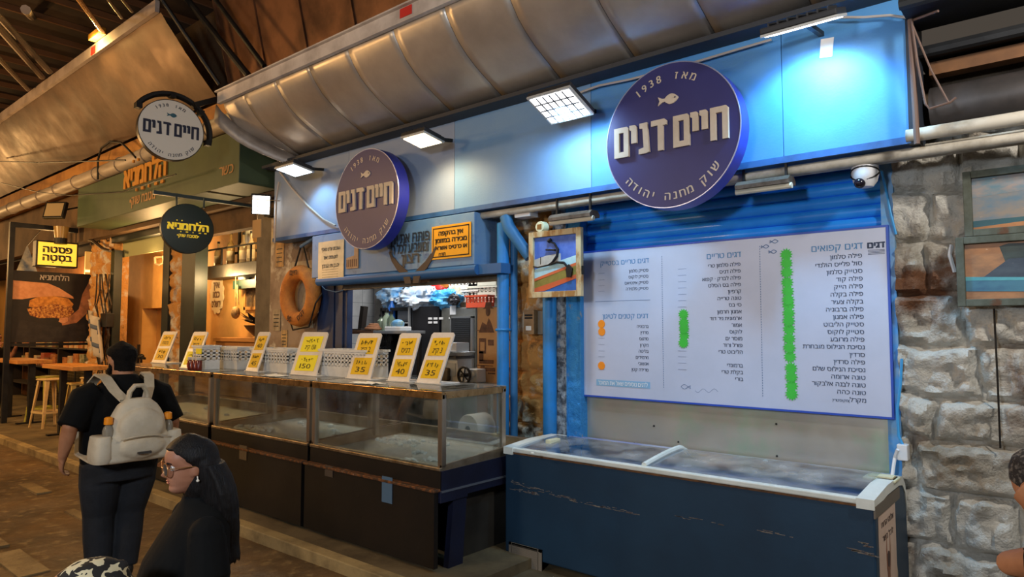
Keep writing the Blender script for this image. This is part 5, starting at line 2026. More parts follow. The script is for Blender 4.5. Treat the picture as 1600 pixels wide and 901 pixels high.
b.lathe([(.2, .27), (.23, .31), (.215, .31), (.19, .28), (0, .28)], 26, (p.x, 5.3, zz))
b.box((p.x-.13, 5.2, zz+.31), (p.x+.13, 5.4, zz+.41), bev=.01)
b.build('pan', mat('scale_pan', '#c0c4c8', .3, .7), t)
p = PY(725, 586, 5.12)
t = thing('hand_wheel', 'small dark spoked hand wheel beside the weighing scale', 'wheel', p)
b = MB().torus(p, .085, .013, XX, ZZ, 26, 8)
for i in range(3):
    a_ = i*PI/3+.3
    d = V((math.cos(a_), 0, math.sin(a_)))
    b.tube([p-d*.085, p+d*.085], .008, 6)
b.build('rim', m_black, t, smooth=True)
MB().tube([p+V((0, -.03, 0)), p+V((0, .06, 0))], .022, 10).build('hub', m_black, t)
MB().box((p.x-.1, p.y+.05, tz), (p.x+.14, p.y+.3, tz+.14), bev=.01).build('machine_base', mat('machine_white', '#cfd0cc', .4), t)
p = PY(692, 583, 5.2)
t = thing('mixing_machine', 'dark greasy machine on the steel work table behind the price boards', 'machine', (p.x, 5.2, tz))
b = MB()
b.box((p.x-.14, 5.15, tz), (p.x+.12, 5.4, tz+.14), bev=.02)
b.lathe([(.09, .14), (.11, .2), (.1, .28), (.05, .33), (0, .33)], 16, (p.x-.02, 5.26, tz))
b.build('machine_body', mat('machine_dark', '#3a3530', .5, .3, hx2='#6d5d44', scale=7), t, smooth=True)
p = PY(650, 583, 5.1)
# paper roll holder seen through the glass
p = PY(745, 668, 4.75)
t = thing('paper_roll', 'big white paper roll on a holder seen through the counter end glass', 'paper roll', p)
MB().lathe([(.13, -.12), (.135, -.11), (.135, .11), (.13, .12), (.03, .12)], 26, p, Matrix.Rotation(PI/2, 3, 'X')).build('roll', mat('roll_white', '#cfcac2', .6), t, smooth=True)
b = MB().lathe([(.03, .121), (.03, .124), (0, .124)], 14, p, Matrix.Rotation(PI/2, 3, 'X'))
b.build('core', m_dark, t)
MB().bar((p.x, p.y, p.z), (p.x, p.y, .075), .04).build('stand', m_dark, t)
for (u0, u1, v0, v1, Y, hx, lab) in ((415, 545, 590, 650, 4.98, '#3c2730', 'dark maroon panel behind the glass counter below the life ring'), ):
    a, e = PY(u0, v0, Y), PY(u1, v1, Y)
    o = MB().box((a.x, Y-.2, .3), (e.x, Y-.17, a.z-.06)).build('maroon_panel', mat('maroon', hx, .5, hx2='#2c1d26', scale=3), loc=(a.x, Y-.2, .3))
    tag(o, lab, 'panel')
p = PY(574, 640, 5.0)
crate('wooden_crate', 'dark wooden crate behind the glass counter under the work shelf', (p.x, 5.1, .3), .6, .4, .8, mat('crate_dark', '#5a4436', .7), 5, 3)

# ================================================================ ON THE COUNTER
m_acr = mat('board_white_plastic', '#d8d2cb', .35, hx2='#cbc4bb', scale=6)
m_card = mat('card_yellow', '#eabc06', .6, hx2='#deae04', scale=4)
m_cardb = mat('card_lemon', '#f2e21c', .6)
m_pen = mat('marker_ink', '#2a2416', .7)
rnd = random.Random(77)


def scribble(mb, o, x, y, wd, h, nrm, n=6, digits=False):
    """a line of quick marker handwriting"""
    for i in range(n):
        p0 = V(o)+x*(wd*(i/n-.5))
        pts = []
        for k in range(rnd.randint(3, 5)):
            pts.append(p0+x*(rnd.uniform(.0, .85)*wd/n)+y*(rnd.uniform(0, h))+nrm*.0015)
        mb.tube(pts, .0028, 4)


boards = [
    ((238, 560), 3.95, 'white plastic price stand with two yellow cards furthest down the street', 0, [0, 0], ['ברבוניה', '30']),
    ((283, 578), 3.62, 'price stand with one yellow card over a lime card, beside the red jars', 0, [0, 1], ['ק״ג', '40']),
    ((385, 574), 3.80, 'narrow price stand before the white crates in the middle of the far bay', 0, [0, 0], ['40', '45']),
    ((455, 585), 3.82, 'lemon yellow price stand under the life ring', 0, [1, 1], ['150 ק״ג', '150']),
    ((543, 588), 3.84, 'price stand before the low white crate at the bay joint', 0, [0, 0], ['2 ק״ג', '35']),
    ((607, 592), 3.88, 'price stand second nearest to the freezer', 0, [0, 0], ['דניס', '40']),
    ((652, 597), 3.90, 'price stand nearest to the freezer', 0, [0, 0], ['3 ק״ג', '35']),
]
tops = [((253, 513), (283, 517)), ((288, 514), (321, 516)), ((406, 518), (425, 518)), ((464, 519), (506, 519)), ((556, 521), (589, 522)), ((627, 521), (663, 522)), ((677, 520), (710, 521))]
wids = [.42, .36, .24, .44, .34, .275, .275]
for (uv, Y, lab, _, cols, words), ((tu, tv), _2), wd in zip(boards, tops, wids):
    p = PY(uv[0], uv[1], Y)
    base = V((p.x, Y, TZ+.003))
    tp = PY(tu, tv, Y+.17)
    up_ = V((0, .17, min(.42, max(.30, tp.z-base.z))))
    sh = tp.x-base.x
    yv = V((max(-.05, min(.12, sh)), .17, up_.z))
    Ln = yv.length
    yv.normalize()
    xv = V((1, 0, 0))
    xv = (xv-yv*xv.dot(yv)*.0)
    nv = xv.cross(yv).normalized()
    t = thing('price_stand', lab, 'price stand', base, group='price stands on the counter')
    b = MB()
    b.prism([(0, 0), (wd, 0), (wd, Ln-.02), (wd-.02, Ln), (.02, Ln), (0, Ln-.02)], base, xv, yv, .012)
    b.build('board', m_acr, t)
    MB().box((base.x-.01, Y-.02, TZ+.003), (base.x+wd+.03, Y+.2, TZ+.014), bev=.003).build('foot', m_acr, t)
    for i in range(2):
        y0 = Ln*(.53 if i == 0 else .09)
        hh = Ln*.37
        o = base+nv*.0125
        b = MB().prism([(wd*.12, y0), (wd*.86, y0+.005), (wd*.88, y0+hh), (wd*.13, y0+hh-.006)], o, xv, yv, .0025)
        c_ = b.build('price_card', m_cardb if cols[i] else m_card, t)
        b = MB()
        mid = o+xv*wd*.5+nv*.003
        scribble(b, mid+yv*(y0+hh*.58), xv, yv, wd*.5, hh*.26, nv, 5)
        text(b, words[i] if i == 1 else words[0], mid+yv*(y0+hh*.16), hh*.42, xv, yv, width=wd*.42, bold=.0)
        lo = b.build('marker_lettering', m_pen, c_)
# white crates
p = PZ(480, 588, TZ)
crate('plastic_crate', 'white ventilated crate at the bay joint behind the price stands', (-5.43, 4.05, TZ+.004), .70, .27, .26, m_crate, 13, 4, 'white crates on the counter')
crate('plastic_crate', 'white crate under the life ring beside the lemon price stand', (-6.72, 4.05, TZ+.004), .72, .27, .25, m_crate, 13, 4, 'white crates on the counter')
crate('plastic_crate', 'white crate between the red jars and the narrow price stand', (-7.75, 4.05, TZ+.004), .72, .27, .25, m_crate, 13, 4, 'white crates on the counter')
p = PY(322, 572, 3.72)
crate('plastic_basket', 'small white wire basket right behind the red jars', (p.x, 3.72, TZ+.004), .22, .2, .27, m_crate, 4, 4)
# red jars
for i, (u, lab) in enumerate(((297, 'red sauce jar at the back of the row of three'), (303, 'red sauce jar in the middle of the row of three'), (309, 'red sauce jar nearest to the wire basket'))):
    p = PY(u, 572, 3.55)
    t = thing('sauce_jar', lab, 'jar', (p.x, 3.56, TZ+.003), group='red jars on the counter')
    MB().lathe([(.030, 0), (.036, .008), (.036, .10), (.028, .115), (0, .115)], 16, (p.x, 3.56, TZ+.003)).build('jar_body', mat('sauce_red', '#6a1c12', .2, coat=.4), t, smooth=True)
    MB().lathe([(.034, .112), (.036, .118), (.036, .14), (.032, .144), (0, .144)], 16, (p.x, 3.56, TZ+.003)).build('lid', mat('jar_lid', '#d8cfc0', .4), t, smooth=True)
    MB().box((p.x-.018, 3.521, TZ+.03), (p.x+.018, 3.526, TZ+.085)).build('label', mat('jar_label', '#8c3424', .6), t)
p = PY(331, 548, 3.75)
o = MB().box((p.x-.07, 3.6, p.z-.03), (p.x+.06, 3.606, p.z+.03)).build('price_tag', m_cardb, loc=p)
tag(o, 'tiny yellow tag on the wire basket by the red jars', 'tag')
for (u, v, Y, lab) in ((430, 572, 3.6, 'white crumpled paper on the counter before the crate under the life ring'), (575, 592, 3.6, 'clear plastic sheet scrap lying before the low white crate')):
    p = PY(u, v, Y)
    b = MB()
    vs = []
    for j in range(9):
        for i in range(13):
            x_, y_ = (i-6)*.025, (j-4)*.02
            vs.append(V((p.x+x_, Y+y_, TZ+.006+.02*abs(noise.noise(V((x_*14, y_*14, u)))))))
    b.faces(vs, [(j*13+i, j*13+i+1, (j+1)*13+i+1, (j+1)*13+i) for j in range(8) for i in range(12)])
    o = b.build('paper_sheet', mat('white_paper', ''), loc=(p.x, Y, TZ+.004), smooth=True)
    o.modifiers.new('thickness', 'SOLIDIFY').thickness = .001
    tag(o, lab, 'paper')

# ================================================================ STONE WALL PAINTINGS
def painting(label, u0, u1, v0, v1, bands, extra):
    Y = 4.88
    a = PY(u0, v0, Y)
    z1, z0 = a.z, PY(u0, v1, Y).z
    x0, x1 = a.x, a.x+.8
    t = thing('framed_painting', label, 'painting', (x0, Y, z0), group='boat paintings on the stone wall')
    wf = .042
    b = MB()
    b.box((x0, Y-.025, z0), (x0+wf, Y+.03, z1), bev=.004)
    b.box((x1-wf, Y-.025, z0), (x1, Y+.03, z1), bev=.004)
    b.box((x0+wf, Y-.025, z0), (x1-wf, Y+.03, z0+wf), bev=.004)
    b.box((x0+wf, Y-.025, z1-wf), (x1-wf, Y+.03, z1), bev=.004)
    b.build('frame', mat('mossy_frame', '#4a4d42', .8, hx2='#5a6056', scale=14, hx3='#5c3f2c', scale3=8, lo3=.62, hi3=.68), t)
    W_, H_ = x1-x0-2*wf, z1-z0-2*wf
    for i, (poly, hx, h2, h3) in enumerate(bands):
        b = MB().prism([(q[0]*W_, q[1]*H_) for q in poly], (x0+wf, Y+.01, z0+wf), XX, ZZ, .001+.001*i)
        b.build('painted_area', mat('oil_'+hx[1:], hx, .5, hx2=h2, scale=5, stretch=(1, 1, 2.5), hx3=h3, scale3=30, lo3=.68, hi3=.72), t)
    return t


R4 = [(0, 0), (1, 0), (1, 1), (0, 1)]
painting('upper painting on the stone wall, cloudy sky over a teal sea in a mossy frame', 1504, 1600, 270, 371,
         [(R4, '#8b8074', '#5d7686', '#b89a84'), ([(0, .62), (.5, .7), (1, .62), (1, 1), (0, 1)], '#5f7c88', '#a08a7c', '#c8b0a0'), ([(0, .05), (1, .1), (1, .2), (0, .17)], '#2c5a62', '#234a54', '#7fa0a4'), ([(0, 0), (1, 0), (1, .1), (.5, .12), (0, .04)], '#b07848', '#94602f', None)], None)
painting('lower painting on the stone wall, dark blue boat on the sand in a mossy frame', 1493, 1600, 372, 479,
         [(R4, '#a8754a', '#7c5a40', '#c8a888'), ([(.28, .62), (.5, .75), (1, .72), (1, .92), (.3, .97), (.24, .93)], '#26302f', '#3a463f', None), ([(.1, .35), (.3, .7), (1, .7), (1, .3)], '#2c3644', '#3f4a54', '#8a8a88'), ([(0, .15), (0, .38), (.5, .33), (1, .25), (1, .04), (.6, .1)], '#3e7286', '#2d5a78', '#7aa0ac'), ([(0, .34), (.45, .31), (1, .24), (1, .27), (.45, .36), (0, .41)], '#54a0a8', '#3d8a98', None)], None)
b = MB()
b.tube([PY(1492, 425, 4.9), PY(1484, 398, 4.9), PY(1487, 382, 4.9)], .012, 6)
tag(b.build('wire', mat('pale_cable', '')), 'bit of bent pale wire on the stone wall beside the paintings', 'wire')
b = MB()
b.tube([PY(1553, 482, 4.92), PY(1556, 540, 4.92), PY(1559, 600, 4.92), PY(1563, 700, 4.92)], .006, 6)
tag(b.build('wire', m_black), 'thin black wire hanging down the stone wall below the paintings', 'wire')
# roof edge over the wall: drum and boards
b = MB().tube([(-.7, 4.85, 3.16), (4, 4.85, 3.16)], .13, 20)
tag(b.build('shutter_drum', mat('drum_grey', '#504a48', .5, .4, hx2='#3c3938', scale=3), smooth=True), 'dark grey rolled shutter drum above the stone wall', 'shutter drum')
b = MB().box((-.7, 4.8, 3.36), (4, 4.9, 3.44))
tag(b.build('roof_board', mat('brown_board', '#7a5230', .7, hx2='#5e3e24', scale=3)), 'brown board above the grey shutter drum', 'board')
# ================================================================ STREET ON THE LEFT
# ---- banner stand
BX = -15.45
def pb(u, v):
    return PX(u, v, BX)


a, e = pb(20, 425), pb(146, 433)
y0, y1 = a.y, e.y
zt, zb = 2.92, 1.56
t = thing('banner_stand', 'black metal frame stand with a dark sandwich banner beside the bar tables', 'banner stand', (BX, (y0+y1)/2, .075))
for y in (y0-.04, y1+.02):
    MB().bar((BX, y, .075), (BX, y, 3.80), .085).build('post', m_black, t)
MB().bar((BX, y0-.08, 3.78), (BX, y1+.06, 3.78), .1, .09).build('top_beam', m_black, t)
MB().bar((BX, y0, 1.52), (BX, y1, 1.52), .05).build('lower_beam', m_black, t)
sh = MB().box((BX-.01, y0, zb), (BX+.01, y1, zt)).build('banner_sheet', mat('banner_black', '#1a1714', .6, hx2='#2b231e', scale=2.5), t)
W, H = y1-y0, zt-zb


def bpic(name, poly, hx, h2, lift, sc=8):
    b = MB().prism([(q[0]*W, q[1]*H) for q in poly], V((BX+.01, y0, zb)), (0, 1, 0), (0, 0, 1), lift)
    b.build(name, mat('ban_'+name, hx, .65, hx2=h2, scale=sc), t)


bpic('printed_apron', [(.05, .0), (.95, .02), (.9, .3), (.55, .22), (.1, .32)], '#26211f', '#352e2a', .001)
bpic('printed_arm', [(0, .60), (0, .86), (.2, .85), (.42, .84), (.56, .78), (.74, .66), (.75, .63), (.66, .645), (.52, .66), (.3, .64), (.12, .60)], '#dc9a6a', '#c98555', .002)
bpic('printed_hand', [(.86, .70), (.99, 1.0), (1.0, .50), (.8, .28), (.62, .24), (.6, .30), (.70, .36), (.82, .48)], '#c07e52', '#94603e', .002)
bpic('printed_loaf', [(.20, .50), (.21, .59), (.3, .64), (.5, .66), (.68, .63), (.75, .55), (.72, .49), (.5, .53), (.3, .48)], '#e0963e', '#b06c28', .003, 16)
bpic('printed_filling', [(.18, .47), (.3, .50), (.5, .55), (.73, .51), (.76, .44), (.7, .36), (.62, .33), (.5, .35), (.33, .34), (.22, .38)], '#7c3418', '#e8a850', .0035, 30)
bpic('printed_fingers', [(.58, .34), (.68, .36), (.69, .30), (.63, .27), (.57, .29)], '#e0a070', '#cc8a5a', .004)
b = MB()
text(b, 'הלחמניא', V((BX+.011, y0+W*.5, zb+H*.885)), .16, (0, 1, 0), (0, 0, 1), width=W*.36, bold=.02)
b.build('banner_lettering', mat('banner_ink', '#b8aca0', .6), t)
# yellow light box
a, e = PX(60, 377, BX+.12), PX(117, 418, BX+.12)
t = thing('light_box_sign', 'glowing yellow light box sign hanging over the sandwich banner', 'sign', (BX, (a.y+e.y)/2, e.z))
q0, q1, z0, z1 = a.y, e.y+.02, e.z+.02, a.z
MB().box((BX-.1, q0-.03, z0-.03), (BX+.12, q1+.03, z1+.03), bev=.01).build('box_body', m_black, t)
MB().box((BX+.12, q0, z0), (BX+.125, q1, z1)).build('lit_face', mat('lightbox_yellow', '#f6c84a', .5, emit='#f7c23c', estr=1.0), t)
b = MB()
cy = (q0+q1)/2
text(b, 'פסטה', V((BX+.127, cy, z0+(z1-z0)*.56)), (z1-z0)*.42, (0, 1, 0), (0, 0, 1), width=(q1-q0)*.74, bold=.05)
text(b, 'בסטה', V((BX+.127, cy, z0+(z1-z0)*.20)), (z1-z0)*.42, (0, 1, 0), (0, 0, 1), width=(q1-q0)*.74, bold=.05)
b.box((BX+.126, cy-.09, z0+.05), (BX+.128, cy-.06, z0+.07)).box((BX+.126, cy+.07, z0+.04), (BX+.128, cy+.085, z0+.08))
b.build('lettering', m_black, t)
MB().bar((BX, cy+.1, z1), (BX, cy+.1, 3.75), .05).build('hanger', m_black, t)
p = PX(95, 372, BX+.3)
t = thing('lantern', 'small amber glass lantern hanging over the yellow light box', 'lantern', p)
MB().lathe([(.10, .0), (.13, .22), (.12, .22), (.09, .0), (0, 0)], 16, p).build('shade', mat('amber_shade', '#a98a50', .3, trans=.2), t, smooth=True)
MB().lathe([(.11, -.11), (.11, 0), (0, 0)], 16, p).build('cap', m_black, t)
MB().tube([p+V((0, 0, .2)), (p.x-.3, p.y, 3.78)], .01, 6).build('cord', m_black, t)

# ---- bar tables and stools
m_top = mat('table_wood', '#c98a42', .5, hx2='#a96a2c', scale=3, stretch=(.4, 3, 3))


def bar_table(label, x0, x1, y0_, y1_, h):
    t = thing('bar_table', label, 'table', ((x0+x1)/2, (y0_+y1_)/2, .075), group='bar tables by the banner')
    MB().box((x0, y0_, h-.065), (x1, y1_, h), bev=.006).build('tabletop', m_top, t)
    for x_ in (x0+.16, x1-.16):
        b = MB().bar((x_, (y0_+y1_)/2, .09), (x_, (y0_+y1_)/2, h-.065), .09)
        b.build('leg', m_black, t)
        MB().box((x_-.05, y0_+.06, .075), (x_+.05, y1_-.06, .1)).build('foot', m_black, t)
    return t


bar_table('long wooden bar table on black legs nearer to the man with the backpack', -13.2, -11.75, 3.62, 4.15, 1.24)
bar_table('wooden bar table on black legs at the far side of the banner stand', -16.6, -14.9, 3.7, 4.25, 1.24)


def stool(label, x, y, rz, m, h=.86, src=None):
    if src is not None:
        r = dup(src, (x, y, .075), rz, label)
        for c_ in r.children:
            c_.data = c_.data.copy()
            c_.data.materials.clear()
            c_.data.materials.append(m)
        return r
    t = thing('metal_stool', label, 'stool', (x, y, .075), rz, 'metal stools under the bar tables')
    MB().box((-.17, -.17, h-.035), (.17, .17, h), bev=.02).build('seat', m, t, world=False)
    for sx in (-1, 1):
        for sy in (-1, 1):
            b = MB()
            top, bot = V((sx*.145, sy*.145, h-.02)), V((sx*.225, sy*.225, 0))
            for dd in (V((-sx*.06, 0, 0)), V((0, -sy*.06, 0))):
                b.faces([top, top+dd, bot+dd*.45, bot], [(0, 1, 2, 3)])
                i_ = V((-sx*.004, -sy*.004, 0))
                b.faces([top+i_, top+dd+i_, bot+dd*.45+i_, bot+i_], [(3, 2, 1, 0)])
            b.build('leg', m, t, world=False)
    b = MB()
    z = .27
    k = .145+.08*(1-z/h)
    for p_, q_ in (((-k, -k), (k, -k)), ((k, -k), (k, k)), ((k, k), (-k, k)), ((-k, k), (-k, -k))):
        b.bar((p_[0], p_[1], z), (q_[0], q_[1], z), .012, .035)
    b.build('foot_rail', m, t, world=False)
    return t


m_sc = mat('stool_cream', '#d8bc86', .45, hx2='#c8a870', scale=5)
m_sg = mat('stool_lime', '#b0a848', .45, hx2='#8f8a38', scale=5)
s0 = stool('cream metal stool between the two bar tables', -14.25, 4.05, .2, m_sc)
stool('lime green metal stool behind the cream stool', -15.05, 4.2, .5, m_sg, src=s0)
stool('yellowish metal stool half hidden by the arm of the man with the backpack', -12.75, 4.05, -.1, mat('stool_yellow', '#cdb062', .45), src=s0)
stool('cream metal stool against the wire panel behind the nearer bar table', -14.1, 4.7, .3, m_sc, src=s0)

# ---- lit stall beyond the banner
struct(MB().box((-34, 3.5, 0), (-33.8, 7, 7)).build('wall_street_end', m_brownwall))
b = MB().box((-24, 5.6, .05), (-15.4, 5.75, 3.5))
struct(b.build('wall_far_stall', mat('far_stall_wall', '#8a5a30', .8, hx2='#5c3a20', scale=1.2)))
lamp('far_stall_light', 'POINT', (-17.6, 4.9, 3.0), 70, WARM, .15)
t = thing('stall_shelf', 'dark shelf unit of jars and boxes behind the far bar table', 'shelf', (-17.5, 5.35, .075))
m_shf = mat('dark_shelf', '#2b2018', .7)
for z in (.5, .95, 1.4, 1.85, 2.3):
    MB().box((-22, 5.15, z-.03), (-15.6, 5.55, z)).build('shelf_board', m_shf, t)
for x in (-22, -19.8, -17.7, -15.62):
    MB().box((x-.03, 5.15, .075), (x+.03, 5.58, 2.6)).build('upright', m_shf, t)
rnd = random.Random(12)
cols = ['#c2503a', '#d98a3a', '#caa55a', '#8c3b2a', '#e0b070', '#6b6a3a', '#b86a42', '#d8c8a0']
nb = 0
adj = ['rust red', 'orange', 'ochre', 'dark red', 'sandy', 'olive', 'terracotta', 'cream']
for zi, z in enumerate((.95, 1.4, 1.85)):
    x = -20.6
    while x < -15.8:
        wd = rnd.uniform(.16, .34)
        k = rnd.randrange(len(cols))
        h = rnd.uniform(.18, .34)
        if not any(abs(x+wd/2-q) < .2 for q in (-19.8, -17.7)):
            o = MB().box((x, 5.2, z), (x+wd, 5.45, z+h), bev=.008).build('goods_box', mat('goods_'+cols[k][1:], cols[k], .6, hx2=cols[(k+2) % 8], scale=9), loc=(x+wd/2, 5.3, z))
            tag(o, 'packed goods on the far stall shelves under the sandwich banner', 'box', 'goods on the far stall shelves')
        x += wd+rnd.uniform(.03, .12)
t = thing('mesh_fence', 'low wire mesh panel behind the metal stools', 'fence panel', (-15, 5.0, .075))
b = MB()
for i in range(56):
    x = -17.6+i*.06
    b.box((x-.004, 4.985, .1), (x+.004, 4.995, 1.0))
for j in range(16):
    z = .1+j*.06
    b.box((-17.6, 4.985, z-.004), (-14.3, 4.995, z+.004))
b.build('wire_mesh', mat('mesh_wire', '#6c5b34', .6, .3), t)
b = MB()
for z in (.1, 1.02):
    b.bar((-17.65, 4.99, z), (-14.25, 4.99, z), .04)
for x in (-17.65, -16, -14.25):
    b.bar((x, 4.99, .075), (x, 4.99, 1.04), .04)
b.build('panel_frame', m_black, t)
p = PX(138, 395, -16.6)
t = thing('lit_window', 'warm lit window strip to the right of the yellow light box', 'window', p)
MB().box((-16.65, p.y-.05, 2.75), (-16.6, p.y+.55, 3.75)).build('lit_pane', mat('lit_pane', '#f0b868', .5, emit='#e8a850', estr=.5), t)
b = MB()
for z in (2.9, 3.05):
    b.box((-16.6, p.y-.05, z), (-16.59, p.y+.55, z+.05))
b.build('lit_strip', mat('lit_strip', '#ffe6b0', .5, emit='#ffdf9a', estr=2.0), t)
MB().bar((-16.58, p.y+.1, 3.2), (-16.58, p.y+.5, 3.75), .1).build('window_bar', m_dark, t)
# bunting flag and flags by the pier
p = PX(36, 405, -16.2)
o = MB().prism([(-.12, -.3), (.26, -.26), (.06, .3)], p, (0, 1, 0), (0, 0, 1), .004).build('cloth_flag', mat('flag_cloth', '#c9c3b4', .8, hx2='#6a7a94', scale=5), loc=p)
o2_ = MB().tube([p+V((0, .06, .28)), (BX, p.y+.1, 3.76)], .008, 5).build('string', m_black, o)
tag(o, 'small pale triangular flag beside the yellow light box', 'flag')
p = PY(141, 530, 4.7)
t = thing('draped_flag', 'pale cloth flag with a grey blue stripe hanging from the stone pier', 'flag', p)
b = MB()
vs = []
for j in range(10):
    for i in range(8):
        x_ = (i-3.5)*.09
        z_ = .35-.085*j
        vs.append(V((p.x+x_+.03*j, 4.75+.06*math.sin(i*1.5), p.z+z_+.03*(7-i))))
b.faces(vs, [(j*8+i, j*8+i+1, (j+1)*8+i+1, (j+1)*8+i) for j in range(9) for i in range(7)])
b.build('cloth', mat('flag_white', '#b8aea0', .8), t, smooth=True).modifiers.new('thickness', 'SOLIDIFY').thickness = .004
b = MB()
for k in (2, 6):
    b.faces([v+V((0, -.012, 0)) for v in vs[k*8:k*8+16]], [(i, i+1, 8+i+1, 8+i) for i in range(7)])
b.build('stripe', mat('flag_stripe', '#59657a', .8), t, smooth=True).modifiers.new('thickness', 'SOLIDIFY').thickness = .003
MB().tube([(p.x-.45, 4.78, p.z+.55), (p.x+.5, 4.72, p.z-.6)], .012, 6).build('pole', m_black, t)
# cables on the stone pier
b = MB()
rnd = random.Random(9)
for k in range(7):
    u0 = 152+k*3.6
    pts = [PY(u0+rnd.uniform(-5, 5), 428+i*24, 4.84+.01*k) for i in range(8)]
    b.tube(pts, .013, 6)
b.tube([PY(u, v, 4.8) for u, v in ((128, 372), (145, 376), (160, 388), (172, 392))], .03, 6)
tag(b.build('cable_bundle', mat('tangled_cable', '#3a2c20', .6)), 'tangle of dark cables on the stone pier beside the banner', 'cable')
p = PY(163, 500, 4.8)
t = thing('switch_box', 'small black switch box on the stone pier', 'box', p)
MB().box((p.x-.14, 4.78, p.z-.13), (p.x+.14, 4.92, p.z+.13), bev=.01).build('box_body', m_black, t)
# doorway: pale roller blind strip, lintel ring
a, e = PY(192, 380, 5.1), PY(264, 401, 5.1)
t = thing('roller_blind', 'pale green roller blind strip at the top of the restaurant doorway', 'blind', ((a.x+e.x)/2, 5.1, e.z))
b = MB().box((a.x, 5.1, PY(192, 402, 5.1).z), (e.x+.1, 5.11, PY(192, 379, 5.1).z))
b.build('blind_cloth', mat('blind_green', '#a8a878', .7), t)
MB().tube([(a.x, 5.12, PY(192, 379, 5.1).z+.04), (e.x+.1, 5.12, PY(192, 379, 5.1).z+.04)], .05, 12).build('roller', mat('blind_roller', '#6a4c30', .6), t)
b = MB().tube([PY(u, v, 5.4) for u, v in ((242, 402), (243, 412), (249, 414), (256, 410), (255, 400))], .02, 6)
q_ = PY(242, 402, 5.4)
b.tube([q_, (q_.x, 5.62, q_.z+.03)], .02, 6)
tag(b.build('hook', mat('hook_steel', '#b09a7a', .5)), 'hanging wire hook in the restaurant doorway', 'hook')
p = PY(221, 557, 5.2)
tag(MB().ball(p, (.06, .05, .05), 12, 8).bar(p+V((-.16, 0, -.16)), p+V((-.14, 0, .22)), .04).bar(p+V((-.15, 0, 0)), p+V((.15, 0, -.03)), .04).bar(p, (p.x, p.y, .07), .03).build('tap', m_black, loc=p), 'small black tap just above the far end of the counter', 'tap')

# ---- bar: shelf, bottles, pictures
a, e = PY(317, 430, 5.3), PY(424, 402, 5.3)
t = thing('bar_shelf', 'dark hanging shelf with a rail carrying the bottles in the bar opening', 'shelf', ((a.x+e.x)/2, 5.35, a.z))
zs = (PY(345, 418, 5.3).z+PY(412, 402, 5.3).z)/2
MB().box((-11.2, 5.25, zs-.2), (-8.5, 5.6, zs), bev=.01).build('shelf_board', mat('shelf_slate', '#4c4840', .5, hx2='#3a3630', scale=3), t)
b = MB()
b.bar((-11.2, 5.26, zs+.26), (-8.5, 5.26, zs+.26), .025)
for x in (-10.5, -9.6, -8.6):
    b.bar((x, 5.26, zs), (x, 5.26, zs+.26), .025)
b.build('rail', m_black, t)
b = MB()
for x in (-10.4, -8.7):
    b.bar((x, 5.5, zs), (x, 5.5, 3.5), .04)
b.build('hanger', m_black, t)
for i, (u, hx, lab) in enumerate(((341, '#c8b080', 'clear liquor bottle furthest along the bar shelf'), (360, '#b99a5e', 'tall thin liquor bottle, second along the bar shelf'), (380, '#cdb78a', 'liquor bottle third along the bar shelf'), (392, '#d0c096', 'liquor bottle fourth along the bar shelf'), (411, '#c0a064', 'liquor bottle nearest to the grey post on the bar shelf'))):
    p = PY(u, 410, 5.42)
    h = (.42, .55, .5, .5, .44)[i]
    r = .062
    t = thing('liquor_bottle', lab, 'bottle', (p.x, 5.42, zs), group='bottles on the bar shelf')
    MB().lathe([(r*.95, 0), (r, .01), (r, h*.55), (r*.75, h*.64), (r*.3, h*.72), (r*.28, h*.93), (0, h*.93)], 16, (p.x, 5.42, zs)).build('bottle_body', mat('liq_'+hx[1:], hx, .12, spec=.9, trans=.35), t, smooth=True)
    MB().lathe([(r*.36, h*.92), (r*.36, h), (0, h)], 12, (p.x, 5.42, zs)).build('cap', m_black, t)
    MB().lathe([(r*1.02, h*.14), (r*1.02, h*.42), (r*.9, h*.42)], 16, (p.x, 5.42, zs)).build('label', mat('liq_label', '#d8c8a0', .6), t)
p = PY(389, 372, 5.5)
t = thing('hanging_bottle', 'pale bottle on the upper rail of the bar', 'bottle', p)
MB().lathe([(.06, -.2), (.065, -.18), (.065, .1), (.03, .16), (.03, .24), (0, .24)], 14, p).build('bottle_body', mat('milk_glass', '#c8cabc', .3), t, smooth=True)
MB().bar(p+V((-.5, 0, -.21)), p+V((.6, 0, -.21)), .05, .03).build('ledge', m_black, t)
# niche shelf with two white bottles
a, e = PY(369, 430, 5.45), PY(418, 446, 5.45)
t = thing('wall_shelf', 'green wall shelf holding two pale bottles inside the bar', 'shelf', ((a.x+e.x)/2, 5.75, e.z))
MB().box((a.x, 5.4, e.z-.02), (e.x, 5.615, PY(390, 437, 5.45).z)).build('shelf_board', mat('shelf_green', '#26392c', .5), t)
MB().box((a.x, 5.595, e.z), (e.x, 5.618, PY(390, 421, 5.45).z)).build('back_panel', mat('shelf_back', '#3c2a1c', .7), t)
for u, lab in ((381, 'white bottle at the left on the green shelf'), (407, 'cream bottle at the right on the green shelf')):
    p = PY(u, 437, 5.5)
    t = thing('white_bottle', lab, 'bottle', p, group='bottles on the green shelf')
    MB().lathe([(.085, 0), (.085, .26), (.035, .33), (.035, .4), (0, .4)], 14, p).build('bottle_body', mat('milk_glass', ''), t, smooth=True)
    MB().lathe([(.04, .38), (.04, .43), (0, .43)], 12, p).build('cap', m_black, t)
p = PY(340, 460, 5.605)
t = thing('wall_plaque', 'cream cut-out plaque with dark lettering on the amber bar wall', 'plaque', p)
b = MB()
poly = []
for i in range(48):
    a_ = 2*PI*i/48
    rr = 1+.10*(1 if (i//2) % 2 else 0)
    poly.append((.24*rr*math.cos(a_)*.9, .34*rr*math.sin(a_)*.9))
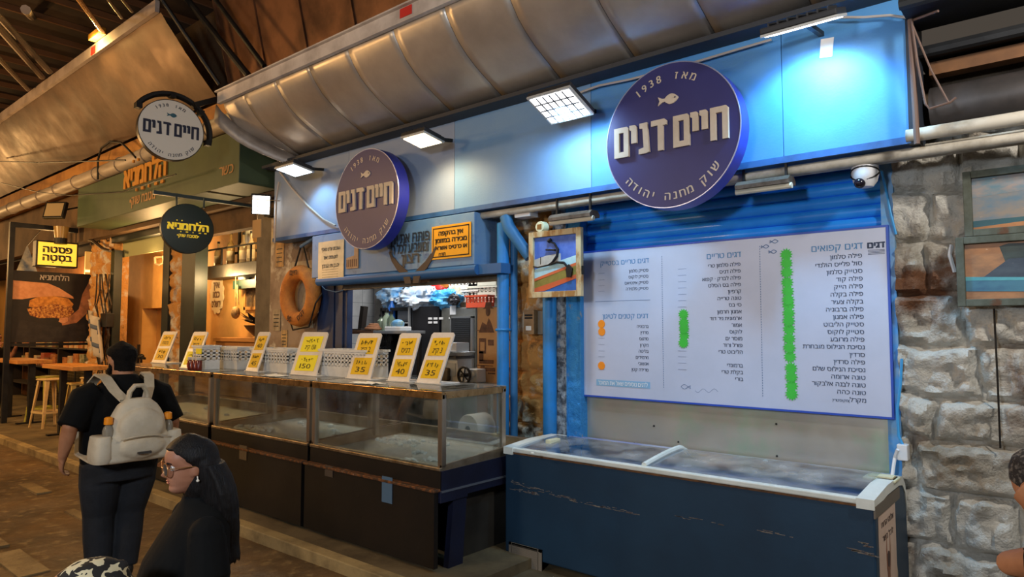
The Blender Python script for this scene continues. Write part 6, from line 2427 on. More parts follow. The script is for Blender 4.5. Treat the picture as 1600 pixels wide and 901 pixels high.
b.prism(poly, p, XX, ZZ, .02)
b.build('plaque_face', mat('plaque_cream', '#e4cf9c', .6), t)
b = MB()
for i, s in enumerate(('אין', 'כמו', 'ירושלים')):
    text(b, s, p+V((0, -.021, .11-.16*i)), .16, width=(.2, .22, .3)[i], bold=.06)
b.build('plaque_lettering', mat('plaque_ink', '#6d4a22', .7), t)
a, e = PY(381, 447, 5.57), PY(417, 485, 5.57)
t = thing('framed_picture', 'framed landscape print on the amber wall of the bar', 'picture', ((a.x+e.x)/2, 5.87, e.z))
z1 = PY(385, 446, 5.57).z
z0 = PY(385, 484, 5.57).z
b = MB()
for (p_, q_) in (((a.x, z0), (a.x+.05, z1)), ((e.x-.05, z0), (e.x, z1)), ((a.x, z0), (e.x, z0+.05)), ((a.x, z1-.05), (e.x, z1))):
    b.box((p_[0], 5.57, p_[1]), (q_[0], 5.615, q_[1]))
b.build('frame', mat('frame_oak', '#b07c3c', .5), t)
MB().box((a.x+.05, 5.59, z0+.05), (e.x-.05, 5.618, z1-.05)).build('print_sheet', mat('landscape_print', '#8a6a40', .7, hx2='#4a3a28', scale=6, hx3='#c8a468', scale3=9, lo3=.55, hi3=.62), t)
b = MB().tube([PY(369, 418, 5.36), PY(368, 450, 5.36), PY(368, 482, 5.36)], .008, 5)
b.ball(PY(368, 488, 5.36), (.07, .07, .1), 14, 10)
b.prism([(-.03, 0), (.03, 0), (.07, -.32), (.0, -.22)], PY(371, 445, 5.36), XX, ZZ, .01)
tag(b.build('hanging_charm', mat('charm_tan', '#b08a50', .6, hx2='#5a4024', scale=12)), 'hanging cord with a round charm inside the bar', 'charm')
p = PY(403, 508, 5.33)
t = thing('serving_bowl', 'dark bowl of black leaves standing on the bar ledge', 'bowl', p)
MB().lathe([(.06, -.16), (.16, -.06), (.2, 0), (.19, 0), (.1, -.1), (0, -.12)], 20, p).build('bowl_body', mat('bowl_brown', '#5a3c24', .4), t, smooth=True)
b = MB()
rnd = random.Random(4)
for i in range(16):
    a_ = rnd.uniform(0, 2*PI)
    d = V((math.cos(a_), math.sin(a_), rnd.uniform(.2, .8)))
    q = p+V((0, 0, .0))
    s_ = d.cross(V((0, 0, 1))).normalized()*.05
    b.faces([q+d*.04, q+d*.16+s_, q+d*.28, q+d*.16-s_], [(0, 1, 2, 3)])
b.build('leaves', mat('leaf_black', '#1e1a1a', .5), t)
a = PY(353, 525, 5.3)
t = thing('bar_ledge', 'amber wooden ledge inside the bar opening', 'ledge', (-9.6, 5.3, 1.35))
MB().box((-10.6, 5.2, 1.62), (-8.5, 5.61, 1.68), bev=.004).build('ledge_board', m_top, t)
MB().box((-9.9, 5.25, .075), (-8.5, 5.3, 1.62)).build('ledge_front', mat('ledge_amber', '#b47a3a', .6, hx2='#9a6428', scale=2), t)
MB().box((-10.6, 5.25, .075), (-9.9, 5.3, 1.62)).build('side_board', mat('ledge_side', '#a86e30', .6), t)

# ================================================================ PEOPLE
m_skin = mat('skin_olive', '#b07a58', .55, hx2='#9c6848', scale=6, spec=.35)
m_skin2 = mat('skin_warm', '#a8745a', .5, hx2='#98644a', scale=6, spec=.35)
m_hair = mat('hair_black', '#0a0808', .52, spec=.3, hx2='#17110f', scale=18, stretch=(6, 6, .5), bump=.5, bscale=30)
m_tee = mat('tee_black', '#060606', .9, spec=.25, hx2='#0a0a0a', scale=8, bump=.15, bscale=14)
m_jean = mat('jeans_charcoal', '#121419', .85, hx2='#1e2127', scale=3, bump=.2, bscale=60)


def curve1(tab, z):
    for (z0, v0), (z1, v1) in zip(tab, tab[1:]):
        if z0 <= z <= z1:
            f = (z-z0)/(z1-z0)
            f = f*f*(3-2*f)*.5+f*.5
            return v0+(v1-v0)*f
    return tab[-1][1]


FRONT = [(0, .27), (.05, .345), (.10, .372), (.16, .345), (.20, .372), (.235, .362), (.27, .384), (.31, .365), (.42, .368), (.50, .362), (.58, .405), (.68, .41), (.78, .375), (.87, .29), (.94, .19), (1, .02)]
BACK = [(0, .02), (.1, -.10), (.2, -.24), (.3, -.34), (.45, -.43), (.6, -.465), (.75, -.43), (.87, -.31), (.95, -.17), (1, -.02)]
WIDE = [(0, .12), (.06, .19), (.15, .245), (.25, .285), (.38, .315), (.5, .335), (.65, .35), (.78, .325), (.88, .24), (.95, .145), (1, .02)]
NOSE = [(0, 0), (.295, 0), (.325, .075), (.355, .125), (.39, .115), (.45, .07), (.52, .03), (.56, 0), (1, 0)]


def head_shapes(mb, P, Hh, M3, grow=0.0, nose=1.0):
    """continuous head with face relief; P = point under the chin axis"""
    rings = []
    nz_, na = 44, 48
    for j in range(nz_+1):
        z = j/nz_
        f, bk, wd, ns = curve1(FRONT, z), curve1(BACK, z), curve1(WIDE, z), curve1(NOSE, z)*nose
        mid = 0.0
        ring = []
        for i in range(na):
            a_ = 2*PI*i/na
            s, c_ = math.sin(a_), math.cos(a_)
            x = wd*math.copysign(abs(s)**.88, s)
            y = (f-mid)*abs(c_)**.92 if c_ > 0 else (bk-mid)*abs(c_)**.92
            if c_ > 0:
                y += ns*math.exp(-(x/.062)**2)
                y -= .045*math.exp(-(((abs(x)-.15)/.075)**2+((z-.50)/.05)**2))
                y += .018*math.exp(-(((abs(x)-.19)/.08)**2+((z-.36)/.07)**2))
            ring.append(V(P)+M3 @ (V((x, y, z))*Hh*(1+grow)))
        rings.append(ring)
    mb.loft(rings)
    for s in (-1, 1):
        mb.ball(V(P)+M3 @ (V((s*.335, -.05, .43))*Hh), V((.035, .075, .125))*Hh, 12, 10, M3)


def face_parts(t, P, Hh, M3, skin_name, brow=True, iris='#2a1a10'):
    def hp(x, y, z):
        return V(P)+M3 @ (V((x, y, z))*Hh)
    for s in (-1, 1):
        e_ = MB().ball(hp(s*.15, .295, .50), .062*Hh, 14, 10).build('eye', mat('eye_white', '#d8cfc6', .2), t, smooth=True)
        MB().ball(hp(s*.15, .335, .50), .031*Hh, 12, 8).build('iris', mat('iris_dark', iris, .1), e_, smooth=True)
        if brow:
            MB().tube([hp(s*.075, .395, .575), hp(s*.14, .392, .60), hp(s*.225, .335, .585)], [.012*Hh, .016*Hh, .008*Hh], 6).build('eyebrow', m_hair, t, smooth=True)
    MB().ball(hp(0, .372, .262), V((.085, .03, .016))*Hh, 14, 8, M3).ball(hp(0, .366, .218), V((.075, .03, .018))*Hh, 14, 8, M3).build('lips', mat('lip_rose', '#9c5648', .45), t, smooth=True)


def hand_shapes(mb, wrist, d, nrm, side, L=.185, curl=.5):
    """palm and five fingers; d = pointing way, nrm = back of the hand, side = towards the thumb"""
    d = V(d).normalized()
    nrm = (V(nrm)-d*V(nrm).dot(d)).normalized()
    side = (V(side)-d*V(side).dot(d)-nrm*V(side).dot(nrm)).normalized()
    w_ = V(wrist)
    pl = L*.5
    M = Matrix((side, nrm, d)).transposed()
    mb.ball(w_+d*pl*.55, V((.038, .017, pl*.62))*(L/.185), 14, 10, M)
    mb.tube([w_-d*.03, w_+d*pl*.3], [.026*(L/.185), .028*(L/.185)], 10)
    for i, (off, ln_) in enumerate(((.030, .46), (.010, .52), (-.011, .48), (-.030, .38))):
        p0 = w_+d*pl*.86+side*off*(L/.185)
        ln_ = L*ln_
        a0 = curl*.5
        pts = [p0-d*.02, p0]
        ang = a0
        for k, fr in enumerate((.45, .32, .23)):
            dd = d*math.cos(ang)-nrm*math.sin(ang)
            pts.append(pts[-1]+dd*ln_*fr)
            ang += curl*.75
        r_ = .0092*(L/.185)
        mb.tube(pts, [r_, r_*1.05, r_, r_*.92, r_*.75], 8)
    p0 = w_+d*pl*.25+side*.026*(L/.185)
    dd = (d*.75+side*.65-nrm*.25*curl).normalized()
    q = p0+dd*L*.22
    mb.tube([p0, q, q+(dd*.6+d*.6-nrm*.3*curl).normalized()*L*.17], [.014*(L/.185), .0115*(L/.185), .008*(L/.185)], 8)


def oval(cx, cy, z, rx, ry, n=28, tilt=0.0):
    return [V((cx+rx*math.cos(2*PI*i/n), cy+ry*math.sin(2*PI*i/n), z+tilt*math.sin(2*PI*i/n))) for i in range(n)]


def body_loft(mb, levels, n=28):
    """levels: (z, cx, cy, rx, ry)"""
    mb.loft([oval(cx, cy, z, rx, ry, n) for z, cx, cy, rx, ry in levels])


# ---- man with a backpack, walking away
loc = V((-5.40, 1.99, 0))
t = thing('person', 'man in black t-shirt and charcoal jeans walking away with a cream backpack', 'person', loc, PI/2)
I3 = Matrix.Identity(3)
HM = Matrix.Rotation(math.radians(12), 3, 'Z')
P = V((0, .045, 1.468))
Hh = .245
Lsh, Lel, Lwr = V((-.235, -.01, 1.345)), V((-.345, -.05, 1.13)), V((-.36, .02, .93))
Rsh, Rel, Rwr = V((.235, -.01, 1.345)), V((.335, -.06, 1.11)), V((.375, .08, .88))
b = MB()
head_shapes(b, P, Hh, HM)
b.tube([(0, -.01, 1.36), (0, .005, 1.46), (0, .02, 1.55)], [.09, .07, .066], 16)
body_loft(b, [(.84, 0, 0, .2, .14), (.95, 0, .02, .22, .16), (1.1, 0, .03, .215, .165), (1.25, 0, .01, .22, .15), (1.37, 0, -.01, .20, .11), (1.43, 0, -.01, .11, .08)])
for sh, el, wr, s in ((Lsh, Lel, Lwr, -1), (Rsh, Rel, Rwr, 1)):
    b.tube([sh, sh.lerp(el, .5), el, el.lerp(wr, .35), wr], [.072, .063, .05, .049, .031], 14)
    b.ball(sh, .07)
    hand_shapes(b, wr, (s*-.02, .35, -.9), (s*1, .1, 0), (0, 1, .4), .19, .75)
LK, LA = V((-.115, .05, .49)), V((-.11, .02, .085))
RK, RA = V((.085, .03, .48)), V((.045, -.02, .10))
for s, hp_, kn, an in ((-1, V((-.115, 0, .86)), LK, LA), (1, V((.115, 0, .86)), RK, RA)):
    b.tube([hp_, hp_.lerp(kn, .5), kn, kn.lerp(an, .4), an], [.115, .1, .068, .07, .045], 14)
    b.ball(an+V((0, .06, -.045)), (.045, .11, .038), 12, 8)
remesh(b, .0085, 3).build('body', m_skin, t, smooth=True, world=False, sharp=0)
# his face looks up the street, the beard shows beside the ear
RW = Matrix.Rotation(PI/2, 3, 'Z')


def wl(p_):
    return loc+RW @ V(p_)


face_parts(t, wl(P), Hh, RW @ HM, 'skin')
b = MB()
rings = []
for j in range(20):
    z = .13+.885*j/19
    zz = min(z, .995)
    ring = []
    f, bk, wd = curve1(FRONT, zz), curve1(BACK, zz), curve1(WIDE, zz)
    bk = min(bk, -.43) if z < .5 else bk
    wd = max(wd, .30) if z < .4 else wd
    for i in range(40):
        a_ = 2*PI*i/40
        s, c_ = math.sin(a_), math.cos(a_)
        lim = (-.08 if z < .55 else (-.05+(z-.55)/.17*.5 if z < .72 else 9))
        g = 1.06+.03*max(0, min(1, (z-.45)/.25))
        y = (f if c_ > 0 else bk)*abs(c_)**.92
        x = wd*math.copysign(abs(s)**.88, s)
        if y > lim:
            k = .93
        else:
            k = g
        ring.append(P+HM @ (V((x*k, y*k, (z if z < .9 else .9+(z-.9)*1.15)))*Hh))
    rings.append(ring)
b.loft(rings)
remesh(b, .006, 2).build('hair', mat('hair_short', '#0b0807', .85, spec=.2, hx2='#15100d', scale=30, bump=.6, bscale=140), t, smooth=True, world=False, sharp=0)
b = MB()
for (x, y, z, rx, ry, rz) in ((0, .30, .07, .20, .12, .10), (-.2, .17, .14, .10, .16, .12), (.2, .17, .14, .10, .16, .12), (-.295, .05, .26, .035, .09, .13), (.295, .05, .26, .035, .09, .13)):
    b.ball(P+HM @ (V((x, y, z))*Hh), V((rx, ry, rz))*Hh, 14, 10, HM)
remesh(b, .006, 2).build('beard', MATS['hair_short'], t, smooth=True, world=False, sharp=0)
b = MB()
body_loft(b, [(.80, 0, .01, .245, .185), (.84, 0, .01, .25, .19), (.95, 0, .02, .258, .2), (1.1, 0, .03, .258, .195), (1.25, 0, .01, .262, .175), (1.33, 0, -.01, .245, .14), (1.40, 0, -.012, .18, .11), (1.445, 0, -.012, .115, .09), (1.48, 0, -.01, .085, .08)])
for sh, el, s in ((Lsh, Lel, -1), (Rsh, Rel, 1)):
    e2 = sh.lerp(el, .98)
    b.tube([sh+V((-s*.06, 0, .005)), sh.lerp(el, .12), sh.lerp(el, .55), e2], [.095, .103, .093, .088], 16)
remesh(b, .009, 4).build('t_shirt', m_tee, t, smooth=True, world=False, sharp=0)
b = MB()
body_loft(b, [(.74, 0, -.005, .235, .175), (.82, 0, .0, .25, .185), (.9, 0, .0, .245, .185), (.98, 0, .01, .24, .18)])
for s, hp_, kn, an in ((-1, V((-.125, 0, .80)), LK, LA), (1, V((.12, 0, .80)), RK, RA)):
    b.tube([hp_+V((0, 0, .06)), hp_.lerp(kn, .3), hp_.lerp(kn, .7), kn, kn.lerp(an, .4), an.lerp(kn, .03)], [.135, .133, .115, .1, .098, .082], 18)
remesh(b, .009, 3).build('jeans', m_jean, t, smooth=True, world=False, sharp=0)
for an in (LA, RA):
    b = MB()
    b.ball(an+V((0, .055, -.04)), (.052, .14, .048), 16, 10)
    b.ball(an+V((0, -.02, -.01)), (.05, .065, .06), 14, 10)
    b.box((an.x-.045, an.y-.09, an.z-.088), (an.x+.045, an.y+.17, an.z-.066), bev=.01)
    remesh(b, .007, 2).build('shoe', mat('shoe_dark', '#1a1918', .6), t, smooth=True, world=False, sharp=0)
# the backpack hangs on him: a thing of its own
bpk = thing('backpack', 'cream canvas backpack on the back of the man in black', 'backpack', loc+RW @ V((0, -.28, .84)), PI/2)
WM[bpk.name] = Matrix.Translation(loc) @ Matrix.Rotation(PI/2, 4, 'Z')
bpk.location = loc
m_can = mat('canvas_cream', '#cdbfa6', .8, hx2='#b8a88e', scale=4, bump=.35, bscale=11)
m_can2 = mat('canvas_strap', '#c6b79d', .8, hx2='#b3a387', scale=8)


def sq_oval(cx, cy, z, rx, ry, n=36, p_=.6):
    out = []
    for i in range(n):
        a_ = 2*PI*i/n
        c_, s = math.cos(a_), math.sin(a_)
        out.append(V((cx+rx*math.copysign(abs(c_)**p_, c_), cy+ry*math.copysign(abs(s)**p_, s), z)))
    return out


b = MB()
b.loft([sq_oval(0, -.27, z, rx, ry) for z, rx, ry in ((.895, .25, .08), (.915, .27, .10), (.98, .262, .105), (1.04, .245, .10), (1.09, .19, .095), (1.2, .165, .085), (1.28, .125, .07), (1.325, .07, .04))])
b.ball((0, -.36, 1.0), (.155, .06, .085), 20, 14)
b.ball((0, -.355, 1.13), (.15, .05, .13), 20, 14)
bo = remesh(b, .009, 5)
for v_ in bo.bm.verts:
    n_ = noise.noise(v_.co*9)
    v_.co += V((n_*.004, -n_*.009, n_*.004))
bo.build('main_bag', m_can, bpk, smooth=True, world=False, sharp=0)
for s in (-1, 1):
    b = MB()
    b.loft([sq_oval(s*(.235-.02*(z-.85)), -.275, z, rx, ry, 24, .7) for z, rx, ry in ((.905, .05, .085), (.94, .062, .1), (1.0, .06, .1), (1.08, .052, .095), (1.085, .046, .088))])
    b.build('side_pocket', m_can, bpk, smooth=True, world=False, sharp=60)
    b = MB()
    path = [V((s*.07, -.24, 1.30)), V((s*.115, -.17, 1.37)), V((s*.145, -.085, 1.455)), V((s*.155, .01, 1.475)), V((s*.165, .115, 1.41)), V((s*.17, .19, 1.25)), V((s*.20, .2, 1.05)), V((s*.25, .05, .93)), V((s*.24, -.2, .9))]
    vs = []
    for q in path:
        vs += [q+V((-.034, 0, -.0)), q+V((.034, 0, .0)), q+V((.034, -.004, .014)), q+V((-.034, -.004, .014))]
    fs = []
    for i in range(len(path)-1):
        for k in range(4):
            k2 = (k+1) % 4
            fs.append((i*4+k, i*4+k2, (i+1)*4+k2, (i+1)*4+k))
    b.faces(vs, fs)
    b.build('strap', m_can2, bpk, smooth=True, world=False, sharp=50)
b = MB()
pts = [V((-.065, -.27, 1.30)), V((-.055, -.275, 1.37)), V((-.025, -.28, 1.41)), V((.025, -.28, 1.41)), V((.055, -.275, 1.37)), V((.065, -.27, 1.30))]
b.tube(pts, .016, 8, sx=1.5)
b.build('grab_loop', m_can2, bpk, smooth=True, world=False)
b = MB()
b.tube([V((-.15, -.405, 1.06)), V((-.08, -.428, 1.075)), V((0, -.432, 1.078)), V((.08, -.428, 1.075)), V((.15, -.405, 1.06))], .006, 6)
b.build('seam', m_can2, bpk, world=False)
MB().box((-.045, -.432, .955), (.04, -.41, .97)).build('dark_label', mat('label_dark', '#3b342e', .6), bpk, world=False)
for s, lab in ((-1, 'orange-capped water bottle in the backpack pocket nearer to the bar tables'), (1, 'orange-capped water bottle in the backpack pocket nearer to the counter')):
    c_ = V((s*.195, -.305, 1.06))
    bt = thing('water_bottle', lab, 'bottle', loc+RW @ c_, PI/2, 'water bottles in the backpack')
    b = MB().lathe([(.034, -.16), (.036, -.14), (.036, .06), (.028, .085), (.014, .10), (.014, .115), (0, .115)], 18)
    b.build('bottle_body', mat('pet_bottle', '#a9a08e', .12, spec=.8, trans=.5), bt, smooth=True, world=False)
    MB().lathe([(.027, .102), (.028, .108), (.026, .145), (.016, .152), (0, .152)], 16).build('cap', mat('cap_orange', '#f0901c', .4), bt, smooth=True, world=False)

# ---- girl in profile
d0 = 2.55
q = PD(314, 515, d0)
loc = V((q.x, q.y, 0))
hd_ = math.radians(-104)
rz = hd_-PI/2
RW = Matrix.Rotation(rz, 3, 'Z')
t = thing('person', 'girl with long black hair and round glasses in a black t-shirt, looking along the street', 'person', loc, rz)
P = V((0, .02, 1.212))
Hh = .197
HM = Matrix.Rotation(math.radians(-4), 3, 'X')
b = MB()
head_shapes(b, P, Hh, HM)
b.tube([(0, -.03, 1.06), (0, -.015, 1.14), (0, .005, 1.25)], [.058, .048, .046], 16)
body_loft(b, [(.66, 0, 0, .14, .10), (.74, 0, 0, .145, .105), (.85, 0, .01, .125, .095), (.98, 0, .015, .14, .10), (1.10, 0, 0, .13, .075), (1.15, 0, 0, .07, .055)])
Ls, Le, Lw = V((-.158, -.005, 1.09)), V((-.20, -.01, .905)), V((-.15, .19, .80))
Rs, Re, Rw_ = V((.158, -.005, 1.09)), V((.19, .05, .87)), V((.13, .27, .84))
for sh, el, wr, s in ((Ls, Le, Lw, -1), (Rs, Re, Rw_, 1)):
    b.tube([sh, sh.lerp(el, .5), el, el.lerp(wr, .35), wr], [.046, .041, .034, .033, .022], 14)
    b.ball(sh, .046)
    hand_shapes(b, wr, (-s*.25, .85, -.35), (s*.2, .3, .9), (-s*1, .2, .1), .15, .7)
for s in (-1, 1):
    b.tube([(s*.075, 0, .68), (s*.08, .01, .52), (s*.08, .015, .38), (s*.08, .0, .22), (s*.08, -.015, .07)], [.085, .07, .05, .05, .034], 14)
    b.ball((s*.08, .05, .035), (.036, .09, .03), 12, 8)
remesh(b, .0048, 2).build('body', m_skin2, t, smooth=True, world=False, sharp=0)


def wl(p_):
    return loc+RW @ V(p_)


face_parts(t, wl(P), Hh, RW @ HM, 'skin2')
# t-shirt
b = MB()
body_loft(b, [(.60, 0, .03, .195, .175), (.7, 0, .035, .19, .17), (.85, 0, .045, .178, .165), (.98, 0, .025, .175, .145), (1.09, 0, -.01, .17, .11), (1.145, 0, -.02, .128, .085), (1.18, 0, -.018, .074, .068), (1.20, 0, -.015, .060, .060)])
for sh, el, s in ((Ls, Le, -1), (Rs, Re, 1)):
    b.tube([sh+V((-s*.05, 0, .0)), sh.lerp(el, .15), sh.lerp(el, .5), sh.lerp(el, .78)], [.058, .064, .068, .072], 16)
    b.ball(sh, .060)
remesh(b, .006, 3).build('t_shirt', m_tee, t, smooth=True, world=False, sharp=0)
b = MB()
body_loft(b, [(.55, 0, 0, .17, .125), (.66, 0, 0, .165, .12), (.76, 0, 0, .15, .112)])
for s in (-1, 1):
    b.tube([(s*.085, 0, .62), (s*.085, .01, .5), (s*.085, .012, .38), (s*.085, 0, .22), (s*.085, -.012, .08)], [.095, .085, .072, .068, .062], 16)
remesh(b, .009, 3).build('trousers', m_jean, t, smooth=True, world=False, sharp=0)
for s in (-1, 1):
    b = MB().ball((s*.082, .045, .045), (.042, .105, .042), 14, 10)
    b.box((s*.082-.04, -.06, .002), (s*.082+.04, .14, .022), bev=.008)
    remesh(b, .007, 2).build('shoe', MATS['shoe_dark'], t, smooth=True, world=False, sharp=0)


# hair: cap over the skull with a hairline behind the forehead, long fall down the back
def hp(x, y, z):
    return P+HM @ (V((x, y, z))*Hh)


b = MB()
rings = []
for j in range(26):
    z = .18+.82*j/25
    zz = min(z, .995)
    f, bk, wd = curve1(FRONT, zz), curve1(BACK, zz), curve1(WIDE, zz)
    lim = -.03 if z < .45 else (-.03+.36*((z-.45)/.35)**1.2 if z < .80 else 9)
    ring = []
    for i in range(56):
        a_ = 2*PI*i/56
        s, c_ = math.sin(a_), math.cos(a_)
        x = wd*math.copysign(abs(s)**.88, s)
        y = (f if c_ > 0 else bk)*abs(c_)**.92
        if y > lim:
            k, ky = .86, .86
        else:
            k, ky = 1.11, 1.10
        ring.append(hp(x*k, y*ky, zz*(1+.075*max(0, (zz-.6)/.4))))
    rings.append(ring)
b.loft(rings)
fall = []
for j in range(16):
    f = j/15
    z = 1.335-.375*f
    y = .0-.105*f**.62-.006*math.sin(f*6)
    fall.append((z, 0, y, .070+.040*math.sin(PI*min(1, f*1.15))*(1-f*.4)+.012*f, .062+.012*math.sin(PI*f)-.012*f))
body_loft(b, [(z-.0, cx, cy, rx, ry) for z, cx, cy, rx, ry in reversed(fall)], 32)
# side lock falling in front of the far shoulder
b.ball(hp(0, -.19, .52), V((.37, .34, .44))*Hh, 24, 16)
b.ball(hp(0, -.17, .15), V((.36, .32, .50))*Hh, 24, 16)
rnd = random.Random(2)
for k in range(54):
    a_ = PI*(.98+1.04*k/53)
    pts, rs = [], []
    ph = rnd.uniform(0, 6)
    for j in range(1, 16, 2):
        z, cx, cy, rx, ry = fall[j]
        w_ = 1.03+.03*math.sin(ph+j*.5)
        pts.append(V((cx+rx*w_*math.cos(a_), cy+ry*w_*math.sin(a_), z-(.02*rnd.random() if j == 15 else 0))))
        rs.append(.0065 if j < 13 else .003)
    b.tube(pts, rs, 6)
remesh(b, .0042, 5).build('hair', m_hair, t, smooth=True, world=False, sharp=0)
# glasses and ear ring
gl = MB()
for s in (-1, 1):
    gl.torus(hp(s*.165, .43, .485), .118*Hh, .0017, HM @ V((1, -s*.18, 0)), HM @ V((0, .0, 1)), 26, 6)
    gl.tube([hp(s*.28, .40, .51), hp(s*.355, .2, .515), hp(s*.36, -.05, .50)], .0018, 6)
gl.tube([hp(-.05, .45, .51), hp(0, .47, .525), hp(.05, .45, .51)], .0016, 6)
g_ = gl.build('glasses', mat('gold_wire', '#c08a58', .3, .7), t, smooth=True, world=False)
for s in (-1, 1):
    MB().lathe([(.112*Hh, 0), (.112*Hh, .0008), (0, .0008)], 26, hp(s*.165, .43, .485), HM @ Matrix((V((1, -s*.18, 0)).normalized(), V((0, 0, 1)), V((s*.18, 1, 0)).normalized())).transposed()).build('lens', glass_mat('lens_glass', '#f2efec', .1, .02), g_, world=False)
MB().tube([hp(-.36, -.06, .32), hp(-.375, -.06, .27)], .002, 6).ball(hp(-.38, -.06, .24), .0055, 10, 8).build('earring', mat('pearl', '#e6dccb', .2), t, smooth=True, world=False)

# ---- person in the leopard scarf, cut by the lower edge
q = PD(158, 515, 2.15)
loc = V((q.x, q.y, 0))
t = thing('person', 'person in a cream and black leopard print headscarf, only the scarf top showing', 'person', loc, math.radians(150))
b = MB()
zt = 1.8-349*2.15/1067
P = V((0, .03, zt-.235))
head_shapes(b, P, .225, I3)
b.tube([(0, 0, zt-.33), (0, .01, zt-.2)], [.055, .05], 14)
body_loft(b, [(.05, 0, .0, .16, .14), (.3, 0, 0, .17, .14), (.55, 0, 0, .15, .11), (zt-.32, 0, 0, .13, .08), (zt-.28, 0, 0, .06, .05)])
for s in (-1, 1):
    b.tube([(s*.14, 0, zt-.34), (s*.19, .03, zt-.52), (s*.12, .2, zt-.6)], [.045, .036, .022], 12)
    hand_shapes(b, (s*.12, .2, zt-.6), (-s*.3, .9, -.2), (0, .2, 1), (-s, 0, 0), .14, .7)
remesh(b, .007, 2).build('body', m_skin2, t, smooth=True, world=False, sharp=0)
face_parts(t, loc+Matrix.Rotation(math.radians(150), 3, 'Z') @ P, .225, Matrix.Rotation(math.radians(150), 3, 'Z'), 's')
b = MB()
body_loft(b, [(.02, 0, .0, .2, .18), (.3, 0, 0, .19, .16), (.5, 0, 0, .165, .125), (zt-.33, 0, 0, .155, .1), (zt-.28, 0, 0, .07, .06)])
remesh(b, .008, 3).build('dark_dress', m_tee, t, smooth=True, world=False, sharp=0)
b = MB()
b.ball((0, .0, zt-.105), (.098, .118, .107), 26, 18)
b.ball((.0, -.06, zt-.15), (.095, .08, .10), 20, 14)
b.ball((-.06, -.03, zt-.2), (.05, .08, .10), 20, 14)
b.ball((.06, -.03, zt-.2), (.05, .08, .10), 20, 14)
b.tube([(-.085, -.0, zt-.06), (0, -.08, zt-.035), (.085, -.03, zt-.07)], .022, 10)
sc = remesh(b, .006, 3)
for v_ in sc.bm.verts:
    n_ = math.sin(v_.co.z*90+v_.co.x*40+4*noise.noise(v_.co*10))
    v_.co += v_.co.normalized()*.0022*n_
ml = bpy.data.materials.new('leopard_print')
ml.use_nodes = True
nt = ml.node_tree
vo = nt.nodes.new('ShaderNodeTexVoronoi')
vo.feature = 'SMOOTH_F1'
vo.inputs['Scale'].default_value = 46
nz_ = nt.nodes.new('ShaderNodeTexNoise')
nz_.inputs['Scale'].default_value = 22
tc = nt.nodes.new('ShaderNodeTexCoord')
ad = nt.nodes.new('ShaderNodeMix')
ad.data_type = 'VECTOR'
ad.inputs[0].default_value = .07
nt.links.new(tc.outputs['Object'], nz_.inputs['Vector'])
nt.links.new(tc.outputs['Object'], ad.inputs[4])
nt.links.new(nz_.outputs['Color'], ad.inputs[5])
nt.links.new(ad.outputs[1], vo.inputs['Vector'])
cr = nt.nodes.new('ShaderNodeValToRGB')
cr.color_ramp.interpolation = 'CONSTANT'
cr.color_ramp.elements[0].color = lin('#17120f')
cr.color_ramp.elements[1].position = .47
cr.color_ramp.elements[1].color = lin('#cfc09a')
nt.links.new(vo.outputs['Distance'], cr.inputs[0])
nt.links.new(cr.outputs[0], nt.nodes['Principled BSDF'].inputs['Base Color'])
nt.nodes['Principled BSDF'].inputs['Roughness'].default_value = .8
sc.build('headscarf', ml, t, smooth=True, world=False, sharp=0)

# ---- man with the shaved head at the right edge
q = PD(1760, 515, 2.25)
loc = V((q.x, q.y, 0))
rz = math.radians(-12)
RW = Matrix.Rotation(rz, 3, 'Z')
t = thing('person', 'man with a shaved grey head bending at the edge before the stone wall', 'person', loc, rz)
HM = Matrix.Rotation(math.radians(-68), 3, 'Z') @ Matrix.Rotation(math.radians(-34), 3, 'X')
Hh = .235
top = 1.8-(712-515)/1067*2.25
P = V((-.325, .03, top-.225))
b = MB()
head_shapes(b, P, Hh, HM)
ch = P.z-.045
b.tube([(-.10, -.07, ch-.06), (-.20, -.03, P.z-.0), (-.29, .01, P.z+.07)], [.075, .064, .06], 16)
body_loft(b, [(.60, .06, 0, .17, .13), (.72, .03, -.02, .19, .14), (.84, .01, -.05, .2, .13), (ch-.08, -.02, -.08, .17, .11), (ch-.01, -.10, -.08, .1, .07)])
arms = []
for s, sh, el, wr in ((-1, V((-.21, -.06, ch-.11)), V((-.355, .0, ch-.16)), V((-.25, .24, ch-.24))), (1, V((.15, -.08, ch-.09)), V((.22, .04, ch-.34)), V((.10, .24, ch-.40)))):
    arms.append((s, sh, el))
    b.tube([sh, sh.lerp(el, .5), el, el.lerp(wr, .4), wr], [.062, .055, .044, .043, .029], 14)
    hand_shapes(b, wr, (-s*.3, .9, -.2), (s*.2, .2, .9), (-s, .2, 0), .18, .8)
for s in (-1, 1):
    b.tube([(.07+s*.1, 0, .66), (.06+s*.11, .06, .42), (.05+s*.1, 0, .08)], [.1, .065, .045], 14)
    b.ball((.05+s*.1, .06, .04), (.042, .11, .036), 12, 8)
remesh(b, .007, 2).build('body', m_skin, t, smooth=True, world=False, sharp=0)
face_parts(t, loc+RW @ P, Hh, RW @ HM, 's')
b = MB()
rings = []
for j in range(20):
    z = .26+.74*j/19
    zz = min(z, .997)
    f, bk, wd = curve1(FRONT, zz), curve1(BACK, zz), curve1(WIDE, zz)
    lim = -.05 if z < .55 else (-.05+(z-.55)*1.5 if z < .78 else .28)
    ring = []
    for i in range(40):
        a_ = 2*PI*i/40
        s, c_ = math.sin(a_), math.cos(a_)
        x = wd*math.copysign(abs(s)**.88, s)
        y = (f if c_ > 0 else bk)*abs(c_)**.92
        k = .93 if y > lim else 1.045
        ring.append(P+HM @ (V((x*k, y*k, z*(1.0 if z < .9 else 1.012)))*Hh))
    rings.append(ring)
b.loft(rings)
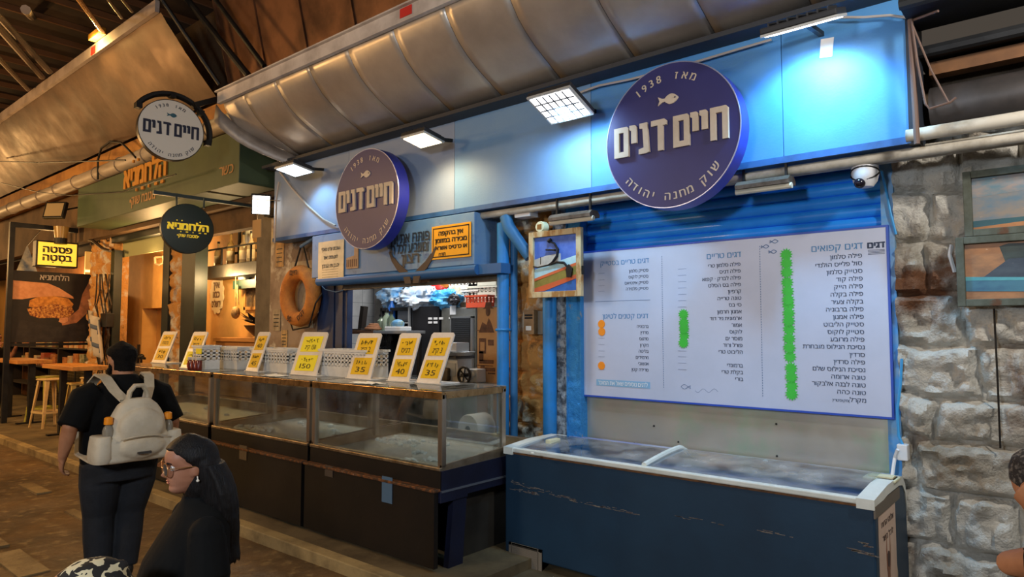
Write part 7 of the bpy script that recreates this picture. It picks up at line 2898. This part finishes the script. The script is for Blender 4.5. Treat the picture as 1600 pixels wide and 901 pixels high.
remesh(b, .006, 2).build('stubble_hair', mat('hair_grey_stubble', '#2a2522', .8, hx2='#6d665f', scale=60, lo=.5, hi=.62, bump=.5, bscale=200), t, smooth=True, world=False, sharp=0)
b = MB()
body_loft(b, [(.58, .06, 0, .2, .16), (.72, .03, -.02, .215, .165), (.84, .01, -.05, .222, .155), (ch-.08, -.02, -.08, .19, .13), (ch-.02, -.09, -.08, .12, .09), (ch+.0, -.12, -.075, .085, .08)])
for s, sh, el in arms:
    b.ball(sh, .082)
    b.tube([sh+V((-s*.04, 0, 0)), sh.lerp(el, .38)], [.086, .08], 14)
remesh(b, .008, 3).build('dark_shirt', m_tee, t, smooth=True, world=False, sharp=0)
b = MB()
body_loft(b, [(.53, .07, 0, .19, .15), (.66, .05, 0, .2, .155)])
for s in (-1, 1):
    b.tube([(.07+s*.105, 0, .60), (.06+s*.115, .06, .42), (.05+s*.1, 0, .09)], [.115, .09, .075], 14)
remesh(b, .009, 3).build('trousers', m_jean, t, smooth=True, world=False, sharp=0)
for s in (-1, 1):
    x_ = .05+s*.1
    b = MB().ball((x_, .055, .045), (.05, .13, .045), 14, 10)
    b.box((x_-.045, -.07, .002), (x_+.045, .17, .022), bev=.008)
    remesh(b, .007, 2).build('shoe', MATS['shoe_dark'], t, smooth=True, world=False, sharp=0)

# ---- someone at the far table, cut by the photo edge
q = PD(-8, 515, 14.2)
loc = V((q.x, q.y, .075))
rz = math.radians(-60)
RW = Matrix.Rotation(rz, 3, 'Z')
t = thing('person', 'person with a bare arm at the edge of the far bar table', 'person', loc, rz)
P = V((0, .05, 1.43))
b = MB()
head_shapes(b, P, .225, I3)
b.tube([(0, 0, 1.34), (0, .02, 1.5)], [.075, .06], 14)
body_loft(b, [(.85, 0, 0, .16, .12), (1.1, 0, .01, .15, .11), (1.3, 0, 0, .17, .1), (1.38, 0, 0, .08, .06)])
for s in (-1, 1):
    sh, el, wr = V((s*.19, 0, 1.33)), V((s*.33, .1, 1.16)), V((s*.22, .3, 1.36))
    b.tube([sh, sh.lerp(el, .5), el, el.lerp(wr, .4), wr], [.06, .055, .046, .043, .03], 14)
    hand_shapes(b, wr, (-s*.3, .4, .8), (s, .2, 0), (-s*.2, 1, 0), .18, .6)
    b.tube([(s*.1, 0, .9), (s*.1, .02, .5), (s*.1, 0, .07)], [.1, .065, .045], 14)
remesh(b, .009, 2).build('body', m_skin2, t, smooth=True, world=False, sharp=0)
face_parts(t, loc+RW @ P, .225, RW, 's')
b = MB()
b.ball(P+V((0, -.02, .16)), (.088, .1, .09), 18, 12)
b.build('hair', m_hair, t, smooth=True, world=False)
b = MB()
body_loft(b, [(.8, 0, 0, .19, .15), (1.1, 0, .01, .175, .13), (1.3, 0, 0, .19, .12), (1.39, 0, 0, .1, .08)])
for s in (-1, 1):
    b.tube([(s*.17, 0, 1.33), (s*.25, .05, 1.25)], [.085, .08], 14)
remesh(b, .01, 3).build('t_shirt', m_tee, t, smooth=True, world=False, sharp=0)
b = MB()
body_loft(b, [(.78, 0, 0, .18, .14), (.9, 0, 0, .18, .14)])
for s in (-1, 1):
    b.tube([(s*.1, 0, .85), (s*.105, .02, .5), (s*.1, 0, .02)], [.12, .085, .07], 14)
remesh(b, .01, 3).build('trousers', m_jean, t, smooth=True, world=False, sharp=0)
